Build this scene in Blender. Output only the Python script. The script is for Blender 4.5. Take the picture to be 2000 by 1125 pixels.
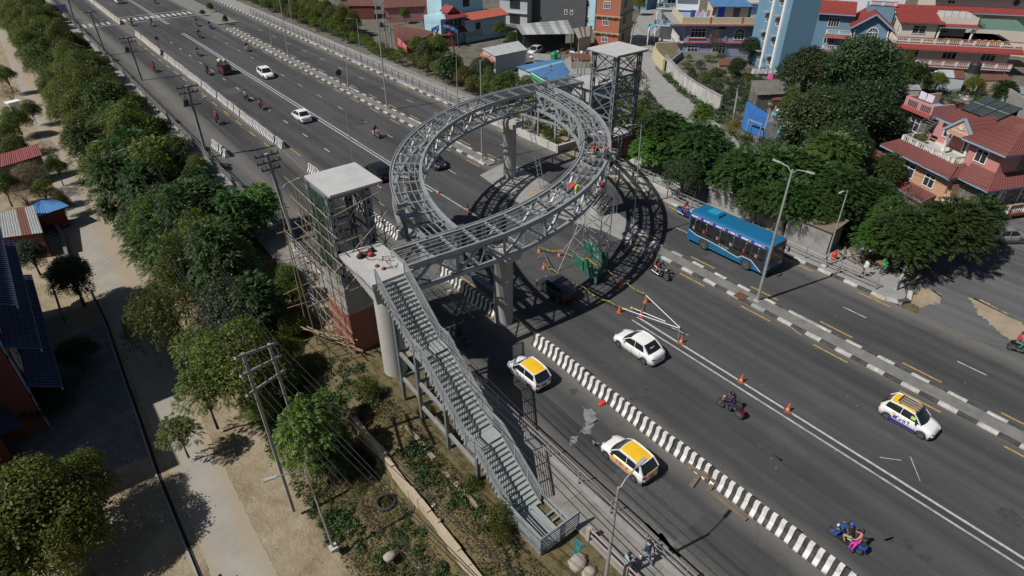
import bpy, math, random
import numpy as np
from mathutils import Vector, Matrix
random.seed(7); RNG = np.random.default_rng(7)
SC = bpy.context.scene
for o in list(bpy.data.objects): bpy.data.objects.remove(o)
COL = SC.collection
# ---------------------------------------------------------------- camera, sky, sun, exposure
# X runs across the road (towards the houses), Y along the road (away), camera 25 m above the road at the origin
CAM_H = 25.0; FPX = 1213.5; PITCH = math.radians(34.165); AZ = math.radians(38.27); ROLL = math.radians(-0.134)
cam_d = bpy.data.cameras.new('camera'); cam = bpy.data.objects.new('camera', cam_d); COL.objects.link(cam)
cam_d.sensor_width = 36.0; cam_d.lens = 36.0 * FPX / 2000.0; cam_d.clip_end = 3000.0; cam_d.clip_start = 0.5
_r0 = Vector((math.cos(AZ), -math.sin(AZ), 0)); _w = Vector((math.sin(AZ)*math.cos(PITCH), math.cos(AZ)*math.cos(PITCH), -math.sin(PITCH)))
_u0 = Vector((math.sin(AZ)*math.sin(PITCH), math.cos(AZ)*math.sin(PITCH), math.cos(PITCH)))
_r = math.cos(ROLL)*_r0 + math.sin(ROLL)*_u0; _u = -math.sin(ROLL)*_r0 + math.cos(ROLL)*_u0
cam.matrix_world = Matrix(((_r.x, _u.x, -_w.x, 0), (_r.y, _u.y, -_w.y, 0), (_r.z, _u.z, -_w.z, CAM_H), (0, 0, 0, 1)))
SC.camera = cam
SUN_EL = math.radians(49); SUN_TO = math.radians(-11.5)          # light travels towards this heading in XY
wd = bpy.data.worlds.new('World'); SC.world = wd; wd.use_nodes = True
_nt = wd.node_tree; _sky = _nt.nodes.new('ShaderNodeTexSky'); _sky.sky_type = 'NISHITA'; _sky.sun_disc = False
_sky.sun_elevation = SUN_EL
_sd = Vector((-math.cos(SUN_TO)*math.cos(SUN_EL), -math.sin(SUN_TO)*math.cos(SUN_EL), math.sin(SUN_EL)))
_sky.sun_rotation = math.atan2(_sd.x, _sd.y); _sky.air_density = 1.0; _sky.dust_density = 1.0
_nt.links.new(_sky.outputs[0], _nt.nodes['Background'].inputs[0]); _nt.nodes['Background'].inputs[1].default_value = 0.05
sl = bpy.data.lights.new('sun', 'SUN'); sl.energy = 5.0; sl.angle = math.radians(0.5); sl.color = (1.0, 0.96, 0.90)
so = bpy.data.objects.new('sun', sl); COL.objects.link(so); so.rotation_euler = (-_sd).to_track_quat('-Z', 'Y').to_euler(); so.location = (0, 0, 60)
SC.view_settings.view_transform = 'Standard'; SC.view_settings.look = 'None'; SC.view_settings.exposure = -0.12; SC.view_settings.gamma = 1.0
SC.view_settings.use_curve_mapping = False
SC.cycles.max_bounces = 5; SC.cycles.diffuse_bounces = 2; SC.cycles.glossy_bounces = 2; SC.cycles.transmission_bounces = 3; SC.cycles.transparent_max_bounces = 6

def G(px, py, z=0.0):
    "ground point (at height z) seen at a pixel of the 2000 x 1125 photograph"
    d = _r*((px-1000)/FPX) - _u*((py-562.5)/FPX) + _w
    t = (z-CAM_H)/d.z
    return Vector((d.x*t, d.y*t, z))
# ---------------------------------------------------------------- materials
MATS = {}
def mat(name, c1, c2=None, rough=0.7, scale=3.0, metal=0.0, bump=0.0, bscale=None, obj=True, stretch=None, contrast=0.5, spec=0.5, emit=None, alpha=None, trans=0.0, island=0.0, third=None):
    if name in MATS: return MATS[name]
    m = bpy.data.materials.new(name); m.use_nodes = True; nt = m.node_tree; N = nt.nodes; L = nt.links
    b = N['Principled BSDF']; b.inputs['Roughness'].default_value = rough; b.inputs['Metallic'].default_value = metal
    b.inputs['Specular IOR Level'].default_value = spec
    c1 = (*c1, 1); b.inputs['Base Color'].default_value = c1
    if trans: b.inputs['Transmission Weight'].default_value = trans
    if c2 is not None or bump:
        if obj:
            tc = N.new('ShaderNodeTexCoord'); src = tc.outputs['Object']
        else:
            tc = N.new('ShaderNodeNewGeometry'); src = tc.outputs['Position']
        if stretch:
            mp = N.new('ShaderNodeMapping'); mp.inputs['Scale'].default_value = stretch; L.new(src, mp.inputs[0]); src = mp.outputs[0]
    if c2 is not None:
        n = N.new('ShaderNodeTexNoise'); n.inputs['Scale'].default_value = scale; n.inputs['Detail'].default_value = 6; n.inputs['Roughness'].default_value = 0.65
        L.new(src, n.inputs['Vector'])
        r = N.new('ShaderNodeValToRGB'); e = r.color_ramp.elements
        e[0].position = 0.5-contrast*0.4; e[1].position = 0.5+contrast*0.4; e[0].color = c1; e[1].color = (*c2, 1)
        if third:
            k = e.new(0.5); k.color = (*third, 1)
        L.new(n.outputs['Fac'], r.inputs['Fac']); out = r.outputs['Color']
        if island:
            g = N.new('ShaderNodeNewGeometry'); h = N.new('ShaderNodeHueSaturation')
            mr = N.new('ShaderNodeMapRange'); mr.inputs[3].default_value = 1-island; mr.inputs[4].default_value = 1+island
            L.new(g.outputs['Random Per Island'], mr.inputs[0]); L.new(mr.outputs[0], h.inputs['Value']); L.new(out, h.inputs['Color']); out = h.outputs['Color']
        L.new(out, b.inputs['Base Color'])
    if bump:
        n2 = N.new('ShaderNodeTexNoise'); n2.inputs['Scale'].default_value = bscale or scale*6; n2.inputs['Detail'].default_value = 5; L.new(src, n2.inputs['Vector'])
        bp = N.new('ShaderNodeBump'); bp.inputs['Strength'].default_value = min(1, bump); bp.inputs['Distance'].default_value = 0.03
        L.new(n2.outputs['Fac'], bp.inputs['Height']); L.new(bp.outputs[0], b.inputs['Normal'])
    if emit: b.inputs['Emission Color'].default_value = (*emit, 1); b.inputs['Emission Strength'].default_value = 1.0
    if alpha is not None: b.inputs['Alpha'].default_value = alpha
    m.diffuse_color = c1; MATS[name] = m
    return m
# ---------------------------------------------------------------- mesh builder
def frame(d, up=Vector((0, 0, 1))):
    d = d.normalized(); s = d.cross(up)
    if s.length < 1e-4: s = d.cross(Vector((0, 1, 0)))
    s.normalize(); return s, s.cross(d).normalized()
class MB:
    def __init__(self): self.v = []; self.f = []; self.m = []; self.s = []
    def add(self, vs, fs, mi=0, sm=False):
        o = len(self.v); self.v += [tuple(x) for x in vs]
        for f in fs: self.f.append([i+o for i in f]); self.m.append(mi); self.s.append(sm)
        return self
    def box(self, x0, x1, y0, y1, z0, z1, mi=0):
        return self.add([(x0,y0,z0),(x1,y0,z0),(x1,y1,z0),(x0,y1,z0),(x0,y0,z1),(x1,y0,z1),(x1,y1,z1),(x0,y1,z1)],
            [(3,2,1,0),(4,5,6,7),(0,1,5,4),(1,2,6,5),(2,3,7,6),(3,0,4,7)], mi)
    def cbox(self, c, s, rz=0, mi=0, rx=0, ry=0):
        M = Matrix.Rotation(rz, 3, 'Z') @ Matrix.Rotation(ry, 3, 'Y') @ Matrix.Rotation(rx, 3, 'X'); c = Vector(c); h = [k/2 for k in s]
        vs = [c + M @ Vector((a*h[0], b*h[1], d*h[2])) for a, b, d in ((-1,-1,-1),(1,-1,-1),(1,1,-1),(-1,1,-1),(-1,-1,1),(1,-1,1),(1,1,1),(-1,1,1))]
        return self.add(vs, [(3,2,1,0),(4,5,6,7),(0,1,5,4),(1,2,6,5),(2,3,7,6),(3,0,4,7)], mi)
    def beam(self, p, q, w, h, mi=0, up=Vector((0, 0, 1))):
        p = Vector(p); q = Vector(q); s, u = frame(q-p, up); s = s*w/2; u = u*h/2
        vs = [p-s-u, p+s-u, p+s+u, p-s+u, q-s-u, q+s-u, q+s+u, q-s+u]
        return self.add(vs, [(0,1,2,3),(7,6,5,4),(0,4,5,1),(1,5,6,2),(2,6,7,3),(3,7,4,0)], mi)
    def tube(self, p, q, r, n=8, r2=None, mi=0, caps=True, sm=True):
        p = Vector(p); q = Vector(q); r2 = r if r2 is None else r2; s, u = frame(q-p)
        vs = []
        for c, rr in ((p, r), (q, r2)):
            for i in range(n):
                a = 2*math.pi*i/n; vs.append(c + s*math.cos(a)*rr + u*math.sin(a)*rr)
        o = len(self.v)
        self.add(vs, [(i, (i+1) % n, n+(i+1) % n, n+i) for i in range(n)], mi, sm)
        if caps: self.add(vs, [list(range(n))[::-1], list(range(n, 2*n))], mi)
        return self
    def path(self, pts, r, n=6, mi=0, closed=False):
        pts = [Vector(p) for p in pts]; k = len(pts); rs = r if isinstance(r, (list, tuple)) else [r]*k; vs = []
        for i, p in enumerate(pts):
            a = pts[i-1] if i > 0 else p; b = pts[i+1] if i < k-1 else p
            s, u = frame(b-a)
            for j in range(n):
                t = 2*math.pi*j/n; vs.append(p + (s*math.cos(t)+u*math.sin(t))*rs[i])
        fs = [(i*n+j, i*n+(j+1) % n, (i+1)*n+(j+1) % n, (i+1)*n+j) for i in range(k-1) for j in range(n)]
        self.add(vs, fs, mi, True)
        self.add(vs, [list(range(n))[::-1], list(range((k-1)*n, k*n))], mi); return self
    def sweep(self, pts, w, h, mi=0):
        "rectangular section along a polyline (no twist, up = z)"
        pts = [Vector(p) for p in pts]; k = len(pts); vs = []
        for i, p in enumerate(pts):
            a = pts[i-1] if i > 0 else p; b = pts[i+1] if i < k-1 else p
            s, u = frame(b-a); s = s*w/2; u = u*h/2
            vs += [p-s-u, p+s-u, p+s+u, p-s+u]
        fs = [(i*4+j, i*4+(j+1) % 4, (i+1)*4+(j+1) % 4, (i+1)*4+j) for i in range(k-1) for j in range(4)]
        self.add(vs, fs + [(3,2,1,0), tuple(range((k-1)*4, k*4))], mi); return self
    def prism(self, poly, z0, z1, mi=0, top=None):
        n = len(poly); vs = [(p[0], p[1], z0) for p in poly] + [(p[0], p[1], z1) for p in poly]
        self.add(vs, [list(range(n))[::-1]] + [(i, (i+1) % n, n+(i+1) % n, n+i) for i in range(n)], mi)
        self.add(vs, [list(range(n, 2*n))], mi if top is None else top); return self
    def ext(self, prof, axis, a, b, mi=0):
        "profile polygon (u,v) extruded along axis: 'x' -> (t,u,v), 'y' -> (u,t,v)"
        n = len(prof); fn = (lambda t, p: (t, p[0], p[1])) if axis == 'x' else (lambda t, p: (p[0], t, p[1]))
        vs = [fn(a, p) for p in prof] + [fn(b, p) for p in prof]
        return self.add(vs, [list(range(n))[::-1], list(range(n, 2*n))] + [(i, (i+1) % n, n+(i+1) % n, n+i) for i in range(n)], mi)
    def quad(self, a, b, c, d, mi=0): return self.add([a, b, c, d], [(0, 1, 2, 3)], mi)
    def lathe(self, prof, c=(0, 0, 0), n=12, mi=0, sm=True):
        k = len(prof); vs = [(c[0]+r*math.cos(2*math.pi*j/n), c[1]+r*math.sin(2*math.pi*j/n), c[2]+z) for r, z in prof for j in range(n)]
        self.add(vs, [(i*n+j, i*n+(j+1) % n, (i+1)*n+(j+1) % n, (i+1)*n+j) for i in range(k-1) for j in range(n)], mi, sm)
        return self.add(vs, [list(range(n))[::-1], list(range((k-1)*n, k*n))], mi)
    def ball(self, c, r, mi=0, n=10, k=6):
        rr = r if isinstance(r, (tuple, list)) else (r, r, r); c = Vector(c); vs = [c+Vector((0, 0, -rr[2]))]
        for i in range(1, k):
            t = -math.pi/2+math.pi*i/k
            for j in range(n):
                a = 2*math.pi*j/n; vs.append(c+Vector((rr[0]*math.cos(t)*math.cos(a), rr[1]*math.cos(t)*math.sin(a), rr[2]*math.sin(t))))
        vs.append(c+Vector((0, 0, rr[2]))); L = len(vs)-1
        fs = [(0, 1+(j+1) % n, 1+j) for j in range(n)] + [(L, L-n+j, L-n+(j+1) % n) for j in range(n)]
        fs += [(1+i*n+j, 1+i*n+(j+1) % n, 1+(i+1)*n+(j+1) % n, 1+(i+1)*n+j) for i in range(k-2) for j in range(n)]
        return self.add(vs, fs, mi, True)
    def mesh(self, name, mats, off=(0, 0, 0)):
        me = bpy.data.meshes.new(name); o = Vector(off)
        me.from_pydata([(x-o.x, y-o.y, z-o.z) for x, y, z in self.v], [], self.f)
        for m in (mats if isinstance(mats, (list, tuple)) else [mats]): me.materials.append(m)
        me.polygons.foreach_set('material_index', self.m); me.polygons.foreach_set('use_smooth', self.s); me.update()
        return me
    def build(self, name, mats, parent=None, w=False):
        "one mesh object; w: the vertices are world coordinates, make them local to the parent"
        off = Vector((0, 0, 0)); p = parent
        while w and p is not None: off += p.location; p = p.parent
        ob = bpy.data.objects.new(name, self.mesh(name, mats, off)); COL.objects.link(ob)
        if parent: ob.parent = parent
        return ob
def tag(o, label=None, cat=None, group=None, kind=None):
    for k, v in (('label', label), ('category', cat), ('group', group), ('kind', kind)):
        if v: o[k] = v
    return o
def thing(name, label, cat, loc=(0, 0, 0), rz=0.0, group=None):
    o = bpy.data.objects.new(name, None); COL.objects.link(o); o.location = loc; o.rotation_euler = (0, 0, rz); o.empty_display_size = 0.3
    return tag(o, label, cat, group)
def inst(me, name, parent=None, loc=(0, 0, 0), rz=0.0, scale=None):
    o = bpy.data.objects.new(name, me); COL.objects.link(o); o.location = loc; o.rotation_euler = (0, 0, rz)
    if parent: o.parent = parent
    if scale: o.scale = scale if isinstance(scale, (tuple, list)) else (scale,)*3
    return o
TREE = {}
def tree(o):
    return [(c, tree(c)) for c in o.children]
def dup(root, loc=None, rz=None, label=None, group=None, scale=None):
    "copy a thing with its parts and sub-parts, sharing the meshes"
    if root.name not in TREE: TREE[root.name] = tree(root)
    def cp(o, kids, par):
        c = o.copy(); COL.objects.link(c)
        if par: c.parent = par
        for k, kk in kids: cp(k, kk, c)
        return c
    r = cp(root, TREE[root.name], None)
    if loc is not None: r.location = loc
    if rz is not None: r.rotation_euler = (0, 0, rz)
    if scale: r.scale = (scale,)*3
    if label: r['label'] = label
    if group: r['group'] = group
    return r
def lerp(a, b, t): return a+(b-a)*t
# ---------------------------------------------------------------- materials of the setting
def asphalt(name, base=0.062, light=0.085, streak=True):
    m = bpy.data.materials.new(name); m.use_nodes = True; nt = m.node_tree; N = nt.nodes; L = nt.links; b = N['Principled BSDF']
    g = N.new('ShaderNodeNewGeometry'); pos = g.outputs['Position']
    def noise(scale, sc=(1, 1, 1), det=5, ro=0.6):
        mp = N.new('ShaderNodeMapping'); mp.inputs['Scale'].default_value = sc; L.new(pos, mp.inputs[0])
        n = N.new('ShaderNodeTexNoise'); n.inputs['Scale'].default_value = scale; n.inputs['Detail'].default_value = det; n.inputs['Roughness'].default_value = ro
        L.new(mp.outputs[0], n.inputs['Vector']); return n.outputs['Fac']
    def ramp(src, a, ca, bpos, cb):
        r = N.new('ShaderNodeValToRGB'); e = r.color_ramp.elements; e[0].position = a; e[1].position = bpos; e[0].color = (*ca, 1); e[1].color = (*cb, 1); L.new(src, r.inputs[0]); return r.outputs[0]
    def mix(mode, fac, a, c):
        x = N.new('ShaderNodeMix'); x.data_type = 'RGBA'; x.blend_type = mode
        if isinstance(fac, float): x.inputs[0].default_value = fac
        else: L.new(fac, x.inputs[0])
        L.new(a, x.inputs[6])
        if isinstance(c, tuple): x.inputs[7].default_value = (*c, 1)
        else: L.new(c, x.inputs[7])
        return x.outputs[2]
    big = ramp(noise(0.12, (1, .35, 1)), .3, (base*.83, base*.85, base*.9), .72, (light*.98, light*.99, light))
    wheel = ramp(noise(0.9, (1, .02, 1), 3), .35, (.68, .68, .69), .65, (1.22, 1.21, 1.2))
    out = mix('MULTIPLY', 0.8, big, wheel)
    dust = ramp(noise(0.35, (1, .5, 1), 8, .7), .56, (0, 0, 0), .8, (.5, .5, .5))
    out = mix('MIX', dust, out, (.13, .125, .115))
    oil = ramp(noise(0.6, (1, .4, 1), 6, .7), .63, (0, 0, 0), .76, (.55, .55, .55))
    out = mix('MIX', oil, out, (.025, .025, .027))
    sx = N.new('ShaderNodeSeparateXYZ'); L.new(pos, sx.inputs[0])
    for xc in ((20.0, 34.9, 42.0, 15.2) if streak else ()):
        s1 = N.new('ShaderNodeMath'); s1.operation = 'SUBTRACT'; L.new(sx.outputs['X'], s1.inputs[0]); s1.inputs[1].default_value = xc; s2 = N.new('ShaderNodeMath'); s2.operation = 'ABSOLUTE'; L.new(s1.outputs[0], s2.inputs[0])
        s3 = N.new('ShaderNodeMath'); s3.operation = 'MULTIPLY_ADD'; L.new(noise(.7, (1, .4, 1), 7, .7), s3.inputs[0]); s3.inputs[1].default_value = 1.6; L.new(s2.outputs[0], s3.inputs[2])
        s4 = N.new('ShaderNodeMapRange'); s4.inputs[1].default_value = 1.0; s4.inputs[2].default_value = 2.3; s4.inputs[3].default_value = .55; s4.inputs[4].default_value = 0; L.new(s3.outputs[0], s4.inputs[0]); out = mix('MIX', s4.outputs[0], out, (.19, .178, .155))
    fine = ramp(noise(14, (1, 1, 1), 3), .3, (.82, .82, .82), .7, (1.16, 1.16, 1.16)); out = mix('MULTIPLY', 0.85, out, fine)
    v = N.new('ShaderNodeTexVoronoi'); v.inputs['Scale'].default_value = 0.9; L.new(pos, v.inputs['Vector'])
    sp = ramp(v.outputs['Distance'], .02, (1, 1, 1), .035, (0, 0, 0)); out = mix('MIX', sp, out, (.3, .29, .27))
    # tar-filled cracks
    cv = N.new('ShaderNodeTexVoronoi'); cv.feature = 'DISTANCE_TO_EDGE'; cv.inputs['Scale'].default_value = 0.11
    nd = N.new('ShaderNodeTexNoise'); nd.inputs['Scale'].default_value = .8; nd.inputs['Detail'].default_value = 4; L.new(pos, nd.inputs['Vector'])
    ad = N.new('ShaderNodeMix'); ad.data_type = 'RGBA'; ad.blend_type = 'ADD'; ad.inputs[0].default_value = 1.6; ad.clamp_result = False; L.new(pos, ad.inputs[6]); L.new(nd.outputs['Color'], ad.inputs[7]); L.new(ad.outputs[2], cv.inputs['Vector'])
    ck = ramp(cv.outputs['Distance'], .0015, (.32, .32, .32), .004, (0, 0, 0)); out = mix('MIX', ck, out, (.03, .03, .03))
    L.new(out, b.inputs['Base Color']); b.inputs['Roughness'].default_value = .82; b.inputs['Specular IOR Level'].default_value = .25
    n2 = N.new('ShaderNodeTexNoise'); n2.inputs['Scale'].default_value = 40; L.new(pos, n2.inputs['Vector'])
    bp = N.new('ShaderNodeBump'); bp.inputs['Strength'].default_value = .35; bp.inputs['Distance'].default_value = .02; L.new(n2.outputs['Fac'], bp.inputs['Height']); L.new(bp.outputs[0], b.inputs['Normal'])
    MATS[name] = m; return m
M_ASPH = asphalt('asphalt', .056, .086); M_ASPH2 = asphalt('asphalt_side', .095, .145, False)
M_CONC = mat('concrete_pale', (.33, .325, .31), (.5, .49, .47), .85, 1.2, bump=.3, obj=False, contrast=.7)
M_CONC2 = mat('concrete_grey', (.19, .188, .18), (.32, .315, .30), .85, 1.1, bump=.3, obj=False, contrast=.8)
M_CONCD = mat('concrete_dark', (.10, .098, .092), (.2, .195, .185), .9, .9, bump=.3, obj=False)
M_PAVE = mat('paving', (.15, .143, .13), (.25, .238, .215), .9, 1.3, bump=.35, obj=False, island=.14)
M_LANE0 = mat('lane_concrete0', (.22, .203, .175), (.36, .335, .295), .9, .5, bump=.3, bscale=9, obj=False, contrast=.9)
M_DIRT = mat('dirt', (.22, .175, .12), (.34, .285, .205), .95, .7, bump=.7, bscale=5, obj=False, third=(.29, .235, .165))
M_WHITE = mat('white_paint', (.62, .62, .60), (.20, .20, .20), .75, 4, obj=False, contrast=.75)
M_WHITEW = mat('worn_white_paint', (.12, .12, .12), (.55, .55, .53), .8, 2.2, obj=False, contrast=.7)
M_YELL = mat('yellow_paint', (.52, .32, .06), (.22, .16, .07), .8, 3, obj=False)
M_KW = mat('kerb_white', (.60, .59, .56), (.27, .26, .245), .8, 2.5, obj=False, bump=.2)
M_KB = mat('kerb_black', (.028, .028, .03), (.09, .088, .085), .75, 2.5, obj=False)
M_KG = mat('kerb_bare', (.36, .355, .34), (.24, .235, .22), .9, 2, obj=False)
M_RUBBLE = mat('rubble_ground', (.30, .27, .22), (.2, .17, .13), .95, 1.4, bump=.8, obj=False, contrast=.8, third=(.26, .22, .16))
def lane_mat():
    m = M_LANE0.copy(); m.name = 'lane_concrete'; nt = m.node_tree; N = nt.nodes; L = nt.links; b = N['Principled BSDF']; src = b.inputs['Base Color'].links[0].from_socket
    g = N.new('ShaderNodeNewGeometry'); sx = N.new('ShaderNodeSeparateXYZ'); L.new(g.outputs['Position'], sx.inputs[0]); n = N.new('ShaderNodeTexNoise'); n.inputs['Scale'].default_value = .45; n.inputs['Detail'].default_value = 7; L.new(g.outputs['Position'], n.inputs['Vector'])
    def op(o, a, v): k = N.new('ShaderNodeMath'); k.operation = o; L.new(a, k.inputs[0]); (L.new(v, k.inputs[1]) if not isinstance(v, float) else setattr(k.inputs[1], 'default_value', v)); return k.outputs[0]
    d = op('ABSOLUTE', op('SUBTRACT', sx.outputs['X'], .3), 0.0); f = op('ADD', d, op('MULTIPLY', n.outputs['Fac'], 1.5)); mr = N.new('ShaderNodeMapRange'); mr.inputs[1].default_value = 1.1; mr.inputs[2].default_value = 2.0; mr.inputs[4].default_value = .9; L.new(f, mr.inputs[0])
    x = N.new('ShaderNodeMix'); x.data_type = 'RGBA'; L.new(mr.outputs[0], x.inputs[0]); L.new(src, x.inputs[6]); x.inputs[7].default_value = (.30, .245, .17, 1); L.new(x.outputs[2], b.inputs['Base Color']); return m
M_LANE = lane_mat()
def terrain_mat():
    m = bpy.data.materials.new('terrain'); m.use_nodes = True; nt = m.node_tree; N = nt.nodes; L = nt.links; b = N['Principled BSDF']
    g = N.new('ShaderNodeNewGeometry'); pos = g.outputs['Position']
    def noise(s, d=6, r=.65):
        n = N.new('ShaderNodeTexNoise'); n.inputs['Scale'].default_value = s; n.inputs['Detail'].default_value = d; n.inputs['Roughness'].default_value = r; L.new(pos, n.inputs['Vector']); return n.outputs['Fac']
    def ramp(src, els):
        r = N.new('ShaderNodeValToRGB'); e = r.color_ramp.elements; e[0].position, e[1].position = els[0][0], els[-1][0]; e[0].color = (*els[0][1], 1); e[1].color = (*els[-1][1], 1)
        for p, c in els[1:-1]: k = e.new(p); k.color = (*c, 1)
        L.new(src, r.inputs[0]); return r.outputs[0]
    dirt = ramp(noise(.8), [(.3, (.21, .165, .11)), (.5, (.29, .235, .16)), (.7, (.35, .295, .21))])
    grass = ramp(noise(1.7, 8, .75), [(.3, (.045, .05, .018)), (.45, (.10, .085, .042)), (.55, (.16, .125, .07)), (.7, (.07, .085, .028))])
    sx = N.new('ShaderNodeSeparateXYZ'); L.new(pos, sx.inputs[0])
    ma = N.new('ShaderNodeMath'); ma.operation = 'MULTIPLY_ADD'; L.new(noise(.5), ma.inputs[0]); ma.inputs[1].default_value = 3.0; L.new(sx.outputs['X'], ma.inputs[2])
    fac = N.new('ShaderNodeMapRange'); fac.inputs[1].default_value = 5.3; fac.inputs[2].default_value = 6.4; L.new(ma.outputs[0], fac.inputs[0])
    far = N.new('ShaderNodeMapRange'); far.inputs[1].default_value = 44; far.inputs[2].default_value = 47; L.new(ma.outputs[0], far.inputs[0])
    mx = N.new('ShaderNodeMix'); mx.data_type = 'RGBA'; L.new(fac.outputs[0], mx.inputs[0]); L.new(dirt, mx.inputs[6]); L.new(grass, mx.inputs[7])
    earth = ramp(noise(.35, 8), [(.33, (.09, .085, .07)), (.5, (.155, .145, .125)), (.66, (.07, .075, .045))])
    m2 = N.new('ShaderNodeMix'); m2.data_type = 'RGBA'; L.new(far.outputs[0], m2.inputs[0]); L.new(mx.outputs[2], m2.inputs[6]); L.new(earth, m2.inputs[7])
    L.new(m2.outputs[2], b.inputs['Base Color']); b.inputs['Roughness'].default_value = .95; b.inputs['Specular IOR Level'].default_value = .1
    bp = N.new('ShaderNodeBump'); bp.inputs['Strength'].default_value = .9; bp.inputs['Distance'].default_value = .12; L.new(noise(4, 8, .7), bp.inputs['Height']); L.new(bp.outputs[0], b.inputs['Normal'])
    return m
# ---------------------------------------------------------------- terrain
def sm(t): t = min(1, max(0, t)); return t*t*(3-2*t)
def gz(x, y):
    if x > 9.4: return -0.06
    cliff = 1 if y < 25 else max(0, 1-(y-25)/3)
    a = -0.06 - 0.3*sm((9.4-x)/1.0)
    wall = -1.0*sm((8.25-x)/0.3)*cliff - 1.0*sm((9.2-x)/3.2)*(1-cliff)
    low = -0.68*sm((8.0-x)/4.5)
    return max(-2.04, a+wall+low)
rx = sorted(set([-1500, -600, -250, -120, -80] + [-50+2.5*i for i in range(20)] + [round(0.4*i, 2) for i in range(0, 26)] + [8.05, 8.25, 8.15, 10.8, 13, 20, 30, 42, 50, 60, 80, 100, 130, 200, 400, 900, 1800]))
ry = sorted(set([-800, -300, -100, -40] + [-20+1.5*i for i in range(60)] + [72+4*i for i in range(35)] + [230, 300, 450, 900, 1900]))
tb = MB(); vs = [(x, y, gz(x, y)+(random.uniform(-.05, .05) if 3 < x < 9 and y < 80 else 0)) for y in ry for x in rx]; nx = len(rx)
tb.add(vs, [(j*nx+i, j*nx+i+1, (j+1)*nx+i+1, (j+1)*nx+i) for j in range(len(ry)-1) for i in range(nx-1)], 0, True)
tag(tb.build('terrain', terrain_mat()), kind='structure')

def sheet(name, pts, z, m, parent=None, kind='structure', pix=True, thick=0.0, jag=0.0):
    P = [G(p[0], p[1], z) if pix else Vector((p[0], p[1], z)) for p in pts]
    if jag:
        Q = []
        for a, c in zip(P, P[1:]+P[:1]):
            n = max(2, int((c-a).length/.12)); Q += [a.lerp(c, i/n)+Vector((random.gauss(0, jag), random.gauss(0, jag), 0)) for i in range(n)]
        P = Q
    me = MB()
    if sum(P[i].x*P[(i+1) % len(P)].y-P[(i+1) % len(P)].x*P[i].y for i in range(len(P))) < 0: P = P[::-1]
    if thick: me.prism([(p.x, p.y) for p in P], z-thick, z)
    else: me.add([(p.x, p.y, z) for p in P], [list(range(len(P)))])
    o = me.build(name, m, parent)
    if parent is None: tag(o, kind=kind)
    return o
def rect(b, x0, x1, y0, y1, z, mi=0): b.add([(x0, y0, z), (x1, y0, z), (x1, y1, z), (x0, y1, z)], [(0, 1, 2, 3)], mi)
# ---------------------------------------------------------------- carriageways
rb = MB(); ys = [-60, 22, 24, 30, 36, 42, 60, 120, 500]; lx = [15.15, 15.15, 15.15, 14.6, 13.3, 13.1, 13.1, 13.1, 13.1]
vs = [v for y, l in zip(ys, lx) for v in ((l, y, 0), (42.2, y, 0))]
rb.add(vs, [(2*i, 2*i+1, 2*i+3, 2*i+2) for i in range(len(ys)-1)]); tag(rb.build('road', M_ASPH), kind='structure')
sheet('side_street', [(42.2, 9.4), (43.6, 9.9), (46.2, 11.0), (47.2, 12.6), (50, 13.2), (58, 12.2), (70, 11.5), (120, 14), (120, -60), (42.2, -60)], 0.0, M_ASPH2, pix=False)
sheet('dirt_road_edge', [(1893, 580), (1925, 590), (1975, 618), (2010, 640), (2010, 700), (1960, 655), (1915, 615)], 0.004, M_DIRT, jag=.09)
sheet('dirt_corner_spill', [(1770, 588), (1808, 560), (1840, 575), (1835, 590), (1800, 600)], 0.004, M_DIRT, jag=.08)
hr = sheet('hill_road', [(1290, 25), (1240, 130), (1220, 150), (1263, 175), (1300, 215), (1345, 250), (1390, 290), (1430, 320), (1470, 330), (1440, 275), (1395, 235), (1345, 195), (1310, 165), (1275, 130), (1272, 70), (1330, 20)], 0.0, M_CONC2)
sheet('hill_road_upper', [(1160, 165), (1205, 112), (1222, 90), (1238, 50), (1254, 15), (1264, -8), (1302, -8), (1290, 25), (1272, 62), (1268, 90), (1285, 120), (1262, 178)], .004, M_CONC2)
sheet('shed_yard', [(1060, 145), (1140, 92), (1300, 92), (1260, 170), (1200, 150), (1130, 155)], -0.004, M_CONC2)
# left lane, its drain, drive and dirt
sheet('left_lane', [(-1.0, -20), (1.55, -20), (1.6, 24), (1.75, 34), (2.0, 46), (2.9, 50), (4.0, 58), (4.4, 66), (3.3, 78), (4.2, 90), (4.6, 110), (5.2, 150), (6, 260), (2.5, 260), (0.6, 150), (0.2, 110), (0.2, 82), (-0.8, 72), (-6, 66), (-14, 63), (-14, 57), (-5, 56), (-1.5, 52), (-.7, 46), (-.75, 34)], -2.03, M_LANE, pix=False, jag=.03)
sheet('house_drive', [(-1.45, 30.8), (-1.2, 39), (-1.0, 46), (-6, 45), (-9, 39), (-7, 31.5)], -2.026, M_CONCD, pix=False)
db = MB(); dp = [(-1.05, -10), (-1.15, 22), (-1.2, 29), (-1.05, 34), (-.95, 39), (-.75, 46), (-.9, 51)]
for (xa, ya), (xb, yb) in zip(dp, dp[1:]): db.add([(xa-.14, ya, -2.02), (xa, ya, -2.02), (xb, yb, -2.02), (xb-.14, yb, -2.02)], [(0, 1, 2, 3)])
tag(db.build('drain_channel', mat('drain_dark', (.012, .012, .012), rough=.9)), kind='structure')
db = MB()
for (xa, ya), (xb, yb) in zip(dp, dp[1:]): db.beam((xa-.2, ya, -1.99), (xb-.2, yb, -1.99), .1, .1)
tag(db.build('drain_kerb', M_CONC2), kind='structure')
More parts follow.
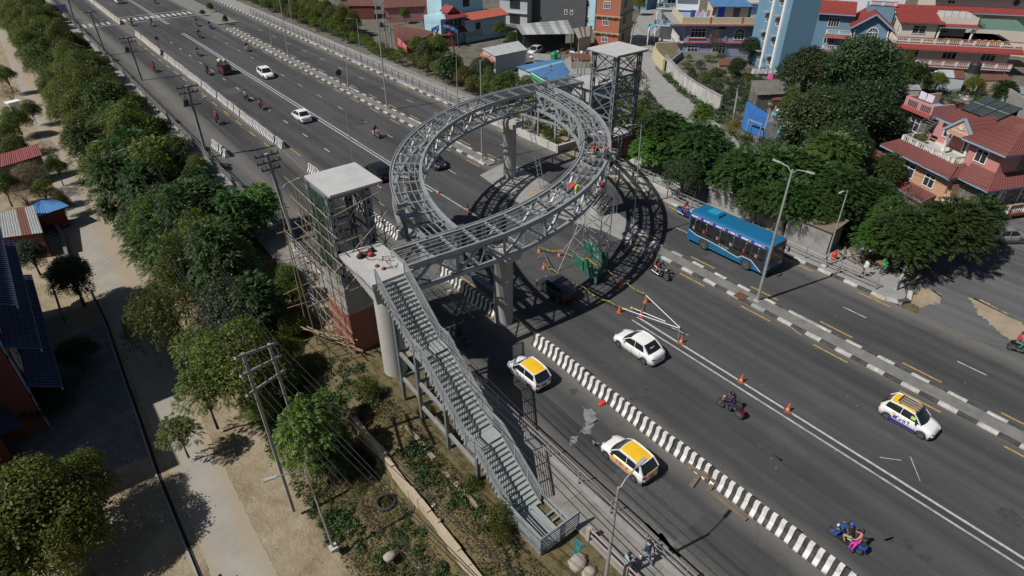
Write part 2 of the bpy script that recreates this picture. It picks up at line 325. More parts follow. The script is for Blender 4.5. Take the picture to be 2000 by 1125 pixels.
# aprons and worn ground under the bridge
sheet('pier_apron', [(937, 342), (985, 318), (1010, 325), (1100, 372), (1170, 388), (1200, 412), (1262, 455), (1290, 490), (1262, 492), (1180, 452), (1090, 425), (1010, 395)], 0.006, M_CONC2)
sheet('sand_patch', [(1027, 378), (1041, 365), (1075, 385), (1068, 400), (1055, 398)], 0.014, M_DIRT, jag=.05)
sheet('stair_yard', [(42.2, 34), (46.5, 33.5), (52, 40), (52, 50), (47, 52.5), (42.2, 52.5)], 0.008, M_RUBBLE, pix=False)
sheet('tower_yard', [(13.2, 24.3), (15.0, 24.3), (14.7, 30), (13.2, 35), (12.9, 40), (10.5, 41), (10.3, 36), (10.4, 32.2), (13.2, 32.2)], 0.0, M_RUBBLE, pix=False)
for pts in ([(1140, 793), (1160, 800), (1168, 820), (1155, 838), (1150, 850), (1132, 845), (1145, 825), (1138, 805)], [(1118, 852), (1130, 853), (1124, 870), (1112, 868)], [(1155, 862), (1170, 866), (1163, 873)]):
    sheet('cement_spill', pts, 0.005, mat('cement_stain', (.10, .10, .098), (.27, .265, .25), .9, 2.6, obj=False, contrast=.5), jag=.07)
sheet('pale_worn_patch', [(1250, 1020), (1290, 1040), (1330, 1075), (1336, 1100), (1310, 1090), (1270, 1050)], 0.005, mat('pale_wear', (.17, .165, .155), (.09, .09, .088), .9, 3, obj=False), jag=.1)
M_STAINR = mat('oil_stain', (.03, .03, .031), (.07, .07, .07), .7, 4, obj=False)
for cx_, cy_, a_, b_ in ((1258, 763, .55, .25), (1238, 778, .3, .14), (1080, 494, .5, .35), (1770, 1062, .35, .18), (1740, 1055, .25, .12), (1810, 1090, .3, .15), (1975, 1010, .5, .3), (1180, 712, .4, .2), (1120, 765, .3, .12), (700, 235, .5, .9), (1500, 880, .12, .5)):
    p = G(cx_, cy_); sheet('oil_stain', [(p.x+a_*math.cos(i*.5236), p.y+b_*math.sin(i*.5236)*1.8) for i in range(12)], .005, M_STAINR, pix=False, jag=.05)
for x0, y0, x1, y1 in ((16.0, 8.6, 18.2, 12.9), (37.0, 20.5, 40.8, 23.0), (29.0, 62, 31.5, 66.5), (21.5, 88, 24.0, 91)):
    sheet('tar_patch', [(x0, y0), (x1, y0), (x1, y1), (x0, y1)], .003, mat('tar_patch', (.052, .052, .054), (.075, .075, .076), .85, 4, obj=False), pix=False, jag=.03)
# ---------------------------------------------------------------- pavements with slabs and kerb stones
def slab_mesh(w, l, h=.05):
    b = MB(); b.box(-w/2, w/2, -l/2, l/2, -h, h*.2); return b.mesh('slab', M_PAVE)
SLAB = {}
def slabs(parent, x0, x1, y0, y1, w, l, z):
    nxs = max(1, round((x1-x0)/w)); ww = (x1-x0)/nxs; k = (round(ww, 2), l)
    if k not in SLAB: SLAB[k] = slab_mesh(ww-.035, l-.035)
    y = y0
    while y+l <= y1:
        for i in range(nxs):
            o = inst(SLAB[k], 'paving_slab', parent, (x0+(i+.5)*ww, y+l/2, z+random.uniform(-.012, .012))); o.rotation_euler = (random.uniform(-.006, .006), random.uniform(-.006, .006), random.uniform(-.008, .008))
        y += l
def kerb_mesh(m, w=.26, l=1.0, h=.15):
    b = MB(); b.ext([(-w/2, 0), (w/2, 0), (w/2, h-.02), (w/2-.02, h), (-w/2+.02, h), (-w/2, h-.02)], 'y', -l/2+.008, l/2-.008); return b.mesh('kerb_stone', m)
KW, KB, KG = kerb_mesh(M_KW), kerb_mesh(M_KB), kerb_mesh(M_KG)
def kerbs(parent, x, y0, y1, kinds=(0, 1), far=110, dirty=0.0):
    y = y0; i = 0
    rest = MB()
    while y < y1:
        k = (KW, KB, KG)[kinds[i % len(kinds)]]
        if random.random() < dirty: k = KG
        if y < far: o = inst(k, 'kerb_stone', parent, (x+random.uniform(-.012, .012), y+.5, 0)); o.rotation_euler = (0, 0, random.uniform(-.01, .01))
        else: rest.box(x-.15, x+.15, y+.01, y+.99, 0, .17, kinds[i % len(kinds)])
        y += 1.0; i += 1
    if rest.v: tag(rest.build('far_kerb_stones', [M_KW, M_KB, M_KG], parent), kind='stuff')
med = MB(); med.box(34.55, 35.5, -60, 29.5, .0, .13); med.box(34.55, 35.5, 47.5, 130, 0, .13); med.box(34.3, 38.2, 134, 400, 0, .16)
median = tag(med.build('median', mat('median_fill', (.13, .127, .118), (.21, .205, .19), .9, 1.5, bump=.3, obj=False)), kind='structure')
kerbs(median, 34.4, -8, 29, dirty=.06); kerbs(median, 35.65, -8, 29, dirty=.12); kerbs(median, 34.4, 48, 130, dirty=.08); kerbs(median, 35.65, 48, 130, dirty=.15)
sw = MB(); sw.prism([(42.4, 10.6), (43.7, 10.9), (45.6, 12.0), (46.4, 13.6), (47.5, 34), (42.4, 34)], 0, .13); sw.box(42.4, 45.6, 52.5, 420, 0, .13)
swr = tag(sw.build('right_pavement', M_CONC2), kind='structure')
kerbs(swr, 42.25, 11.6, 34, dirty=.1); kerbs(swr, 42.25, 52.5, 170, dirty=.2, far=112)
cp = [(42.3, 11.6), (42.5, 10.9), (43.3, 10.55), (44.5, 10.95), (45.6, 11.75), (46.5, 12.9)]
for i, (a, c) in enumerate(zip(cp, cp[1:])):
    b = MB(); b.beam((a[0], a[1], .085), (c[0], c[1], .085), .3, .17); b.build('kerb_stone', [M_KW, M_KB][i % 2], swr)
slabs(swr, 45.65, 46.6, 52.5, 95, .95, .5, .10)
sl_ = MB(); sl_.box(12.95, 15.0, -40, 24.2, 0, .1); sl_.box(10.9, 12.9, 37, 60, 0, .1); sl_.box(10.7, 12.9, 60, 420, 0, .1)
swl = tag(sl_.build('left_pavement', M_CONC2), kind='structure')
slabs(swl, 13.0, 14.6, -4, 24, 1.6, 1.0, .115); slabs(swl, 10.9, 12.6, 38, 110, 1.7, 1.2, .115)
kerbs(swl, 15.0, -6, 24, (2,)); kerbs(swl, 12.95, 37, 110, (2, 2, 0))
# ---------------------------------------------------------------- painted lines: thin sheets, each dash its own piece
root = MB(); rect(root, 20.72, 20.84, 3, 40, .005); rect(root, 20.72, 20.84, 62, 170, .005)
marks = tag(root.build('road_markings', M_YELL), kind='structure')
def line_mesh(w, l, m):
    b = MB(); n = max(1, int(l/1.2)); xs = []
    for i in range(n+1):
        y = -l/2+l*i/n; e = random.uniform(-.012, .012) if w > .09 else 0; xs += [(-w/2+e, y, 0), (w/2+e, y, 0)]
    b.add(xs, [(2*i, 2*i+1, 2*i+3, 2*i+2) for i in range(n)]); return b.mesh('lane_dash', m)
def dashes(x, y0, y1, l, gap, w, m, z=.005, skip=None):
    me = line_mesh(w, l, m); y = y0
    while y < y1:
        if not (skip and skip[0] < y < skip[1]): inst(me, 'lane_dash', marks, (x+random.uniform(-.02, .02), y+l/2, z))
        y += l+gap
dashes(33.75, -6, 29, 2.2, 3.1, .13, M_YELL); dashes(36.35, -5, 29, 2.2, 3.1, .13, M_YELL)
dashes(33.75, 48, 128, 2.2, 3.1, .13, M_YELL); dashes(36.35, 48, 128, 2.2, 3.1, .13, M_YELL)
dashes(41.65, 11, 33, 2.3, 3.4, .13, M_YELL, skip=(24, 28)); dashes(41.65, 53, 128, 2.3, 3.4, .13, M_YELL)
dashes(19.1, 66, 132, 2.0, 2.6, .13, M_YELL); dashes(15.75, -4, 22, 2.0, 3.2, .07, mat('faded_yellow', (.2, .16, .08), (.09, .085, .07), .8, 3, obj=False))
dashes(23.6, 44, 128, 1.3, 4.4, .12, M_WHITE); dashes(30.9, 48, 128, 1.3, 5.0, .11, M_WHITEW); dashes(39.1, 50, 128, 1.5, 5.2, .11, M_WHITEW); dashes(39.1, -3, 28, 1.6, 5.6, .11, M_WHITEW)
yc = [(1700, 578), (1725, 586), (1748, 588), (1775, 585), (1800, 575)]
for a, c in zip(yc, yc[1:]):
    A = G(*a, .006); B = G(*c, .006); d = (B-A).normalized(); s = Vector((-d.y, d.x, 0))*.07; b = MB(); b.add([A-s, B-s, B+s, A+s], [(0, 1, 2, 3)]); b.build('yellow_corner_line', M_YELL, marks)
for x, y0, y1, m, w in ((27.25, -40, 21, M_WHITE, .14), (26.72, -40, 21, M_WHITEW, .13), (27.25, 33, 62, M_WHITEW, .13), (27.3, 62, 131, M_WHITE, .14), (26.9, 46, 131, M_WHITE, .13), (27.3, 141, 400, M_WHITE, .14), (26.9, 141, 400, M_WHITE, .13)):
    b = MB(); rect(b, x-w/2, x+w/2, y0, y1, .005); b.build('centre_line', m, marks)
# zebra crossing and stop lines
yz = G(300, 33).y; me = line_mesh(.55, 3.0, M_WHITEW if False else M_WHITE)
cwb = MB(); rect(cwb, 20.8, 34.2, yz-3.6, yz-3.3, .005); rect(cwb, 20.8, 34.2, yz+3.2, yz+3.5, .005); rect(cwb, 13.3, 19.2, yz-3.6, yz-3.3, .005)
cw = tag(cwb.build('zebra_crossing', M_WHITEW), kind='structure')
for i in range(13): inst(me, 'crossing_stripe', cw, (21.3+i*1.02, yz, .006))
for i in range(5): inst(me, 'crossing_stripe', cw, (14.2+i*1.02, yz-1, .006))
# chalk scratches and a red rag stain
for a, c in (((1718, 893), (1760, 899)), ((1778, 892), (1797, 939)), ((1540, 635), (1565, 655))):
    A = G(*a, .006); B = G(*c, .006); d = (B-A).normalized(); s = Vector((-d.y, d.x, 0))*.025; b = MB(); b.add([A-s, B-s, B+s, A+s], [(0, 1, 2, 3)]); b.build('scratch_mark', M_WHITEW, marks)
# ================================================================ circular footbridge
M_STEEL = mat('galvanised_steel', (.20, .22, .23), (.40, .42, .425), .45, 2.6, metal=.25, third=(.30, .32, .33), bump=.05, contrast=.8)
M_STEELD = mat('grey_primer_steel', (.13, .15, .165), (.21, .235, .25), .5, 2.0, metal=.25, contrast=.8)
M_TREAD = mat('tread_plate', (.25, .28, .27), (.36, .385, .37), .55, 1.5, metal=.15, contrast=.8)
M_PIER = mat('pier_concrete', (.30, .295, .28), (.44, .435, .41), .85, 1.0, bump=.25, stretch=(1, 1, .35), contrast=.9)
M_BRICKR = mat('red_brick', (.21, .065, .045), (.29, .11, .08), .9, 9, bump=.4, contrast=.7)
M_BAMBOO = mat('bamboo', (.30, .24, .155), (.17, .13, .085), .7, 4, contrast=.8)
M_GLASSG = mat('green_glass', (.03, .075, .065), rough=.06, alpha=.42, spec=.8)
M_REBAR = mat('rusty_metal', (.16, .07, .035), (.09, .05, .03), .85, 6)
RINGC = Vector((27.7, 35.8, 0)); RA = math.radians(40.2)
bridge = thing('circular_footbridge', 'grey steel eye-shaped pedestrian bridge of open trusses on round concrete piers', 'footbridge', RINGC, RA)
ZT, ZB = 7.4, 5.9
def arm_pt(s, off, far):
    "s: distance along the arm from phi=-45 (negative: the straight spur); off: outward offset"
    R = 20.0; p0 = math.radians(-45)
    if s < 0:
        c = Vector((R*math.sin(p0), 13.2-R*math.cos(p0), 0)); t = Vector((math.cos(p0), math.sin(p0), 0)); n = Vector((math.sin(p0), -math.cos(p0), 0))
        q = c + t*s + n*off
    else:
        p = p0+s/R; q = Vector(((R+off)*math.sin(p), 13.2-(R+off)*math.cos(p), 0))
    return Vector((-q.x, -q.y, 0)) if far else q
for far, ext in ((0, 4.5), (1, 6.0)):
    L = math.radians(91)*20; n = 20; m = round(ext/1.5)
    nodes = [-ext+ext*i/m for i in range(m)] + [L*i/n for i in range(n+1)]
    def P(i, off, z): q = arm_pt(nodes[i], off, far); q.z = z; return q
    K = len(nodes)
    for off in (-1, 1):
        for z, nm in ((ZT, 'top_chord'), (ZB, 'bottom_chord')):
            b = MB(); b.sweep([P(i, off, z) for i in range(K)], .22, .24); b.build(nm, M_STEEL, bridge)
            if z == ZT: b = MB(); b.sweep([P(i, off*1.09, z+.15) for i in range(K)], .06, .07); b.build('edge_angle', M_STEEL, bridge)
    for k in range(1, 5):
        b = MB(); b.sweep([P(i, -1+k*.4, ZT+.10) for i in range(K)], .042, .06); b.build('stringer', M_STEEL, bridge)
    for i in range(K):
        b = MB(); b.beam(P(i, -.9, ZT), P(i, .9, ZT), .12, .16); b.build('cross_beam', M_STEEL, bridge)
        b = MB(); b.beam(P(i, -.9, ZB), P(i, .9, ZB), .1, .12); b.build('lower_cross_beam', M_STEELD, bridge)
        for off in (-1, 1):
            if i % 2 == 0 or i == K-1: b = MB(); b.beam(P(i, off, ZB+.1), P(i, off, ZT-.1), .15, .15, up=Vector((1, 0, 0))); b.build('truss_post', M_STEEL, bridge)
            if i < K-1:
                a, c = (P(i, off, ZB+.1), P(i+1, off, ZT-.1)) if i % 2 == 0 else (P(i, off, ZT-.1), P(i+1, off, ZB+.1))
                b = MB(); b.beam(a, c, .13, .12); b.build('truss_diagonal', M_STEEL, bridge)
        if i < K-1:
            b = MB(); a, c = ((-.85, .85), (.85, -.85))[i % 2]; b.beam(P(i, a, ZB), P(i+1, c, ZB), .07, .07); b.build('plan_brace', M_STEELD, bridge)
for (x, y) in ((34.75, 44.35), (20.0, 26.25), (35.75, 33.35), (21.75, 40.5)):
    d = Matrix.Rotation(-RA, 3, 'Z') @ (Vector((x, y, 0))-RINGC)
    b = MB(); b.lathe([(.62, 0), (.62, 5.0), (.70, 5.05)], (d.x, d.y, 0), 24)
    for z in (1.7, 3.4): b.lathe([(.626, z-.015), (.63, z), (.626, z+.015)], (d.x, d.y, 0), 24)
    p = b.build('pier', M_PIER, bridge)
    b = MB(); sg = 1 if d.y < 0 else -1; ph = math.asin(max(-1, min(1, sg*d.x/20))); a = math.atan2(-sg*math.cos(ph), sg*math.sin(ph)); c = MB()
    c.cbox((d.x, d.y, 5.27), (2.0, 1.25, .46), a); c.cbox((d.x, d.y, 5.62), (2.5, .95, .24), a); c.build('pier_cap', M_PIER, p)
    b = MB()
    for s in (-1, 1): b.cbox((d.x+math.cos(a)*s*.95, d.y+math.sin(a)*s*.95, 5.79), (.35, .35, .1), a)
    b.build('bearing', M_STEELD, p)
# rag left hanging on the stringers
b = MB(); q = G(1117, 364, 7.5); b.cbox((q.x, q.y, 7.56), (.9, .3, .05), .4); tag(b.build('cloth_strip', mat('red_cloth', (.55, .05, .06))), 'red strip of cloth lying across the bridge stringers', 'cloth')
b = MB(); q = G(1126, 369, 7.5); b.cbox((q.x, q.y, 7.5), (.35, .12, .5), .4); tag(b.build('safety_vest', mat('lime_cloth', (.5, .65, .08))), 'lime safety vest hung over a bridge cross beam', 'vest')
# ================================================================ left lift tower with its landing
def lift_tower(name, label, x0, x1, y0, y1, zb, zc, zr, slab, brick_col=True, glass=True):
    t = thing(name, label, 'lift tower', ((x0+x1)/2, (y0+y1)/2, 0))
    if brick_col:
        w = MB(); w.box(x0, x1, y0, y1, 0, zb); wall = w.build('brick_base', M_BRICKR, t, w=True)
        # brick courses proud of the wall: alternate courses stand 6 mm out
        c = MB(); z = .05
        while z < zb-.05:
            j = random.uniform(.003, .012); c.box(x0-j, x1+j, y0-j, y1+j, z, z+.065); z += .155
        tag(c.build('brick_courses', mat('red_brick_light', (.26, .09, .06), (.18, .06, .045), .9, 7), wall, w=True), kind='stuff')
        w = MB(); w.box(x0+.02, x1-.02, y0+.02, y1-.02, zb, zc); w.build('concrete_band', M_CONC2, t, w=True)
    else:
        w = MB(); th = .22                                       # brick screen walls open at the back
        w.box(x0, x0+th, y0, y1, 0, zb); w.box(x0+th, x0+1.3, y0, y0+th, 0, zb); w.box(x0+2.0, x1, y0, y0+th, 0, zb); w.box(x0+1.3, x0+2.0, y0, y0+th, 0, .7); w.box(x0+1.3, x0+2.0, y0, y0+th, zb-.5, zb)
        wall = w.build('brick_base', mat('dark_brick', (.16, .06, .045), (.22, .09, .07), .9, 8, bump=.3), t, w=True)
        w = MB(); w.box(x0-.05, x1+.05, y0-.05, y1+.05, zb, zb+.12); w.build('concrete_band', M_CONC, t, w=True)
    cs = .26
    for cx, cy in ((x0+.15, y0+.15), (x1-.15, y0+.15), (x0+.15, y1-.15), (x1-.15, y1-.15)):
        b = MB()
        for sx, sy in ((-1, -1), (1, -1), (-1, 1), (1, 1)): b.box(cx+sx*cs/2-.05, cx+sx*cs/2+.05, cy+sy*cs/2-.05, cy+sy*cs/2+.05, zc, zr)
        z = zc+.2
        while z < zr-.3:                                         # batten plates between the four corner angles
            b.box(cx-cs/2, cx+cs/2, cy-cs/2-.055, cy+cs/2+.055, z, z+.26); b.box(cx-cs/2-.055, cx+cs/2+.055, cy-cs/2, cy+cs/2, z, z+.26); z += .8
        b.build('laced_column', M_STEELD, t, w=True)
    xs = ((x0+.15, y0+.15, x1-.15, y0+.15), (x0+.15, y0+.15, x0+.15, y1-.15), (x1-.15, y0+.15, x1-.15, y1-.15), (x0+.15, y1-.15, x1-.15, y1-.15))
    nt_ = 2 if zr-zc < 7 else 4; hz = (zr-.15-zc-.1)/nt_
    for xa, ya, xb, yb in xs:
        for k in range(nt_+1):
            z = zc+.1+hz*k; b = MB(); b.beam((xa, ya, z), (xb, yb, z), .12, .16); b.build('tie_beam', M_STEELD, t, w=True)
            if k < nt_:
                for za, zb2 in ((z, z+hz), (z+hz, z))[:1 if glass else 2]:
                    b = MB(); b.beam((xa, ya, za), (xb, yb, zb2), .07, .08); b.build('cross_brace', M_STEELD, t, w=True)
    sx0, sx1, sy0, sy1 = slab
    b = MB(); b.box(sx0, sx1, sy0, sy1, zr, zr+.13); s = b.build('roof_slab', mat('slab_concrete', (.28, .28, .275), (.50, .50, .49), .85, .9, bump=.4, bscale=8, contrast=1.1, third=(.43, .43, .42)), t, w=True)
    b = MB()
    for k in range(26):                                          # profiled decking under the slab edge
        f = k/26; b.box(lerp(sx0, sx1, f), lerp(sx0, sx1, f)+.06, sy0+.02, sy1-.02, zr-.07, zr)
    b.build('decking', M_STEELD, s, w=True)
    b = MB()
    for xa, ya, xb, yb in xs: b.beam((xa, ya, zr-.14), (xb, yb, zr-.14), .16, .2)
    b.build('roof_beam', M_STEELD, t, w=True)
    if glass:
        for k in range(5):
            for j in range(2):
                z = zc+.12+k*1.05; ya = lerp(y0+.35, y1-.3, j/2); b = MB(); b.box(x0-.03, x0-.01, ya+.03, lerp(y0+.35, y1-.3, (j+1)/2)-.03, z+.03, z+1.0); b.build('glass_panel', M_GLASSG, t, w=True)
        for k in range(5):
            for j in range(2):
                z = zc+.12+k*1.05; xa = lerp(x0+.3, x1-.3, j/2); b = MB(); b.box(xa+.03, lerp(x0+.3, x1-.3, (j+1)/2)-.03, y1+.01, y1+.03, z+.03, z+1.0); b.build('glass_panel', M_GLASSG, t, w=True)
        for k in range(4):
            z = zc+1.17+k*1.05; b = MB(); b.box(x1+.01, x1+.03, y0+.35, y1-.4, z+.03, z+1.0); b.build('glass_panel', M_GLASSG, t, w=True)
    return t
tl = lift_tower('lift_tower', 'unfinished lift tower with glass sides, brick base and bamboo scaffolding round it', 10.72, 13.15, 29.25, 32.1, 2.9, 5.15, 10.62, (10.85, 13.95, 29.15, 32.45))
tr = lift_tower('lift_tower', 'open steel lift tower with pale roof slab beside the trees', 43.0, 46.3, 39.2, 42.4, 3.0, 3.12, 11.0, (42.6, 46.75, 38.85, 42.7), brick_col=False, glass=False)
# concrete landings on single piers
M_LAND = mat('landing_concrete', (.31, .31, .30), (.46, .46, .45), .85, 1.5, bump=.25, contrast=.7)
ld = thing('bridge_landing', 'grey concrete landing on a thick round pier at the stair top', 'landing', (11.9, 26.6, 0))
b = MB(); b.box(10.7, 13.15, 25.12, 29.0, 7.1, 7.3); b.add([(10.72, 25.14, 7.1), (13.1, 25.14, 7.1), (13.1, 28.98, 7.1), (10.72, 28.98, 7.1), (11.0, 25.5, 5.7), (12.8, 25.5, 5.7), (12.8, 28.4, 6.3), (11.0, 28.4, 6.3)], [(3,2,1,0)[::-1], (4,5,6,7)[::-1], (0,1,5,4)[::-1], (1,2,6,5)[::-1], (2,3,7,6)[::-1], (3,0,4,7)[::-1]]); b.build('deck_block', M_LAND, ld, w=True)
b = MB(); b.lathe([(.70, -.15), (.70, 5.9)], (12.0, 26.5, 0), 28)
for z in (1.6, 3.2, 4.7): b.lathe([(.705, z-.02), (.712, z), (.705, z+.02)], (12.0, 26.5, 0), 28)
b.build('pier', M_PIER, ld, w=True)
b = MB()
for k in range(14): b.box(11.45+k*.09, 11.49+k*.09, 26.2, 28.9, 7.3, 7.312)
tag(b.build('decking_ribs', M_CONC, ld, w=True), kind='stuff')
b = MB()
for k in range(5): b.ball((11.55+.16*k+random.uniform(-.1, .1), 27.9+random.uniform(-.15, .25), 7.42), (.22, .18, .14), k % 2, 7, 4)
tag(b.build('tool_bags', [mat('black_bag', (.015, .015, .017)), mat('red_bag', (.35, .03, .03))]), 'black tool bags heaped on the concrete landing', 'bags')
b = MB()
for k in range(14):
    a = random.uniform(0, 3.14); x = random.uniform(12.1, 12.9); y = random.uniform(25.6, 27.2); b.beam((x, y, 7.32), (x+math.cos(a)*.5, y+math.sin(a)*.5, 7.34), .02, .02)
tag(b.build('rebar_offcuts', M_REBAR), 'rusty bar offcuts scattered on the landing', 'scrap')
for x, y in ((11.75, 26.55), (11.9, 26.1)):
    b = MB(); b.cbox((x, y, 7.37), (.2, .12, .12), .5); tag(b.build('loose_brick', M_BRICKR), 'broken brick lying on the concrete landing', 'brick', 'loose bricks on the landing')
lr = thing('bridge_landing', 'concrete landing behind the open steel lift tower', 'landing', (45.6, 45, 0))
b = MB(); b.box(43.6, 47.8, 42.9, 46.2, 7.0, 7.3); b.box(44.0, 47.6, 43.2, 45.8, 5.6, 7.0); b.build('deck_block', M_LAND, lr, w=True)
b = MB(); b.box(45.4, 47.4, 43.6, 45.6, 0, 5.6); b.build('pier', M_CONCD, lr, w=True)
b = MB(); b.tube((45.0, 43.3, 7.42), (46.8, 43.5, 7.42), .11); b.build('pipe', mat('wood_brown', (.2, .13, .08), (.3, .2, .12), .8, 4), lr, w=True)
# ================================================================ staircase
st = thing('staircase', 'long grey steel staircase with barred railings down to the pavement', 'staircase', (11.95, 19, 0))
XA, XB = 11.02, 12.57
prof = [(25.12, 7.3)]; treads = []; lands = []
y, z = 25.12, 7.3
for nr, run in ((16, 3.2), (17, 3.65), (14, 2.95)):
    dz = {16: 2.5/16, 17: 2.7/17, 14: 2.0/14}[nr]; dy = run/nr
    for k in range(nr):
        z -= dz; treads.append((y-dy*k-dy, y-dy*k, z))
    a = (y, z+dz*nr); y -= run; prof.append((y, z))
    if nr != 14: lands.append((y-.75, y, z)); y -= .75; prof.append((y, z))
for ya, yb, zz in treads:
    b = MB(); b.box(XA+.03, XB-.03, ya-.015, yb, zz-.035, zz); b.box(XA+.03, XB-.03, ya-.015, ya+.01, zz-.11, zz-.035); b.build('tread', M_TREAD, st, w=True)
for ya, yb, zz in lands:
    b = MB(); b.box(XA+.03, XB-.03, ya, yb, zz-.06, zz); b.build('landing_plate', M_TREAD, st, w=True)
for x in (XA, XB):
    b = MB()
    for (ya, za), (yb, zb) in zip(prof, prof[1:]): b.beam((x, ya, za-.12), (x, yb, zb-.12), .06, .3)
    b.build('stringer', M_STEEL, st, w=True)
    sgn = -1 if x == XA else 1; xr = x+sgn*.05
    pts = [(ya, za) for ya, za in prof] + [(12.9, .12)] if x == XA else prof
    for hgt, w, nm in ((.86, .08, 'handrail'), (.72, .026, 'railing_bar'), (.58, .026, 'railing_bar'), (.44, .026, 'railing_bar'), (.30, .026, 'railing_bar'), (.16, .026, 'railing_bar')):
        b = MB(); b.sweep([(xr, ya, za+hgt) for ya, za in prof], w, w*.8); b.build(nm, M_STEEL, st, w=True)
    for (ya, za), (yb, zb) in zip(prof, prof[1:]):
        n = max(1, round(abs(ya-yb)/1.0))
        for k in range(n):
            t = k/n; yy, zz = lerp(ya, yb, t), lerp(za, zb, t); b = MB(); b.box(xr-.03, xr+.03, yy-.03, yy+.03, zz-.25, zz+.86); b.build('railing_post', M_STEEL, st, w=True)
    for ya, yb, zz in treads[::1]:
        b = MB(); b.box(min(xr, xr+sgn*.06), max(xr, xr+sgn*.06), ya, ya+.1, zz-.2, zz-.1); b.build('tread_cleat', M_STEEL, st, w=True)
yl = y
for k in range(6):
    b = MB(); xa = 10.95+k*.27+(0 if k < 5 else .1); b.box(xa, xa+.25, 11.85, yl+.02, .08, .13)
    if k < 5: b.build('bottom_plate', M_TREAD, st, w=True)
b = MB(); b.box(12.75, 12.85, 11.85, yl, .05, .13); b.box(13.0, 13.1, 11.85, yl, .05, .13)
for k in range(4): b.box(12.35, 13.0, 11.9+.38*k, 11.98+.38*k, .05, .12)
b.build('landing_frame', M_STEEL, st, w=True)
lp = [(10.85, yl+.9), (10.85, 11.78), (13.1, 11.78)]
for k, hgt in enumerate((1.05, .88, .72, .56, .4, .24, .08, -.1)):
    b = MB(); b.sweep([(px, py, .1+hgt) for px, py in lp], .08 if k == 0 else .035, .06 if k == 0 else .06); b.build('railing_bar', M_STEEL, st, w=True)
for px, py in ((10.85, 11.8), (10.85, yl), (13.08, 11.8), (12.0, 11.8)):
    b = MB(); b.box(px-.04, px+.04, py-.04, py+.04, -.25, 1.15); b.build('railing_post', M_STEEL, st, w=True)
for yy in (23.9, 22.0, 19.4, 16.8):
    zz = min((abs(a+b-2*yy), c) for a, b, c in treads)[1]
    for x in (11.1, 12.6):
        b = MB(); b.box(x-.09, x+.09, yy-.09, yy+.09, -.3, zz-.2); b.build('support_post', M_STEELD, st, w=True)
    b = MB(); b.beam((11.15, yy, zz-.35), (12.6, yy, zz-.35), .14, .18); b.build('support_beam', M_STEELD, st, w=True)
for (ya, yb, zz) in ((23.9, 22.0, 3.4), (23.9, 22.0, 1.6), (22.0, 19.4, 2.6), (22, 19.4, .9), (19.4, 16.8, 1.0)):
    for x in (11.15, 12.6):
        b = MB(); b.beam((x, ya, zz), (x, yb, zz-.15), .14, .2); b.build('support_beam', M_STEEL, st, w=True)
    b = MB(); b.beam((11.15, ya, zz), (12.6, ya, zz), .12, .18); b.build('support_beam', M_STEELD, st, w=True)
# unfinished stair support on the far side
sf = thing('unfinished_stair', 'unfinished steel stair frame of posts and beams behind the bridge', 'stair frame', (44, 49, 0))
for x in (43.0, 45.0):
    for yy in (47.0, 49.8, 52.6):
        b = MB(); b.box(x-.1, x+.1, yy-.1, yy+.1, .3, 5.6-(yy-47)*.45); b.build('post', M_STEEL, sf, w=True)
        b = MB(); b.box(x-.22, x+.22, yy-.22, yy+.22, 0, .35); b.build('post_base', M_CONC2, sf, w=True)
    for z in (2.6, 4.2):
        b = MB(); b.beam((x, 46.6, z), (x, 53, z-.4), .16, .22); b.build('beam', M_STEEL, sf, w=True)
for yy in (47.0, 49.8, 52.6):
    b = MB(); b.beam((43, yy, 2.5), (45, yy, 2.5), .14, .2); b.build('beam', M_STEEL, sf, w=True)
rl = thing('stair_railing', 'grey metal railing climbing behind the bridge end', 'railing', (46.5, 46.5, 7.3))
for k in range(5): b = MB(); b.beam((46.0, 46.3, 7.5+k*.2), (48.6, 50.5, 6.9+k*.2), .05, .05); b.build('rail', M_STEEL, rl, w=True)
for k in range(4): t = k/3; b = MB(); b.box(lerp(46, 48.6, t)-.05, lerp(46, 48.6, t)+.05, lerp(46.3, 50.5, t)-.05, lerp(46.3, 50.5, t)+.05, 6.6, 8.5-.5*t); b.build('post', M_STEEL, rl, w=True)
# ================================================================ bamboo scaffolding round the left tower
bs = thing('bamboo_scaffolding', 'bamboo pole scaffolding lashed round the left lift tower', 'scaffolding', (10.2, 31, 0))
def pole(p, q, r=.035): b = MB(); b.tube(p, q, r, 6, r*.75); b.build('bamboo_pole', M_BAMBOO, bs, w=True)
R_ = random.Random(3); u = R_.uniform
for yy in (29.0, 30.0, 31.1, 32.3, 33.2): pole((10.35+u(-.1, .1), yy, 0), (10.35+u(-.15, .15), yy+u(-.2, .2), 10.2+u(-.6, .6)), .038)
for yy in (29.3, 31.0, 32.8): pole((9.3+u(-.1, .1), yy+.6, -.1), (9.2+u(-.3, .2), yy+u(-.2, .4), u(6.5, 9)), .04)
for k in range(11):
    z = .9+k*.92
    pole((10.3+u(-.05, .05), 28.2+u(-.5, .3), z+u(-.25, .1)), (10.3+u(-.05, .05), 33.6+u(-.6, .9), z+u(-.1, .35)), .032)
for k in range(7):
    z = 1.0+k*1.3; yy = u(29, 33.3); pole((8.4+u(-.6, .5), yy+u(-.3, .3), z+u(-.3, .3)), (10.9+u(-.2, .2), yy, z+u(-.2, .2)), .03)
for k in range(5): pole((10.4, 28.9, 3.2+k*1.6), (13.6+u(-.2, 1.0), 28.9+u(-.1, .1), 3.6+k*1.6+u(-.4, .5)), .03)
pole((10.2, 28.9, 6.3), (13.8, 28.6, 9.2), .032); pole((10.3, 28.85, 4.8), (14.6, 28.8, 8.0), .032)
for k in range(4): pole((13.55, 28.9+k*1.1, 5.2 if k else 6.0), (13.6+u(-.1, .1), 28.9+k*1.1, 10.4+u(-.2, .4)), .034)
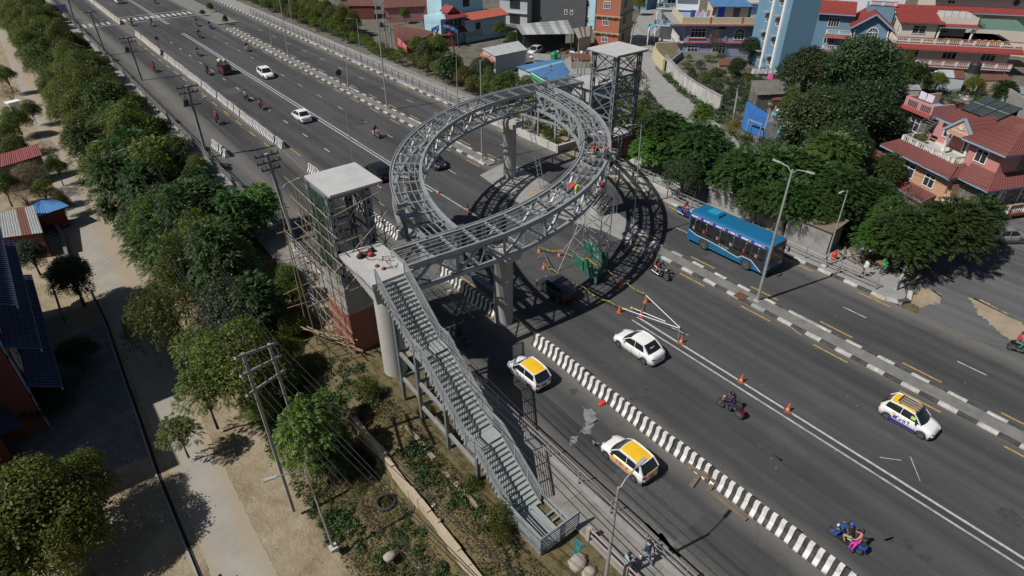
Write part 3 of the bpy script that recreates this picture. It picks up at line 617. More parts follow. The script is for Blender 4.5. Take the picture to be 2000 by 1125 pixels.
for k in range(4): pole((13.5, 28.3, 5.9+k*1.25), (13.6, 33.2, 6.0+k*1.25+u(-.2, .2)), .03)
for k in range(3): pole((12.7+u(-.3, .3), 28.95, 6.2+k*1.4), (14.9, 28.6+u(-.4, .4), 6.4+k*1.4+u(-.2, .2)), .03)
pole((8.6, 31.5, 1.6), (10.8, 28.7, 1.4), .05); pole((9.0, 33.6, .6), (10.9, 28.4, .7), .05); pole((8.8, 32.8, .9), (11.0, 28.8, .3), .05)
pole((13.9, 32.9, 0), (13.95, 32.6, 13.6), .035)
# paved bay with a curved rail left of the tower
bay = thing('curved_railing', 'curved grey metal railing round the rubble bay by the lift tower', 'railing', (10.6, 36, 0))
arc = [(13.05, 41.2), (12.1, 41.1), (11.3, 40.6), (10.75, 39.7), (10.6, 38.4), (10.65, 37.0), (10.75, 35.0), (10.8, 33.6)]
for z in (.35, .7, 1.05): b = MB(); b.path([(x, y, z) for x, y in arc], .035, 6); b.build('rail', M_STEEL, bay, w=True)
for x, y in arc: b = MB(); b.tube((x, y, -.1), (x, y, 1.08), .035, 6); b.build('post', M_STEEL, bay, w=True)
b = MB()
for (xa, ya), (xb, yb) in zip(arc, arc[1:]): b.beam((xa-.1, ya, -.45), (xb-.1, yb, -.45), .3, 1.1)
tag(b.build('retaining_wall', mat('stone_wall', (.3, .28, .24), (.17, .155, .13), .95, 2.2, bump=.6)), 'low rough stone wall below the curved railing', 'wall')
# ================================================================ ladders
def ladder(p, q, label, w=.42, n=20):
    p = Vector(p); q = Vector(q); t = thing('ladder', label, 'ladder', p); d = (q-p).normalized(); s = d.cross(Vector((0, 0, 1))); s = s.normalized()*w/2 if s.length > .05 else Vector((w/2, 0, 0))
    for k in (-1, 1): b = MB(); b.beam(p+s*k, q+s*k, .05, .06); b.build('stile', M_STEELD, t, w=True)
    for i in range(1, n): c = p.lerp(q, i/n); b = MB(); b.tube(c-s, c+s, .018, 5); b.build('rung', M_STEELD, t, w=True)
ladder(G(1060, 370), (36.4, 43.6, 6.2), 'long steel ladder leaning on the bridge beside the back pier', n=20)
ladder((37.0, 32.4, 0), (36.9, 32.6, 7.3), 'upright steel ladder tied beside the right pier', n=22)
# ================================================================ steel pipe scaffold with green net
sc = thing('scaffold_tower', 'steel pipe scaffold tower with green netting standing in the road', 'scaffold', (27.5, 26, 0))
M_PIPE = mat('scaffold_pipe', (.22, .225, .225), (.4, .4, .39), .5, 3, metal=.4); M_NET = mat('green_net', (.02, .14, .085), (.012, .085, .055), .8, 3, obj=False, alpha=.93)
cs_ = [G(*q) for q in ((1118, 512), (1138, 489), (1185, 522), (1164, 556))]
def pipe(a, c, r=.03, nm='pipe'): b = MB(); b.tube(a, c, r, 6); b.build(nm, M_PIPE, sc, w=True)
for c in cs_: pipe(c, c+Vector((0, 0, 5.9)), .032, 'standard')
for z in (1.0, 2.2, 3.4, 4.6, 5.6):
    for i in range(4): pipe(cs_[i]+Vector((0, 0, z)), cs_[(i+1) % 4]+Vector((0, 0, z)), .026, 'ledger')
for i in range(4): pipe(cs_[i]+Vector((0, 0, 2.2)), cs_[(i+1) % 4]+Vector((0, 0, 4.6)), .024, 'brace')
pipe(cs_[0]+Vector((0, 0, 2.4)), G(1090, 530), .03, 'raker'); pipe(cs_[1]+Vector((0, 0, 2.4)), G(1095, 495), .03, 'raker')
for k in range(7): b = MB(); c = cs_[1].lerp(cs_[2], k/6.5); d = cs_[0].lerp(cs_[3], k/6.5); b.beam(c+Vector((.1, 0, 5.66)), d+Vector((.1, 0, 5.66)), .11, .05); b.build('plank', M_PIPE if k % 2 else mat('plank_wood', (.3, .23, .15), (.2, .15, .1), .85, 5), sc, w=True)
def net(a, c, h, seed):
    b = MB(); n = 10; rr = random.Random(seed); a = Vector(a); c = Vector(c); s = Vector((-(c-a).y, (c-a).x, 0)).normalized(); vs = []
    for i in range(n+1):
        for j in range(4): p = a.lerp(c, i/n)+s*rr.uniform(-.09, .09); p.z = .03+h*j/3+rr.uniform(-.05, .05)*(j > 0); vs.append(p)
    b.add(vs, [(i*4+j, i*4+j+1, i*4+j+5, i*4+j+4) for i in range(n) for j in range(3)], 0, True); b.build('net', M_NET, sc, w=True)
net(cs_[0], cs_[0].lerp(cs_[3], .42), .95, 1); net(cs_[0].lerp(cs_[3], .5), cs_[3], 1.3, 4); net(cs_[3], cs_[2], 1.1, 2); net(cs_[1], cs_[2], 1.15, 5)
# ================================================================ jersey barrier blocks
def barrier_mesh(stripes):
    b = MB(); Lb = 2.2; n = 10; hp = [(-.3, 0), (-.3, .1), (-.14, .36), (-.09, .82), (.09, .82), (.14, .36), (.3, .1), (.3, 0)]
    for i in range(n):
        y0 = -Lb/2+Lb*i/n+(.01 if i == 0 else 0); y1 = -Lb/2+Lb*(i+1)/n-(.01 if i == n-1 else 0); b.ext([(u_*1.0, v_) for u_, v_ in hp], 'y', y0, y1, i % 2 if stripes else 2)
    return b.mesh('barrier_block', [mat('barrier_white', (.70, .70, .68), (.30, .29, .27), .8, 2.6, obj=False, contrast=.8, bump=.2, third=(.62, .61, .59)), mat('barrier_black', (.022, .022, .024), (.07, .07, .068), .7, 3, obj=False), mat('barrier_dusty', (.42, .40, .36), (.3, .28, .25), .9, 2.5, obj=False)])
BM = [barrier_mesh(1), barrier_mesh(0)]
BLM = [(-10, 'outside the bottom corner'), (-2, 'below the bottom edge'), (3, 'at the bottom edge'), (6.5, 'beside the blue scooter'), (9, 'beside the scrap planks'), (12.5, 'beside the second taxi'), (15.5, 'opposite the lone motorcycle'), (18, 'beside the red rag'), (21, 'beside the first taxi'), (25, 'at the front pier'), (28, 'nearest the pier'), (31, 'in the rubble'), (34, 'farthest under the bridge'), (41, 'at its near end'), (48, 'at its middle'), (56, 'at its far end'), (67, 'at its near end'), (72, 'by the red passenger'), (77, 'by the two-up motorcycle'), (83, 'by the grey-shirted rider'), (89, 'by the first cross-armed pole'), (95, 'by the maroon van'), (101, 'by the crimson rider'), (107, 'by the triangular sign'), (114, 'at its far end'), (120, 'at its near end'), (128, 'at its middle'), (135, 'at the crossing'), (150, 'just past the crossing'), (175, 'near the top edge'), (230, 'past the top edge')]
def blm(y): return min(BLM, key=lambda q: abs(q[0]-y))[1]
def barriers(x, y0, y1, label, group, kind=0, x1=None):
    y = y0; n = int((y1-y0)/2.24)
    for i in range(n):
        t = i/max(1, n-1); xx = lerp(x, x if x1 is None else x1, t)
        o = inst(BM[kind], 'barrier_block', None, (xx+random.uniform(-.05, .05), y+1.12, 0), random.uniform(-.04, .04)); tag(o, label+', '+blm(y+1.12), 'barrier', group); y += 2.24
barriers(20.0, -1.4, 25.3, 'striped concrete barrier block in the near row beside the taxis', 'near striped barrier blocks', x1=20.1)
barriers(20.0, 40.0, 58.2, 'striped barrier block in the short row behind the lift tower', 'striped barrier blocks behind the lift tower')
barriers(19.9, 26.9, 35.0, 'dirty striped barrier block under the bridge', 'dirty striped barrier blocks under the bridge')
barriers(20.15, 64.9, 116, 'striped barrier block in the far row', 'far striped barrier blocks')
barriers(20.2, 116.2, 136, 'dusty unpainted barrier block before the crossing', 'dusty barrier blocks near the crossing', 1)
barriers(20.0, 146, 190, 'dusty barrier block beyond the zebra crossing', 'dusty barrier blocks beyond the crossing', 1)
barriers(14.6, 66.2, 70.9, 'striped barrier block by the left pavement railing', 'striped barrier blocks by the left railing')
# ================================================================ vehicles
def paint(name, c, rough=.28, metal=0.0): return mat(name, c, tuple(k*.86 for k in c), rough, 1.2, metal=metal, contrast=.6)
M_TYRE = mat('tyre_rubber', (.022, .022, .023), (.05, .048, .045), .9, 8); M_RIM = mat('wheel_rim', (.42, .43, .44), (.25, .25, .26), .35, 4, metal=.7)
M_CGLASS = mat('car_glass', (.012, .016, .018), rough=.05, spec=.7); M_BLACK = mat('black_plastic', (.018, .018, .019), (.035, .035, .036), .55, 4)
M_TAIL = mat('tail_light', (.42, .015, .02), rough=.2); M_HEAD = mat('head_light', (.62, .64, .66), rough=.12, metal=.3); M_AMBER = mat('amber_light', (.75, .28, .02), rough=.2)
M_PLATER = mat('red_plate', (.5, .03, .03)); M_PLATEK = mat('black_plate', (.02, .02, .02)); M_WHITEP = paint('white_car_paint', (.80, .80, .79)); M_TAXIY = mat('taxi_yellow', (.82, .50, .02), (.72, .43, .02), .4, 2)
M_CHROME = mat('chrome', (.6, .6, .6), rough=.2, metal=.9); M_SKIN = mat('skin', (.32, .17, .105), rough=.6); M_INK = mat('print_blue', (.03, .03, .25), rough=.5); M_INKO = mat('print_orange', (.85, .40, .06), rough=.5); M_INKW = mat('print_white', (.8, .8, .8), rough=.5); M_INKY = mat('print_gold', (.75, .52, .12), rough=.5)
WHEELS = {}
def wheel(parent, x, y, r, w=.19, name='wheel'):
    k = (round(r, 2), w)
    if k not in WHEELS:
        b = MB(); prof = [(-w/2, r*.62), (-w/2, r*.93), (-w*.36, r), (w*.36, r), (w/2, r*.93), (w/2, r*.62)]; n = 22; vs = []
        for yy, rr in prof: vs += [(rr*math.cos(2*math.pi*j/n), yy, rr*math.sin(2*math.pi*j/n)) for j in range(n)]
        b.add(vs, [(i*n+j, (i+1)*n+j, (i+1)*n+(j+1) % n, i*n+(j+1) % n) for i in range(len(prof)-1) for j in range(n)], 0, True); ty = b.mesh('tyre', M_TYRE)
        b = MB()
        for s in (-1, 1):
            yo = s*w*.40; ring = [(r*.64*math.cos(2*math.pi*j/20), yo, r*.64*math.sin(2*math.pi*j/20)) for j in range(20)]; ring2 = [(r*.53*math.cos(2*math.pi*j/20), yo, r*.53*math.sin(2*math.pi*j/20)) for j in range(20)]
            b.add(ring+ring2, [(j, (j+1) % 20, 20+(j+1) % 20, 20+j) for j in range(20)], 0)
            for q in range(5):
                a = 2*math.pi*q/5; b.cbox((r*.3*math.cos(a), yo, r*.3*math.sin(a)), (r*.5, .015, r*.16), ry=-a)
            b.cbox((0, yo, 0), (r*.22, .02, r*.22)); b.add([(r*.55*math.cos(2*math.pi*j/16), yo*.7, r*.55*math.sin(2*math.pi*j/16)) for j in range(16)], [list(range(16))], 1)
        WHEELS[k] = (ty, b.mesh('rim', [M_RIM, M_BLACK]))
    ty, rm = WHEELS[k]; o = inst(ty, name, parent, (x, y, r)); inst(rm, 'rim', o); return o
def interp(tab, f):
    for (a, va), (b, vb) in zip(tab, tab[1:]):
        if f <= b: return va+(vb-va)*(f-a)/(b-a) if b > a else vb
    return tab[-1][1]
def car(name, label, cat, loc, rz, pm, L=4.0, W=1.68, H=1.5, kind='sedan', roofm=None, group=None, plate=None, glass=None, clad=False, wheel_r=.29, bumper=None, tail_h=.8):
    t = thing(name, label, cat, loc, rz, group); t.scale = (.815,)*3; w = W/2; gl = glass or M_CGLASS
    sedan = kind == 'sedan'; van = kind == 'van'
    gb = .17 if clad else .15; belt = H*.63; hood = H*.56
    if sedan: top = [(0, .36), (.012, .47), (.05, hood*.83), (.12, hood*.93), (.27, belt*.97), (.33, belt), (.78, belt*1.02), (.86, belt*1.04), (.965, belt*1.0), (.985, belt*.8), (1, .4)]
    elif van: top = [(0, .4), (.012, .6), (.05, hood*.95), (.15, belt*.95), (.22, belt), (.96, belt*1.0), (.985, belt*.8), (1, .42)]
    else: top = [(0, .38), (.012, .5), (.05, hood*.86), (.13, hood*.97), (.26, belt*.98), (.33, belt), (.9, belt*1.05), (.97, belt*1.0), (.987, belt*.75), (1, .45)]
    wid = [(0, .62), (.012, .76), (.05, .90), (.12, .97), (.3, 1), (.75, 1), (.9, .96), (.97, .88), (.988, .78), (1, .66)]
    fx, bx = (.185, .80) if not van else (.17, .80); ar = (wheel_r+.05)/L
    fs = sorted(set([0, .012, .03, .05, .08, .12, .27, .33, .42, .5, .6, .68, .9, .95, .97, .987, 1] + [c+ar*k for c in (fx, bx) for k in (-1, -.92, -.7, -.35, 0, .35, .7, .92, 1)]))
    rows = []
    for f in fs:
        x = L/2-L*f; ww = w*interp(wid, f); zt = interp(top, f); zb = gb+(.1 if f < .03 or f > .97 else 0); za = zb
        for c in (fx, bx):
            d = abs(f-c)/ar
            if d <= 1.0: za = max(za, (wheel_r+.05)*math.sqrt(max(0, 1-d*d))+wheel_r)
        zt = max(zt, zb+.15); zm = zt-.10 if zt > .55 else zt-.04; za2 = min(za, zm-.04)
        zs = lerp(max(za2, .38), zm, .45)
        half = [(0, zb), (ww*.7, zb), (ww*.97, za2), (ww*1.0, zs), (ww*.985, zm), (ww*.93, zt-.015), (ww*.55, zt+.012), (0, zt+.02)]
        rows.append([(x, y, z) for y, z in half]+[(x, -y, z) for y, z in half[-2:0:-1]])
    n = len(rows[0]); b = MB(); vs = [v for r in rows for v in r]
    for i in range(len(rows)-1):
        for j in range(n):
            low = clad and (j in (0, 1, 2, n-1, n-2, n-3)); mi = 1 if (j in (0, n-1, 1, n-2) or low or (bumper and (fs[i+1] <= .05 or fs[i] >= .955) and j in (1, 2, n-2, n-3))) else 0
            b.f.append([i*n+j, i*n+(j+1) % n, (i+1)*n+(j+1) % n, (i+1)*n+j]); b.m.append(mi); b.s.append(True)
    b.v += vs; b.f.append(list(range(n))[::-1]); b.m.append(1 if bumper else 0); b.s.append(False); b.f.append([(len(rows)-1)*n+j for j in range(n)]); b.m.append(1 if bumper else 0); b.s.append(False)
    body = b.build('body', [pm, M_BLACK], t)
    X = lambda f: L/2-L*f
    if sedan: fb, ft, rt, rb = .25, .42, .72, .875
    elif van: fb, ft, rt, rb = .17, .30, .955, .975
    else: fb, ft, rt, rb = .245, .41, .86, .965
    zB = belt-.02; zR = H; sw, tw = w*.94, w*.775
    def ring(f, z, hw, bow):                                      # five points across, bowed forward/back
        return [Vector((X(f)+bow*(1-(k/2)**2), hw*k/2, z)) for k in (-2, -1, 0, 1, 2)]
    st = [ring(fb, zB, sw, .14), ring(lerp(fb, ft, .55), lerp(zB, zR, .55), lerp(sw, tw, .55), .10), ring(ft, zR-.05, tw, .05), ring(lerp(ft, rt, .33), zR-.005, tw*1.01, 0), ring(lerp(ft, rt, .7), zR-.01, tw*1.0, 0), ring(rt, zR-.06, tw*.97, -.04), ring(lerp(rt, rb, .5), lerp(zB+.05, zR-.06, .48), lerp(tw, sw, .5)*.96, -.08), ring(rb, zB+.03, sw*.93, -.10)]
    for s in st[2:6]:
        for k, dz in ((1, .022), (2, .03), (3, .022)): s[k].z += dz
    def grid(a, c, nm, m, j0=0, j1=4, lift=0.0, par=t):
        b = MB(); vs = [st[i][j]+Vector((0, 0, lift)) for i in range(a, c+1) for j in range(j0, j1+1)]; k = j1-j0+1
        b.add(vs, [(i*k+j, i*k+j+1, (i+1)*k+j+1, (i+1)*k+j) for i in range(c-a) for j in range(k-1)], 0, True); return b.build(nm, m, par)
    grid(0, 2, 'windscreen', gl); grid(5, 7, 'rear_window', gl)
    roof = grid(2, 5, 'roof', pm)
    if roofm:
        b = MB(); vs = []
        for i in range(2, 6):
            f = .05 if i == 2 else (-.05 if i == 5 else 0)
            for j, q in ((0, .86), (1, 1.0), (2, 1.0), (3, 1.0), (4, .86)):
                p = st[i][j].copy(); p.x -= f; p.y *= q; p.z += .012+(0.01 if j in (0, 4) else 0); vs.append(p)
        b.add(vs, [(i*5+j, i*5+j+1, (i+1)*5+j+1, (i+1)*5+j) for i in range(3) for j in range(4)], 0, True); b.build('roof_panel', roofm, t)
    for s, j in ((-1, 0), (1, 4)):                                # side windows and pillars
        lo = [Vector((X(f), s*lerp(sw, sw*.95, i/6), zB+.005*i)) for i, f in enumerate((fb, lerp(fb, ft, .6), lerp(ft, rt, .2), lerp(ft, rt, .45), lerp(ft, rt, .52), lerp(rt, rb, .35 if not van else .1), rb))]
        hi = [st[0][j], st[1][j].lerp(st[2][j], .3), st[3][j].lerp(st[2][j], .3), st[3][j].lerp(st[4][j], .3), st[3][j].lerp(st[4][j], .5), st[5][j].lerp(st[4][j], .05), st[7][j]]
        out = Vector((0, s*.012, 0))
        b = MB(); b.add([lo[0], lo[3], hi[3], hi[2], st[2][j], hi[1]], [(0, 1, 2, 3, 4, 5) if s < 0 else (5, 4, 3, 2, 1, 0)]); b.build('side_window', gl, t)
        b = MB(); b.add([lo[3], lo[5], hi[5], hi[3]], [(0, 1, 2, 3) if s < 0 else (3, 2, 1, 0)]); b.build('side_window', gl, t)
        b = MB(); b.add([lo[5], lo[6], st[7][j], st[6][j], st[5][j]], [(0, 1, 2, 3, 4) if s < 0 else (4, 3, 2, 1, 0)]); b.add([p+out for p in (lo[5]-Vector((.0, 0, 0)), lo[6], st[7][j], st[6][j], st[5][j])], [(0, 1, 2, 3, 4) if s < 0 else (4, 3, 2, 1, 0)])
        for a, c, ww in ((st[0][j], st[1][j], .055), (st[1][j], st[2][j], .055), (st[2][j], st[3][j], .07), (st[3][j], st[4][j], .07), (st[4][j], st[5][j], .07), (st[5][j], st[6][j], .08), (st[6][j], st[7][j], .08)): b.beam(a, c, ww, ww)
        b.build('pillar', pm, t)
        b = MB(); b.beam(lo[3]+out*.5, hi[3]+out*.5, .07, .03, up=Vector((1, 0, 0))); b.build('pillar', M_BLACK if kind == 'suv' else pm, t)
        b = MB(); b.cbox((X(fb+.075), s*(sw+.1), zB+.08), (.1, .17, .12)); b.build('door_mirror', M_BLACK if (clad or bumper) else pm, t)
        for f in (.44, .62):
            b = MB(); b.cbox((X(f), s*(w*.99), zB-.13), (.17, .03, .03)); b.build('door_handle', M_BLACK if bumper else pm, t)
        b = MB()
        for f in (.305, .515, .70): b.cbox((X(f), s*(w*.992), lerp(gb+.1, zB, .52)), (.012, .022, (zB-gb)*.8))
        b.build('door_seam', M_BLACK, t)
        b = MB(); b.cbox((X(.048), s*w*.63, hood*.72), (.2, .34, .12), s*.5); b.build('headlight', M_HEAD, t)
        b = MB(); b.cbox((X(.972), s*w*.74, belt*tail_h), (.1, .22, .12 if sedan else .2), -s*.3); b.build('tail_light', M_TAIL, t)
    b = MB(); b.cbox((X(.003), 0, .42), (.05, W*.5, .14)); b.build('grille', M_BLACK, t)
    b = MB(); b.cbox((X(.997), 0, .55 if sedan else .62), (.04, .36, .1)); b.build('number_plate', plate or M_PLATER, t)
    for f in (fx, bx):
        for s in (-1, 1): wheel(t, X(f), s*(w-.11), wheel_r)
    return t, st, X
NORTH, SOUTH = math.pi/2, -math.pi/2
def at(px, py): p = G(px, py); return (p.x, p.y, 0)
def glyphs(parent, name, m, o, ux, uz, n, h, seed, gap=.12):
    "a run of small printed letter strokes on a panel (the photograph's lettering is too small to read)"
    r = random.Random(seed); b = MB(); o = Vector(o); ux = Vector(ux); uz = Vector(uz); x = 0
    for i in range(n):
        wd_ = h*r.uniform(.45, .8)
        for k in range(r.choice((2, 2, 3))):
            if r.random() < .6: a = o+ux*(x+wd_*r.random()); c = a+uz*h; s = ux*h*.16
            else: a = o+ux*x+uz*h*r.random()*.85; c = a+ux*wd_; s = uz*h*.16
            b.add([a, a+s, c+s, c], [(0, 1, 2, 3)])
        x += wd_+h*gap
    return b.build(name, m, parent)
sed, _, _ = car('sedan', 'white sedan with dark rear window driving beside the taped-off road works', 'car', at(1246, 686), NORTH, M_WHITEP, 4.1, 1.72, 1.5, 'sedan')
glyphs(sed, 'window_sticker', M_INKW, (-1.35, .35, 1.24), (0, -1, 0), (.62, 0, .75), 5, .13, 3)
t1, _, X1 = car('taxi', 'white taxi with ribbed yellow roof half in the staircase shadow', 'taxi', at(1032, 738), NORTH, M_WHITEP, 3.5, 1.58, 1.5, 'hatch', M_TAXIY, plate=M_PLATEK, bumper=True, wheel_r=.27)
for k in range(5): b = MB(); b.beam((.12, -.36+.18*k, 1.525), (-1.0, -.36+.18*k, 1.512), .05, .02); b.build('roof_rib', M_TAXIY, t1)
t2, _, X2 = car('taxi', 'white taxi with flat yellow roof and orange advert along its doors', 'taxi', at(1226, 906), NORTH, M_WHITEP, 3.65, 1.62, 1.5, 'hatch', M_TAXIY, plate=M_PLATER, bumper=True)
for s in (1,):
    b = MB(); b.cbox((-.12, s*.825, .68), (1.75, .012, .36)); b.build('door_advert', M_INKO, t2)
    glyphs(t2, 'door_lettering', M_INK, (.35, .834, .62), (-1, 0, 0), (0, 0, 1), 7, .2, 5); glyphs(t2, 'sill_lettering', M_INKW, (.5, .834, .42), (-1, 0, 0), (0, 0, 1), 10, .07, 8)
b = MB(); b.cbox((-1.83, 0, 1.02), (.03, .9, .12), ry=.3); b.build('rear_advert', M_INKO, t2)
glyphs(t2, 'windscreen_lettering', M_INKW, (.92, .2, 1.12), (0, -1, 0), (-.6, 0, .6), 5, .12, 9)
t3, _, X3 = car('taxi', 'white taxi with roof rack on its yellow roof and purple lettering', 'taxi', at(1770, 826), SOUTH, M_WHITEP, 3.5, 1.58, 1.5, 'hatch', M_TAXIY, plate=M_PLATEK, bumper=True, wheel_r=.28)
rk = MB()
for yy in (-.42, .42): rk.beam((.42, yy, 1.62), (-.85, yy, 1.62), .04, .04)
for xx in (.42, -.85): rk.beam((xx, -.42, 1.62), (xx, .42, 1.62), .1, .04, 1)
for xx in (.3, -.7):
    for yy in (-.46, .46): rk.box(xx-.03, xx+.03, yy-.03, yy+.03, 1.5, 1.62, 1)
rack = rk.build('roof_rack', [M_CHROME, M_BLACK], t3)
for k in range(6): b = MB(); b.beam((.36, -.32+.128*k, 1.63), (-.8, -.32+.128*k, 1.63), .05, .03); b.build('rack_slat', M_CHROME if k % 2 else mat('rack_wood', (.3, .26, .22)), rack)
b = MB(); b.cbox((-.1, -.800, .33), (1.7, .012, .16)); b.build('sill_advert', M_INK, t3)
glyphs(t3, 'door_lettering', M_INK, (-.75, -.808, .5), (1, 0, 0), (0, 0, 1), 6, .26, 12); glyphs(t3, 'door_logo', M_INKY, (-.85, -.809, .72), (1, 0, 0), (0, 0, 1), 2, .2, 13)
for s in (-1, 1): b = MB(); b.cbox((1.62, s*.55, .62), (.1, .12, .09)); b.build('indicator', M_AMBER, t3)
b = MB(); b.cbox((.36, -.70, 1.16), (.28, .03, .22)); b.build('driver_shirt', mat('lime_shirt', (.45, .68, .1)), t3)
paint_bk = paint('black_car_paint', (.012, .013, .016), .18); paint_dg = paint('charcoal_car_paint', (.03, .032, .036), .25)
car('suv', 'glossy black SUV driving behind the flat-roofed left lift tower', 'suv', at(738, 345), NORTH, paint_bk, 4.5, 1.82, 1.68, 'suv', clad=True, wheel_r=.34)
k2, _, _ = car('suv', 'small charcoal SUV in the bridge shadow beside the green netting', 'suv', at(1084, 574), NORTH, paint_dg, 3.75, 1.7, 1.62, 'suv', clad=True, wheel_r=.31, plate=M_PLATER)
car('hatchback', 'dark hatchback half hidden below the left curve of the bridge', 'car', at(848, 324), SOUTH, paint_dg, 3.8, 1.66, 1.5, 'hatch')
car('sedan', 'white sedan with blue reflecting rear window on the open road', 'car', at(590, 234), NORTH, M_WHITEP, 4.2, 1.74, 1.52, 'sedan', glass=None)
car('crossover', 'white crossover facing the camera left of the tall median lamps', 'car', at(520, 150), SOUTH, M_WHITEP, 4.3, 1.8, 1.6, 'hatch', wheel_r=.33)
car('hatchback', 'white car cut off by the top edge beyond the crossing', 'car', at(233, 6), NORTH, M_WHITEP, 4.0, 1.7, 1.55, 'hatch')
v, _, _ = car('van', 'maroon van with coloured bundles tied on its roof', 'van', at(440, 143), NORTH, paint('maroon_paint', (.10, .035, .03), .4), 3.9, 1.7, 1.9, 'van', bumper=True)
for k, c in enumerate(((.7, .08, .1), (.75, .68, .1), (.1, .3, .7), (.85, .85, .85), (.8, .25, .5), (.5, .7, .15), (.1, .5, .6))):
    b = MB(); r = random.Random(k); b.ball((.75-.26*(k//2)-.1*r.random(), (-.34, .3)[k % 2]+r.uniform(-.1, .1), 2.1+.1*(k % 3)), (.3, .32, .24), 0, 8, 5); bb = b.build('bundle', mat('bundle_cloth_%s' % ('red', 'yellow', 'blue', 'white', 'pink', 'lime', 'teal')[k], c), None); bb.location = v.location; bb.scale = v.scale; bb.rotation_euler = v.rotation_euler
    tag(bb, '%s bundle tied on the roof of the maroon van' % ('red', 'yellow', 'blue', 'white', 'pink', 'lime', 'teal')[k], 'bundle', 'bundles on the van roof')
car('sedan', 'dusty silver car parked under the trees by the right-hand house', 'car', tuple(G(1958, 470)[:2])+(0,), math.radians(-35), paint('silver_paint', (.35, .35, .34), .35, .4), 4.2, 1.7, 1.48, 'sedan')
car('hatchback', 'pale car parked inside the open tin-roofed shed', 'car', tuple(G(1045, 105)[:2])+(0,), math.radians(200), paint('grey_paint', (.5, .52, .53), .35), 3.8, 1.65, 1.5, 'hatch')
# ---------------------------------------------------------------- the blue bus
M_BUS = paint('bus_blue', (.012, .13, .27), .3); M_BUSG = mat('bus_window', (.012, .014, .016), rough=.06, spec=.6); M_BAN = mat('banner_blue', (.03, .05, .38), rough=.5)
pb = G(1425, 512)
bus = thing('bus', 'blue city bus with dark windows and a blue and white banner strip', 'bus', (39.0, pb.y+.62, 0), SOUTH)
BL, BW, BH = 7.1, 2.15, 2.7
b = MB(); sec = []
for x, s, zl in ((BL/2, .93, .45), (BL/2-.12, 1, .32), (-BL/2+.1, 1, .32), (-BL/2, .95, .45)):
    h = BW/2*s; sec.append([(x, -h, zl), (x, -h, BH-.22), (x, -h+.10, BH-.06), (x, -h+.35, BH), (x, h-.35, BH), (x, h-.10, BH-.06), (x, h, BH-.22), (x, h, zl)])
n = 8; b.add([p for r in sec for p in r], [(i*n+j, i*n+(j+1) % n, (i+1)*n+(j+1) % n, (i+1)*n+j) for i in range(3) for j in range(n)]+[tuple(range(n))[::-1], tuple(range(3*n, 4*n))]); b.build('body', M_BUS, bus)
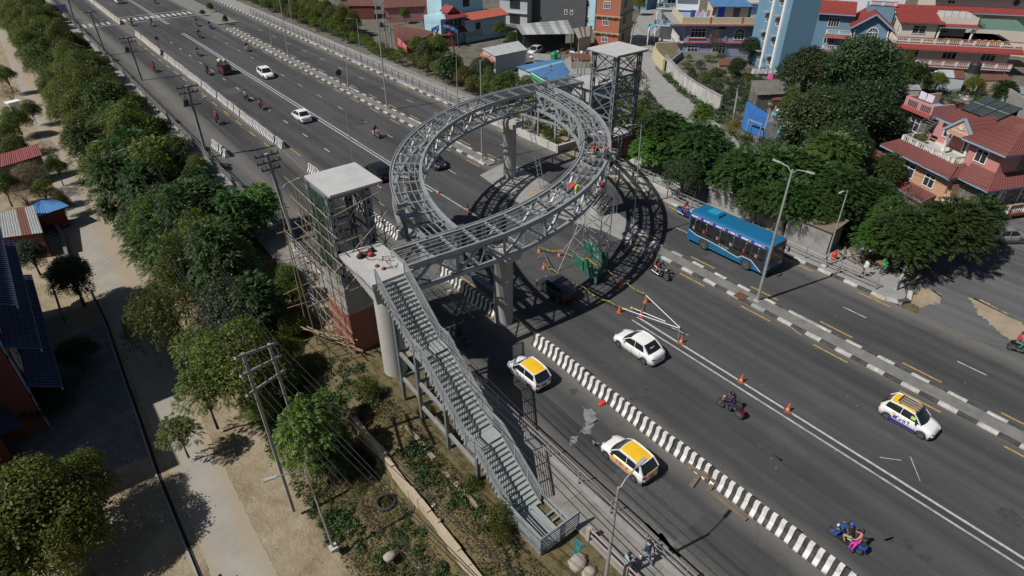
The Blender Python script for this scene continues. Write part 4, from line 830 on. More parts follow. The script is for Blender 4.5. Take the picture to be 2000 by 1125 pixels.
for s in (-1, 1):
    yy = s*(BW/2+.006); b = MB()
    b.add([(x, yy, z) for x, z in ((-3.42, 1.15), (-2.6, .95), (-1.3, .95), (1.2, .72), (1.5, 1.0), (2.3, .98), (3.2, .42), (3.35, .42), (3.35, 2.28), (-3.42, 2.28))], [tuple(range(10)) if s < 0 else tuple(range(10))[::-1]]); b.build('side_panel', M_BLACK, bus)
    b = MB(); pts = [(-3.42, 1.15), (-2.6, .95), (-1.3, .95), (1.2, .72), (1.5, 1.0), (2.3, .98), (3.2, .42)]
    for (xa, za), (xb, zb) in zip(pts, pts[1:]): b.beam((xa, yy, za), (xb, yy, zb), .02, .035)
    b.build('side_stripe', M_INKW, bus)
    for k, (xa, xb) in enumerate(((-3.35, -2.5), (-2.42, -1.25), (-1.15, -.05), (.05, 1.1), (1.2, 2.05), (2.2, 3.2))):
        b = MB(); b.box(xa, xb, min(yy, yy+s*.012), max(yy, yy+s*.012), 1.28, 2.22); wn = b.build('window', M_BUSG, bus)
        b = MB(); b.beam(((xa+xb)/2, yy+s*.015, 1.3), ((xa+xb)/2, yy+s*.015, 2.2), .012, .03, up=Vector((1, 0, 0))); b.build('window_bar', M_STEELD, wn)
        if s == 1 or True:
            b = MB(); r = random.Random(k+7)
            b.cbox((xa+.35, yy+s*.018, 1.48), (.2, .006, .26)); b.build('passenger', mat('passenger_%s' % ('grey', 'red', 'pink')[k % 3], ((.25, .24, .22), (.35, .03, .04), (.3, .15, .18))[k % 3]), wn)
        b = MB(); b.cbox((xa+.5, yy+s*.02, 2.18), (.13, .006, .04)); b.build('window_label', mat('mint_label', (.05, .55, .35)), wn)
    b = MB(); b.box(-3.45, 3.35, min(yy, yy+s*.015), max(yy, yy+s*.015), 2.3, 2.56); ban = b.build('banner', M_BAN, bus)
    for k in range(6):
        x0 = 3.2-1.12*k if s > 0 else -3.35+1.12*k; d = -1 if s > 0 else 1
        b = MB(); b.box(min(x0, x0+d*.55), max(x0, x0+d*.55), min(yy, yy+s*.02), max(yy, yy+s*.02), 2.36, 2.5); b.build('banner_text_panel', M_INKW, ban)
        glyphs(ban, 'banner_lettering', M_INK, (x0, yy+s*.024, 2.375), (d, 0, 0), (0, 0, 1), 6, .11, k)
        b = MB(); xc = x0+d*.72; b.beam((xc-.1, yy+s*.022, 2.34), (xc+.1, yy+s*.022, 2.54), .01, .05); b.beam((xc+.1, yy+s*.022, 2.34), (xc-.1, yy+s*.022, 2.54), .01, .05); b.build('banner_cross', M_INKY, ban)
    glyphs(bus, 'side_lettering', M_INKW, (-.6 if s < 0 else .9, yy+s*.012, 1.02), (1 if s < 0 else -1, 0, 0), (0, 0, 1), 18, .075, 21); glyphs(bus, 'side_lettering', M_INKW, (-.5 if s < 0 else .8, yy+s*.012, .88), (1 if s < 0 else -1, 0, 0), (0, 0, 1), 14, .07, 22)
    for x in (-3.0, .9, -.9, 2.75): b = MB(); b.cbox((x, yy+s*.01, .55), (.1, .02, .06)); b.build('side_marker', M_TAIL, bus)
    for x in (-1.85, 1.95): wheel(bus, x, s*(BW/2-.09), .42, .26)
    for x in (-1.85, 1.95):
        b = MB(); n = 14; b.add([(x+(.5)*math.cos(math.pi*k/n), yy+s*.004, .42+.5*math.sin(math.pi*k/n)) for k in range(n+1)], [tuple(range(n+1)) if s < 0 else tuple(range(n+1))[::-1]]); b.build('wheel_arch', M_BLACK, bus)
b = MB(); b.box(-2.7, -1.4, -.45, .45, BH, BH+.16); b.build('roof_unit', M_BUS, bus); b = MB(); b.box(-2.5, -1.6, -.38, .38, BH+.16, BH+.22); b.build('roof_grille', paint('bus_light_blue', (.02, .28, .45), .4), bus)
b = MB(); b.box(2.2, 2.9, -.35, .35, BH, BH+.04); b.build('roof_hatch', M_BUS, bus)
for y in (-.7, .7): b = MB(); b.beam((-3.3, y, BH+.01), (3.2, y, BH+.01), .03, .03); b.build('roof_seam', M_BUS, bus)
b = MB(); b.box(BL/2-.03, BL/2+.012, -.98, .98, 1.05, 2.3); b.build('windscreen', M_BUSG, bus); b = MB(); b.box(BL/2-.03, BL/2+.014, -.7, .7, 2.33, 2.52); sg = b.build('route_sign', M_BLACK, bus); glyphs(sg, 'route_lettering', M_TAIL, (BL/2+.02, -.5, 2.37), (0, 1, 0), (0, 0, 1), 8, .1, 33)
b = MB(); b.box(BL/2-.05, BL/2+.05, -1.05, 1.05, .32, .55); b.build('bumper', M_BLACK, bus)
for s in (-1, 1):
    b = MB(); b.cbox((BL/2, s*.8, .75), (.06, .36, .16)); b.build('headlight', M_HEAD, bus); b = MB(); b.cbox((BL/2+.2, s*1.22, 1.75), (.1, .16, .36)); b.beam((BL/2, s*1.05, 2.1), (BL/2+.2, s*1.22, 1.9), .04, .04); b.build('mirror', M_BLACK, bus)
    b = MB(); b.cbox((-BL/2, s*.9, .9), (.04, .16, .4)); b.build('tail_light', M_TAIL, bus)
b = MB(); b.box(-BL/2-.012, -BL/2+.03, -.9, .9, 1.4, 2.3); b.build('rear_window', M_BUSG, bus)
# ================================================================ people: one skinned body per pose, clothing as material zones
POSES = {}
def skin_body(key, J, E_, R, zone):
    "joints, bones, radii -> one continuous mesh; zone(bone index) gives a slot"
    me = bpy.data.meshes.new('body'); me.from_pydata(J, E_, []); o = bpy.data.objects.new('tmp', me); COL.objects.link(o)
    m = o.modifiers.new('s', 'SKIN'); m.use_smooth_shade = True
    for i, v in enumerate(me.skin_vertices[0].data): v.radius = R[i] if isinstance(R[i], tuple) else (R[i], R[i]); v.use_root = (i == 0)
    s = o.modifiers.new('u', 'SUBSURF'); s.levels = 1; s.render_levels = 1
    dg = bpy.context.evaluated_depsgraph_get(); ev = bpy.data.meshes.new_from_object(o.evaluated_get(dg)); bpy.data.objects.remove(o)
    A = np.array([J[a] for a, b in E_]); B = np.array([J[b] for a, b in E_]); D = B-A; dd = (D**2).sum(1)
    for p in ev.polygons:
        c = np.array(p.center); t = np.clip(((c-A)*D).sum(1)/dd, 0, 1); k = int(np.argmin(((A+D*t[:, None]-c)**2).sum(1))); p.material_index = zone[k]; p.use_smooth = True
    return ev
def figure(hip, chest, neck, head, shw, hands, elbows, knees, feet, toes):
    "returns J, E, R, zones. slots: 0 skin 1 shirt 2 trousers 3 shoes 4 hair"
    J, E_, R, Z = [], [], [], []
    def j(p, r): J.append(tuple(p)); R.append(r); return len(J)-1
    def e(a, b, z): E_.append((a, b)); Z.append(z)
    hip, chest, neck, head = map(Vector, (hip, chest, neck, head)); fw = Vector((1, 0, 0))
    h = j(hip, (.15, .11)); w = j(hip.lerp(chest, .45), (.135, .10)); c = j(chest, (.165, .115)); n = j(neck, .055); hd = j(head+Vector((.01, 0, -.02)), (.078, .09)); tp = j(head+Vector((-.02, 0, .095)), (.062, .07))
    e(h, w, 1); e(w, c, 1); e(c, n, 1); e(n, hd, 0); e(hd, tp, 4)
    for s, hand, elb, kn, ft, to in zip((1, -1), hands, elbows, knees, feet, toes):
        hand, elb, kn, ft, to = map(Vector, (hand, elb, kn, ft, to))
        sh = j(chest+Vector((0, s*shw, .04)), .062); el = j(elb, .045); wr = j(elb.lerp(hand, .86), .032); pa = j(hand, (.04, .022))
        e(c, sh, 1); e(sh, el, 1); e(el, wr, 1); e(wr, pa, 0)
        d = (hand-elb).normalized(); sd = d.cross(Vector((0, 0, 1))); sd = sd.normalized() if sd.length > .1 else Vector((0, 1, 0)); up = sd.cross(d)
        for k, ln in ((-1.5, .058), (-.5, .07), (.5, .072), (1.5, .062)):
            f1 = j(hand+d*.05+sd*.018*k, .0095); f2 = j(hand+d*(.05+ln*.6)+sd*.02*k-up*.015, .0085); f3 = j(hand+d*(.05+ln)+sd*.02*k-up*.045, .007); e(pa, f1, 0); e(f1, f2, 0); e(f2, f3, 0)
        f1 = j(hand+d*.01-sd*.04*s, .011); f2 = j(hand+d*.05-sd*.055*s-up*.02, .009); e(pa, f1, 0); e(f1, f2, 0)
        lg = j(hip+Vector((.0, s*.09, -.06)), .088); k2 = j(kn, .062); an = j(ft, .042); t_ = j(to, (.04, .03)); e(h, lg, 2); e(lg, k2, 2); e(k2, an, 2); e(an, t_, 3)
    return J, E_, R, Z
def yz(p): return (p[0], -p[1], p[2])
def sym(l): return (l, yz(l))
POSEDEF = dict(
    ride=figure((-.22, 0, .86), (-.06, 0, 1.27), (.0, 0, 1.40), (.06, 0, 1.52), .17, sym((.40, .30, 1.04)), sym((.12, .30, 1.08)), sym((.16, .19, .80)), sym((-.02, .17, .40)), sym((.13, .18, .34))),
    pillion=figure((-.55, 0, .92), (-.50, 0, 1.35), (-.48, 0, 1.49), (-.44, 0, 1.61), .165, sym((-.22, .20, 1.02)), sym((-.42, .26, 1.1)), sym((-.20, .20, .88)), sym((-.34, .18, .48)), sym((-.20, .19, .43))),
    side=figure((-.55, .05, .92), (-.52, .03, 1.34), (-.5, .02, 1.47), (-.46, .02, 1.59), .16, ((-.30, .28, 1.0), (-.22, -.18, 1.12)), ((-.46, .30, 1.12), (-.4, -.24, 1.12)), ((-.36, .42, .90), (-.52, .42, .90)), ((-.34, .45, .50), (-.48, .46, .50)), ((-.28, .56, .46), (-.42, .57, .46))),
    walk=figure((0, 0, .95), (.03, 0, 1.38), (.04, 0, 1.50), (.07, 0, 1.63), .185, ((.20, .24, .92), (-.18, -.24, .90)), ((.0, .25, 1.12), (-.08, -.25, 1.12)), ((.16, .10, .52), (-.02, -.10, .52)), ((.26, .10, .09), (-.32, -.10, .14)), ((.42, .11, .05), (-.20, -.11, .05))),
    stand=figure((0, 0, .95), (.01, 0, 1.38), (.02, 0, 1.50), (.05, 0, 1.63), .185, ((.06, .24, .84), (.26, -.16, 1.20)), ((-.02, .26, 1.10), (.04, -.24, 1.10)), ((.02, .11, .52), (.02, -.11, .52)), ((-.02, .12, .09), (-.02, -.12, .09)), ((.14, .14, .05), (.14, -.14, .05))),
    sit=figure((-.05, 0, .52), (.04, 0, .94), (.08, 0, 1.06), (.15, 0, 1.18), .18, ((.38, .12, .62), (.38, -.10, .66)), ((.16, .24, .68), (.16, -.24, .68)), ((.36, .15, .56), (.36, -.15, .56)), ((.34, .14, .10), (.34, -.14, .10)), ((.50, .15, .05), (.50, -.15, .05))),
    reach=figure((0, 0, .95), (.08, 0, 1.36), (.12, 0, 1.48), (.18, 0, 1.60), .185, ((.55, .16, 1.12), (-.05, -.26, .86)), ((.30, .22, 1.12), (-.02, -.26, 1.10)), ((.14, .10, .52), (-.06, -.10, .54)), ((.20, .10, .09), (-.26, -.10, .10)), ((.36, .11, .05), (-.12, -.11, .05))),
    crouch=figure((-.15, 0, .32), (.12, 0, .66), (.2, 0, .76), (.29, 0, .84), .18, ((.5, .12, .35), (.5, -.12, .35)), ((.3, .22, .48), (.3, -.22, .48)), ((.22, .2, .46), (.22, -.2, .46)), ((.02, .16, .09), (.02, -.16, .09)), ((.17, .17, .05), (.17, -.17, .05))))
HEADS = dict(ride=(.06, 0, 1.52), pillion=(-.44, 0, 1.61), side=(-.46, .02, 1.59), walk=(.07, 0, 1.63), stand=(.05, 0, 1.63), sit=(.15, 0, 1.18), reach=(.18, 0, 1.60), crouch=(.29, 0, .84))
M_HAIR = mat('black_hair', (.01, .009, .008), rough=.5)
def cloth(c): return mat('cloth_%d_%d_%d' % tuple(int(k*100) for k in c), c, tuple(k*.72 for k in c), .85, 14, bump=.2)
HELM = {}
def person(pose, label, loc, rz, shirt, trousers, shoes=(.02, .02, .02), helmet=None, group=None, hair=True, hood=None, skirt=None):
    if pose not in POSES: POSES[pose] = skin_body(pose, *POSEDEF[pose])
    me = POSES[pose].copy()
    for m in (M_SKIN, cloth(shirt), cloth(trousers), cloth(shoes), M_HAIR if hair else M_SKIN): me.materials.append(m)
    t = thing('person', label, 'person', loc, rz, group); t.scale = (.88,)*3; o = bpy.data.objects.new('body', me); COL.objects.link(o); o.parent = t
    h = Vector(HEADS[pose])
    if 'f' not in HELM:
        b = MB(); b.add([(.085, -.014, .005), (.085, .014, .005), (.115, 0, -.025), (.085, 0, .035), (.085, 0, -.032)], [(0, 2, 3), (2, 1, 3), (0, 4, 2), (4, 1, 2)])
        for s in (-1, 1): b.ball((.078, s*.033, .03), (.014, .016, .009), 1, 6, 4); b.ball((.0, s*.088, .0), (.025, .012, .035), 0, 6, 4)
        b.ball((.086, 0, -.058), (.01, .024, .007), 2, 6, 4); HELM['f'] = b.mesh('face', [M_SKIN, M_BLACK, mat('lips', (.2, .07, .06))])
        b = MB()
        vs = MB(); vs.ball((-.01, 0, .045), (.118, .105, .11), 0, 12, 8); HELM['h'] = vs
        b.ball((-.035, 0, .05), (.095, .093, .088), 0, 10, 6); b.ball((-.06, 0, -.02), (.06, .08, .07), 0, 8, 5); HELM['hair'] = b.mesh('hair', M_HAIR)
    if helmet:
        k = tuple(helmet)
        if k not in HELM:
            b = MB(); b.ball((-.008, 0, .03), (.145, .125, .135), 0, 14, 8); b.cbox((.115, 0, .02), (.06, .2, .085), mi=1); HELM[k] = b.mesh('helmet', [paint('helmet_%d_%d_%d' % tuple(int(c*100) for c in helmet), helmet, .25), M_CGLASS])
        inst(HELM[k], 'helmet', t, h)
    else:
        inst(HELM['f'], 'face', t, h)
        if hair: inst(HELM['hair'], 'hair', t, h)
    if hood: b = MB(); b.ball((h.x-.04, h.y, h.z-.12), (.11, .13, .1), 0, 8, 5); b.build('hood', cloth(hood), t)
    return t
# ================================================================ motorcycles and scooters
def bike_parts(scooter, cm):
    L = []
    def add(nm, m, fn): b = MB(); fn(b); L.append((nm, b.mesh(nm, m)))
    if scooter:
        add('rear_body', cm, lambda b: (b.add([(-.95, -.1, .62), (-.95, .1, .62), (-.3, -.17, .45), (-.3, .17, .45), (-.95, -.09, .80), (-.95, .09, .80), (-.25, -.15, .74), (-.25, .15, .74)], [(0, 1, 3, 2)[::-1], (4, 6, 7, 5), (0, 2, 6, 4), (1, 5, 7, 3), (0, 4, 5, 1), (2, 3, 7, 6)]), b.cbox((-.45, 0, .42), (.4, .3, .24))))
        add('front_apron', cm, lambda b: (b.cbox((.42, 0, .62), (.12, .42, .56), ry=-.28), b.cbox((.36, 0, .98), (.2, .3, .16)), b.cbox((.62, 0, .42), (.38, .16, .1), ry=.2)))
        add('floorboard', M_BLACK, lambda b: b.box(-.25, .42, -.19, .19, .26, .32))
        add('seat', M_BLACK, lambda b: (b.cbox((-.48, 0, .82), (.78, .27, .1)), b.ball((-.2, 0, .82), (.14, .13, .06), 0, 8, 5)))
    else:
        add('fuel_tank', cm, lambda b: (b.ball((.12, 0, .86), (.30, .16, .15), 0, 10, 6), b.cbox((.28, 0, .72), (.3, .3, .14))))
        add('tail_panel', cm, lambda b: b.cbox((-.62, 0, .74), (.5, .2, .13), ry=.12))
        add('seat', M_BLACK, lambda b: (b.cbox((-.38, 0, .83), (.66, .25, .09), ry=.05), b.ball((-.1, 0, .84), (.12, .12, .06), 0, 8, 5)))
        add('engine', mat('engine_metal', (.12, .12, .12), (.22, .22, .22), .4, 9, metal=.6), lambda b: (b.cbox((.08, 0, .42), (.36, .26, .28)), b.cbox((.22, 0, .6), (.2, .2, .22), ry=-.4), b.beam((-.5, .0, .62), (.1, 0, .66), .1, .06), b.beam((.1, 0, .3), (.38, 0, .85), .06, .06)))
    add('front_fork', M_CHROME, lambda b: [b.beam((.68, s*.1, .3), (.42, s*.1, .98), .045, .045) for s in (-1, 1)])
    add('handlebar', M_BLACK, lambda b: (b.path([(.36, -.36, 1.02), (.42, -.2, 1.06), (.44, 0, 1.04), (.42, .2, 1.06), (.36, .36, 1.02)], .018, 6), [b.tube((.40, s*.3, 1.05), (.42, s*.36, 1.22), .01, 5) for s in (-1, 1)], [b.ball((.42, s*.37, 1.24), (.02, .06, .04), 0, 6, 4) for s in (-1, 1)]))
    add('headlight', M_HEAD, lambda b: b.ball((.56, 0, .92), (.08, .1, .1), 0, 8, 5))
    add('tail_light', M_TAIL, lambda b: b.cbox((-.92, 0, .72), (.06, .14, .07)))
    add('exhaust', M_CHROME, lambda b: b.tube((.0, -.17, .3), (-.75, -.19, .42), .05, 8))
    add('mudguard', cm if not scooter else M_BLACK, lambda b: b.path([(.4, 0, .5), (.55, 0, .63), (.72, 0, .65), (.88, 0, .56)], .06, 6))
    add('mudguard', cm if not scooter else M_BLACK, lambda b: b.path([(-.4, 0, .55), (-.62, 0, .66), (-.85, 0, .58), (-.95, 0, .42)], .06, 6))
    return L
BIKE = {}
def bike(kind, label, px, py, rz, colour, group=None, loc=None):
    k = (kind, colour)
    if k not in BIKE: BIKE[k] = bike_parts(kind == 'scooter', paint('bike_%d_%d_%d' % tuple(int(c*100) for c in colour), colour, .3))
    p = loc or at(px, py); t = thing(kind, label, 'motorbike' if kind == 'motorcycle' else 'scooter', p, rz, group); t.scale = (.88,)*3
    for nm, me in BIKE[k]: inst(me, nm, t)
    r = .24 if kind == 'scooter' else .30
    for x in (-.65, .68): wheel(t, x, 0, r, .11)
    return t
bk = (.015, .015, .017); navy = (.02, .03, .09); red = (.45, .02, .03); white = (.65, .65, .64); grey = (.18, .18, .19); blue = (.02, .09, .42); jean = (.06, .10, .2); khaki = (.38, .31, .2); pink = (.55, .18, .22)
G1 = 'riders on the road'
def rider(kind, where, px, py, rz, colour, shirt, trousers, helm, pill=None, phelm=None, pose2='pillion', pt=None, look='', wob=0.0):
    b = bike(kind, look % 'under its rider' if '%' in look else look, px, py, rz+wob, colour)
    p = b.location
    person('ride', where, p, rz+wob, shirt, trousers, helmet=helm)
    if pill: person(pose2, pt, p, rz+wob, pill[0], pill[1], helmet=phelm)
rider('motorcycle', 'rider in dark blue jacket and black helmet, alone on the near carriageway', 1424, 805, NORTH, (.07, .008, .01), navy, navy, bk, look='dark motorcycle alone between the white sedan and the taxi')
rider('scooter', 'rider in black top and khaki trousers with blue and white helmet', 1648, 1062, NORTH, blue, bk, khaki, (.03, .05, .3), ((.62, .2, .24), (.6, .05, .35)), None, 'side', 'woman in pink patterned top riding side-saddle behind the khaki rider', look='blue scooter carrying two people at the bottom edge')
rider('motorcycle', 'rider in black with a blue helmet beside the bridge shadow', 1288, 541, SOUTH, bk, bk, grey, (.04, .06, .4), (red, (.5, .35, .36)), (.02, .2, .06), 'pillion', 'passenger in red with green helmet behind the blue-helmeted rider', look='black motorcycle with two riders beside the ring shadow')
rider('motorcycle', 'rider in black emerging from the staircase shadow beside the taxi', 898, 668, NORTH, bk, bk, bk, bk, look='black motorcycle in the deep shadow under the staircase')
rider('scooter', 'rider in dark top on the red and white scooter facing the camera', 735, 268, SOUTH, (.5, .3, .3), (.05, .03, .035), bk, bk, look='red and white scooter coming towards the bridge')
rider('motorcycle', 'rider in grey jacket behind the white sedan with blue window', 511, 213, NORTH, red, (.12, .12, .13), bk, bk, look='red motorcycle just ahead of the white sedan')
rider('motorcycle', 'rider in black with a passenger in white behind', 481, 196, NORTH, bk, bk, jean, bk, (white, jean), bk, 'pillion', 'passenger in a white top on the two-up motorcycle', look='dark motorcycle carrying a passenger in white')
rider('motorcycle', 'rider in grey on the service road with a passenger in red', 426, 242, NORTH, (.3, .05, .05), grey, bk, grey, (red, bk), bk, 'pillion', 'passenger in bright red jacket on the left service road', look='motorcycle nearest the camera on the left service road')
rider('motorcycle', 'rider in crimson clothes alone on the left service road', 303, 140, NORTH, bk, (.4, .03, .05), (.3, .03, .04), bk, look='motorcycle of the rider in crimson on the service road')
rider('motorcycle', 'rider in black beside the maroon van', 407, 146, NORTH, red, bk, bk, bk, look='dark motorcycle beside the maroon van')
rider('motorcycle', 'rider in grey jacket ahead of the maroon van', 388, 109, SOUTH, grey, (.1, .1, .12), bk, bk, look='grey motorcycle close to the double white line')
rider('motorcycle', 'rider in black on the far half of the road facing the camera', 391, 74, SOUTH, bk, bk, bk, bk, look='black motorcycle below the pair by the median bushes')
rider('motorcycle', 'rider in dark grey beside the blue scooter far up the road', 386, 51, SOUTH, grey, (.07, .07, .08), bk, bk, look='grey motorcycle beside the blue scooter far up the road')
rider('scooter', 'rider in navy on the blue scooter by the median bushes', 411, 56, SOUTH, blue, navy, navy, (.3, .32, .36), look='blue scooter by the median bushes')
rider('scooter', 'rider in black on the pale blue scooter below the median', 484, 100, SOUTH, (.25, .4, .6), bk, bk, bk, look='pale blue scooter alone below the median end')
rider('motorcycle', 'rider in black just below the zebra crossing, right of the other', 298, 51, NORTH, (.4, .4, .4), bk, bk, bk, look='grey motorcycle just below the crossing at the double line')
rider('motorcycle', 'rider in black just below the zebra crossing beside the barrier', 259, 50, NORTH, bk, bk, bk, bk, look='black motorcycle just below the crossing beside the barrier')
rider('motorcycle', 'rider in dark clothes beyond the crossing at the top edge', 304, 7, SOUTH, bk, (.03, .03, .05), bk, bk, look='black motorcycle beyond the crossing at the top edge')
rider('scooter', 'rider in red shirt and jeans beside the back of the blue bus', 1336, 424, SOUTH, (.03, .08, .4), red, jean, bk, look='blue scooter beside the back of the bus')
rider('motorcycle', 'rider in grey top at the right edge of the picture', 1994, 690, SOUTH, bk, (.3, .29, .28), jean, bk, ((.5, .05, .08), (.05, .3, .25)), None, 'pillion', 'passenger in red and green at the right edge', look='motorcycle entering at the right edge', wob=.4)
# pedestrians
person('reach', 'man in white T-shirt and dark trousers reaching towards the market tree', G(1682, 541, .13), math.radians(-35), white, (.04, .035, .03), (.1, .05, .03))
person('stand', 'man in bright green top and jeans in the shade under the tree', G(1720, 537, .13), math.radians(160), (.05, .42, .09), jean, (.3, .15, .1))
person('stand', 'person in pale grey hooded top beside the couple under the tree', G(1757, 552, .13), math.radians(100), (.45, .45, .52), bk, hair=True, hood=(.5, .5, .52))
person('stand', 'person in cream jacket and blue jeans with white shoes at the kerb corner', G(1752, 566, .13), math.radians(85), (.58, .5, .46), (.06, .12, .26), white)
person('walk', 'pedestrian in navy hooded jacket and pale jeans on the left pavement', G(1262, 1098, .12), math.radians(75), (.06, .08, .16), (.3, .38, .5), white, hood=(.4, .42, .46))
person('sit', 'man in pale blue shirt sitting on the railing beside the foreground lamp', G(1220, 1112, .1), math.radians(-20), (.28, .38, .42), bk)
def worker(px, py, pose, lab, shirt, helm, rz): person(pose, lab, G(px, py, 7.55), rz, shirt, bk, helmet=helm)
worker(1150, 283, 'crouch', 'worker in black crouching on the right curve of the bridge deck', bk, None, 2.2)
worker(1165, 300, 'crouch', 'worker in orange vest crouching between the bridge stringers', (.6, .12, .05), None, 3.0)
worker(1183, 312, 'crouch', 'worker in red helmet bending over the outer bridge chord', (.03, .03, .05), (.5, .04, .03), .5)
person('crouch', 'worker in red and black crouching on the scaffold platform', ((cs_[1].x+cs_[2].x)/2, (cs_[1].y+cs_[2].y)/2, 5.72), .5, (.4, .03, .03), bk)
for px, py, lab in ((430, 1128, 'person walking on the lane, only the head at the bottom edge'), (463, 1131, 'second person at the bottom edge, right of the other head')):
    person('walk', lab, G(px, py, -.4)-Vector((0, 0, 1.40)), 1.2, bk, bk)
# ================================================================ poles, lamps, wires
M_POLE = mat('galvanised_pole', (.30, .31, .31), (.42, .425, .42), .5, 2, metal=.4); M_POLEC = mat('concrete_pole', (.20, .195, .185), (.30, .29, .27), .85, 2); M_DKMETAL = mat('dark_metal', (.05, .055, .06), (.09, .095, .10), .6, 3, metal=.3)
M_WIRE = mat('wire', (.03, .03, .032), rough=.9, spec=.1); M_LAMPH = mat('lamp_head', (.45, .46, .46), rough=.4, metal=.3)
M_INSUL = mat('insulator', (.06, .035, .03), rough=.3)
def proj(v): d = Vector(v)-Vector((0, 0, CAM_H)); k = d.dot(_w); return 1000+FPX*d.dot(_r)/k, 562.5-FPX*d.dot(_u)/k
def pole_ends(bx, by, tx, ty, z=0.0):
    b = G(bx, by, z); best = None
    for i in range(20, 300):
        h = i*.05; x, y = proj((b.x, b.y, z+h)); e = (x-tx)**2+(y-ty)**2
        if best is None or e < best[0]: best = (e, h)
    return b, G(tx, ty, z+best[1])
def lamp(bx, by, tx, ty, arms, label, group, z=0.0, arm=1.3, r=.075, top=None):
    b, t = pole_ends(bx, by, tx, ty, z) if top is None else (G(bx, by, z), Vector(top))
    th = thing('street_lamp', label, 'street lamp', b, 0, group)
    m = MB(); m.tube(b, t, r, 10, r*.6); m.build('pole', M_POLE, th, w=True)
    m = MB(); m.cbox(b+Vector((0, 0, .09)), (.36, .36, .18)); m.build('base', M_CONC, th, w=True)
    for a in arms:
        d = Vector((math.cos(a), math.sin(a), .18))*arm; e = t+d
        m = MB(); m.path([t-Vector((0, 0, .25)), t+d*.35+Vector((0, 0, .02)), e], .03, 6); am = m.build('arm', M_POLE, th, w=True)
        m = MB(); s = Vector((math.cos(a), math.sin(a), .05)); m.beam(e-s*.1, e+s*.42, .15, .07); m.build('lamp_head', M_LAMPH, am, w=True)
    return th
PX, NX, PY_, NY = 0, math.pi, math.pi/2, -math.pi/2
GM = 'street lamps on the median'; GR = 'street lamps on the right pavement'
lamp(1478, 590, 1548, 331, (PY_, NY), 'tall two-armed street lamp on the median in front of the bus', GM, arm=.95, r=.11)
lamp(942, 315, 938, 117, (PX,), 'tall street lamp on the median seen through the bridge ring', GM, arm=1.0, r=.09)
lamp(757, 215, 733, 5, (), 'thick tall pole on the median above the riding red and white scooter', GM, r=.11)
lamp(680, 177, 675, 73, (), 'short grey pole on the median beside the round sign', GM, r=.07)
lamp(565, 118, 545, -8, (), 'tall pole on the median beside the white crossover', GM, r=.09)
lamp(533, 102, 522, 15, (), 'thin pole on the median left of the white crossover', GM, r=.06)
lamp(1235, 469, 1253, 243, (NX,), 'slim lamp standing in the ring shadow at the median end', GM, arm=1.2, r=.06)
lamp(1610, 520, 1656, 372, (NX,), 'street lamp on the pavement beside the red gas cylinder', GR, arm=.8, z=.13, r=.07)
lamp(705, 123, 697, 37, (NX,), 'street lamp on the right pavement in front of the hedge', GR, arm=1.1, r=.06)
lamp(894, 210, 891, 108, (NX,), 'street lamp on the right pavement at the end of the railing', GR, arm=1.1, r=.06)
lamp(876, 218, 869, 157, (), 'short bare post just left of the railing end', GR, r=.05)
lamp(572, 57, 562, -12, (), 'street lamp pole on the far right pavement', GR, r=.06)
fl = G(1208, 952, 8.6); lamp(1180, 1150, 1208, 952, (.12,), 'foreground street lamp with one arm beside the striped barrier', 'street lamps on the left', arm=1.2, r=.085)
lamp(652, 1072, 596, 918, (NX-.2,), 'leaning street lamp on the dirt edge of the lane', 'street lamps on the left', z=-1.5, arm=1.2, r=.06)
lamp(578, 492, 547, 366, (.1,), 'white street lamp beside the bamboo scaffolding', 'street lamps on the left', arm=1.2, r=.06)
lamp(247, 335, 225, 274, (NX,), 'lamp rising out of the trees left of the two-legged pylon', 'street lamps on the left', z=1.0, arm=1.4, r=.05)
lamp(147, 205, 135, 173, (NX,), 'farther lamp rising out of the trees beside the lane', 'street lamps on the left', z=1.0, arm=1.3, r=.05)
LINES = {}
def epole(bx, by, tx, ty, label, z=0.0, arms=(1.1,), lampdir=None, trafo=False, r=.15, m=None, group='electricity poles along the road'):
    b, t = pole_ends(bx, by, tx, ty, z); th = thing('electricity_pole', label, 'electricity pole', b, 0, group); d = (t-b).normalized()
    q = MB(); q.beam(b, t, r*1.5, r*1.9, up=Vector((0, 1, 0))); q.build('pole', m or M_POLEC, th, w=True)
    for k, a in enumerate(arms):
        c = t-d*(.15+.55*k); q = MB(); q.beam(c-Vector((a, 0, 0)), c+Vector((a, 0, 0)), .1, .1); ar = q.build('cross_arm', M_DKMETAL, th, w=True)
        for s in (-1, -.45, .45, 1): q = MB(); q.lathe([(.03, 0), (.055, .05), (.035, .1), (.05, .16), (.02, .2)], c+Vector((a*s*.93, 0, .05)), 6); q.build('insulator', M_INSUL, ar, w=True)
    if trafo:
        c = t-d*1.9; q = MB(); q.beam(c-Vector((.8, 0, 0)), c+Vector((.8, 0, 0)), .12, .1); q.build('cross_arm', M_DKMETAL, th, w=True)
        q = MB(); q.cbox(c+Vector((-.5, 0, .35)), (.45, .4, .6)); q.beam(c+Vector((-.8, 0, .05)), c+Vector((-.45, 0, .95)), .06, .06); q.build('switch_box', M_DKMETAL, th, w=True)
    if lampdir is not None:
        c = t-d*1.7; e = c+Vector((math.cos(lampdir), math.sin(lampdir), .2))*1.4; q = MB(); q.path([c, e], .025, 5); la = q.build('lamp_arm', M_POLE, th, w=True); q = MB(); q.cbox(e, (.5, .2, .1), lampdir); q.build('lamp_head', M_LAMPH, la, w=True)
    LINES[label] = t; return t
e1 = epole(405, 308, 365, 167, 'concrete electricity pole on the left pavement above the red rider', trafo=True, lampdir=.1, arms=(1.0, .9))
e2 = epole(277, 157, 248, 72, 'concrete electricity pole left of the crimson rider', trafo=True, lampdir=.1, arms=(1.0, .9))
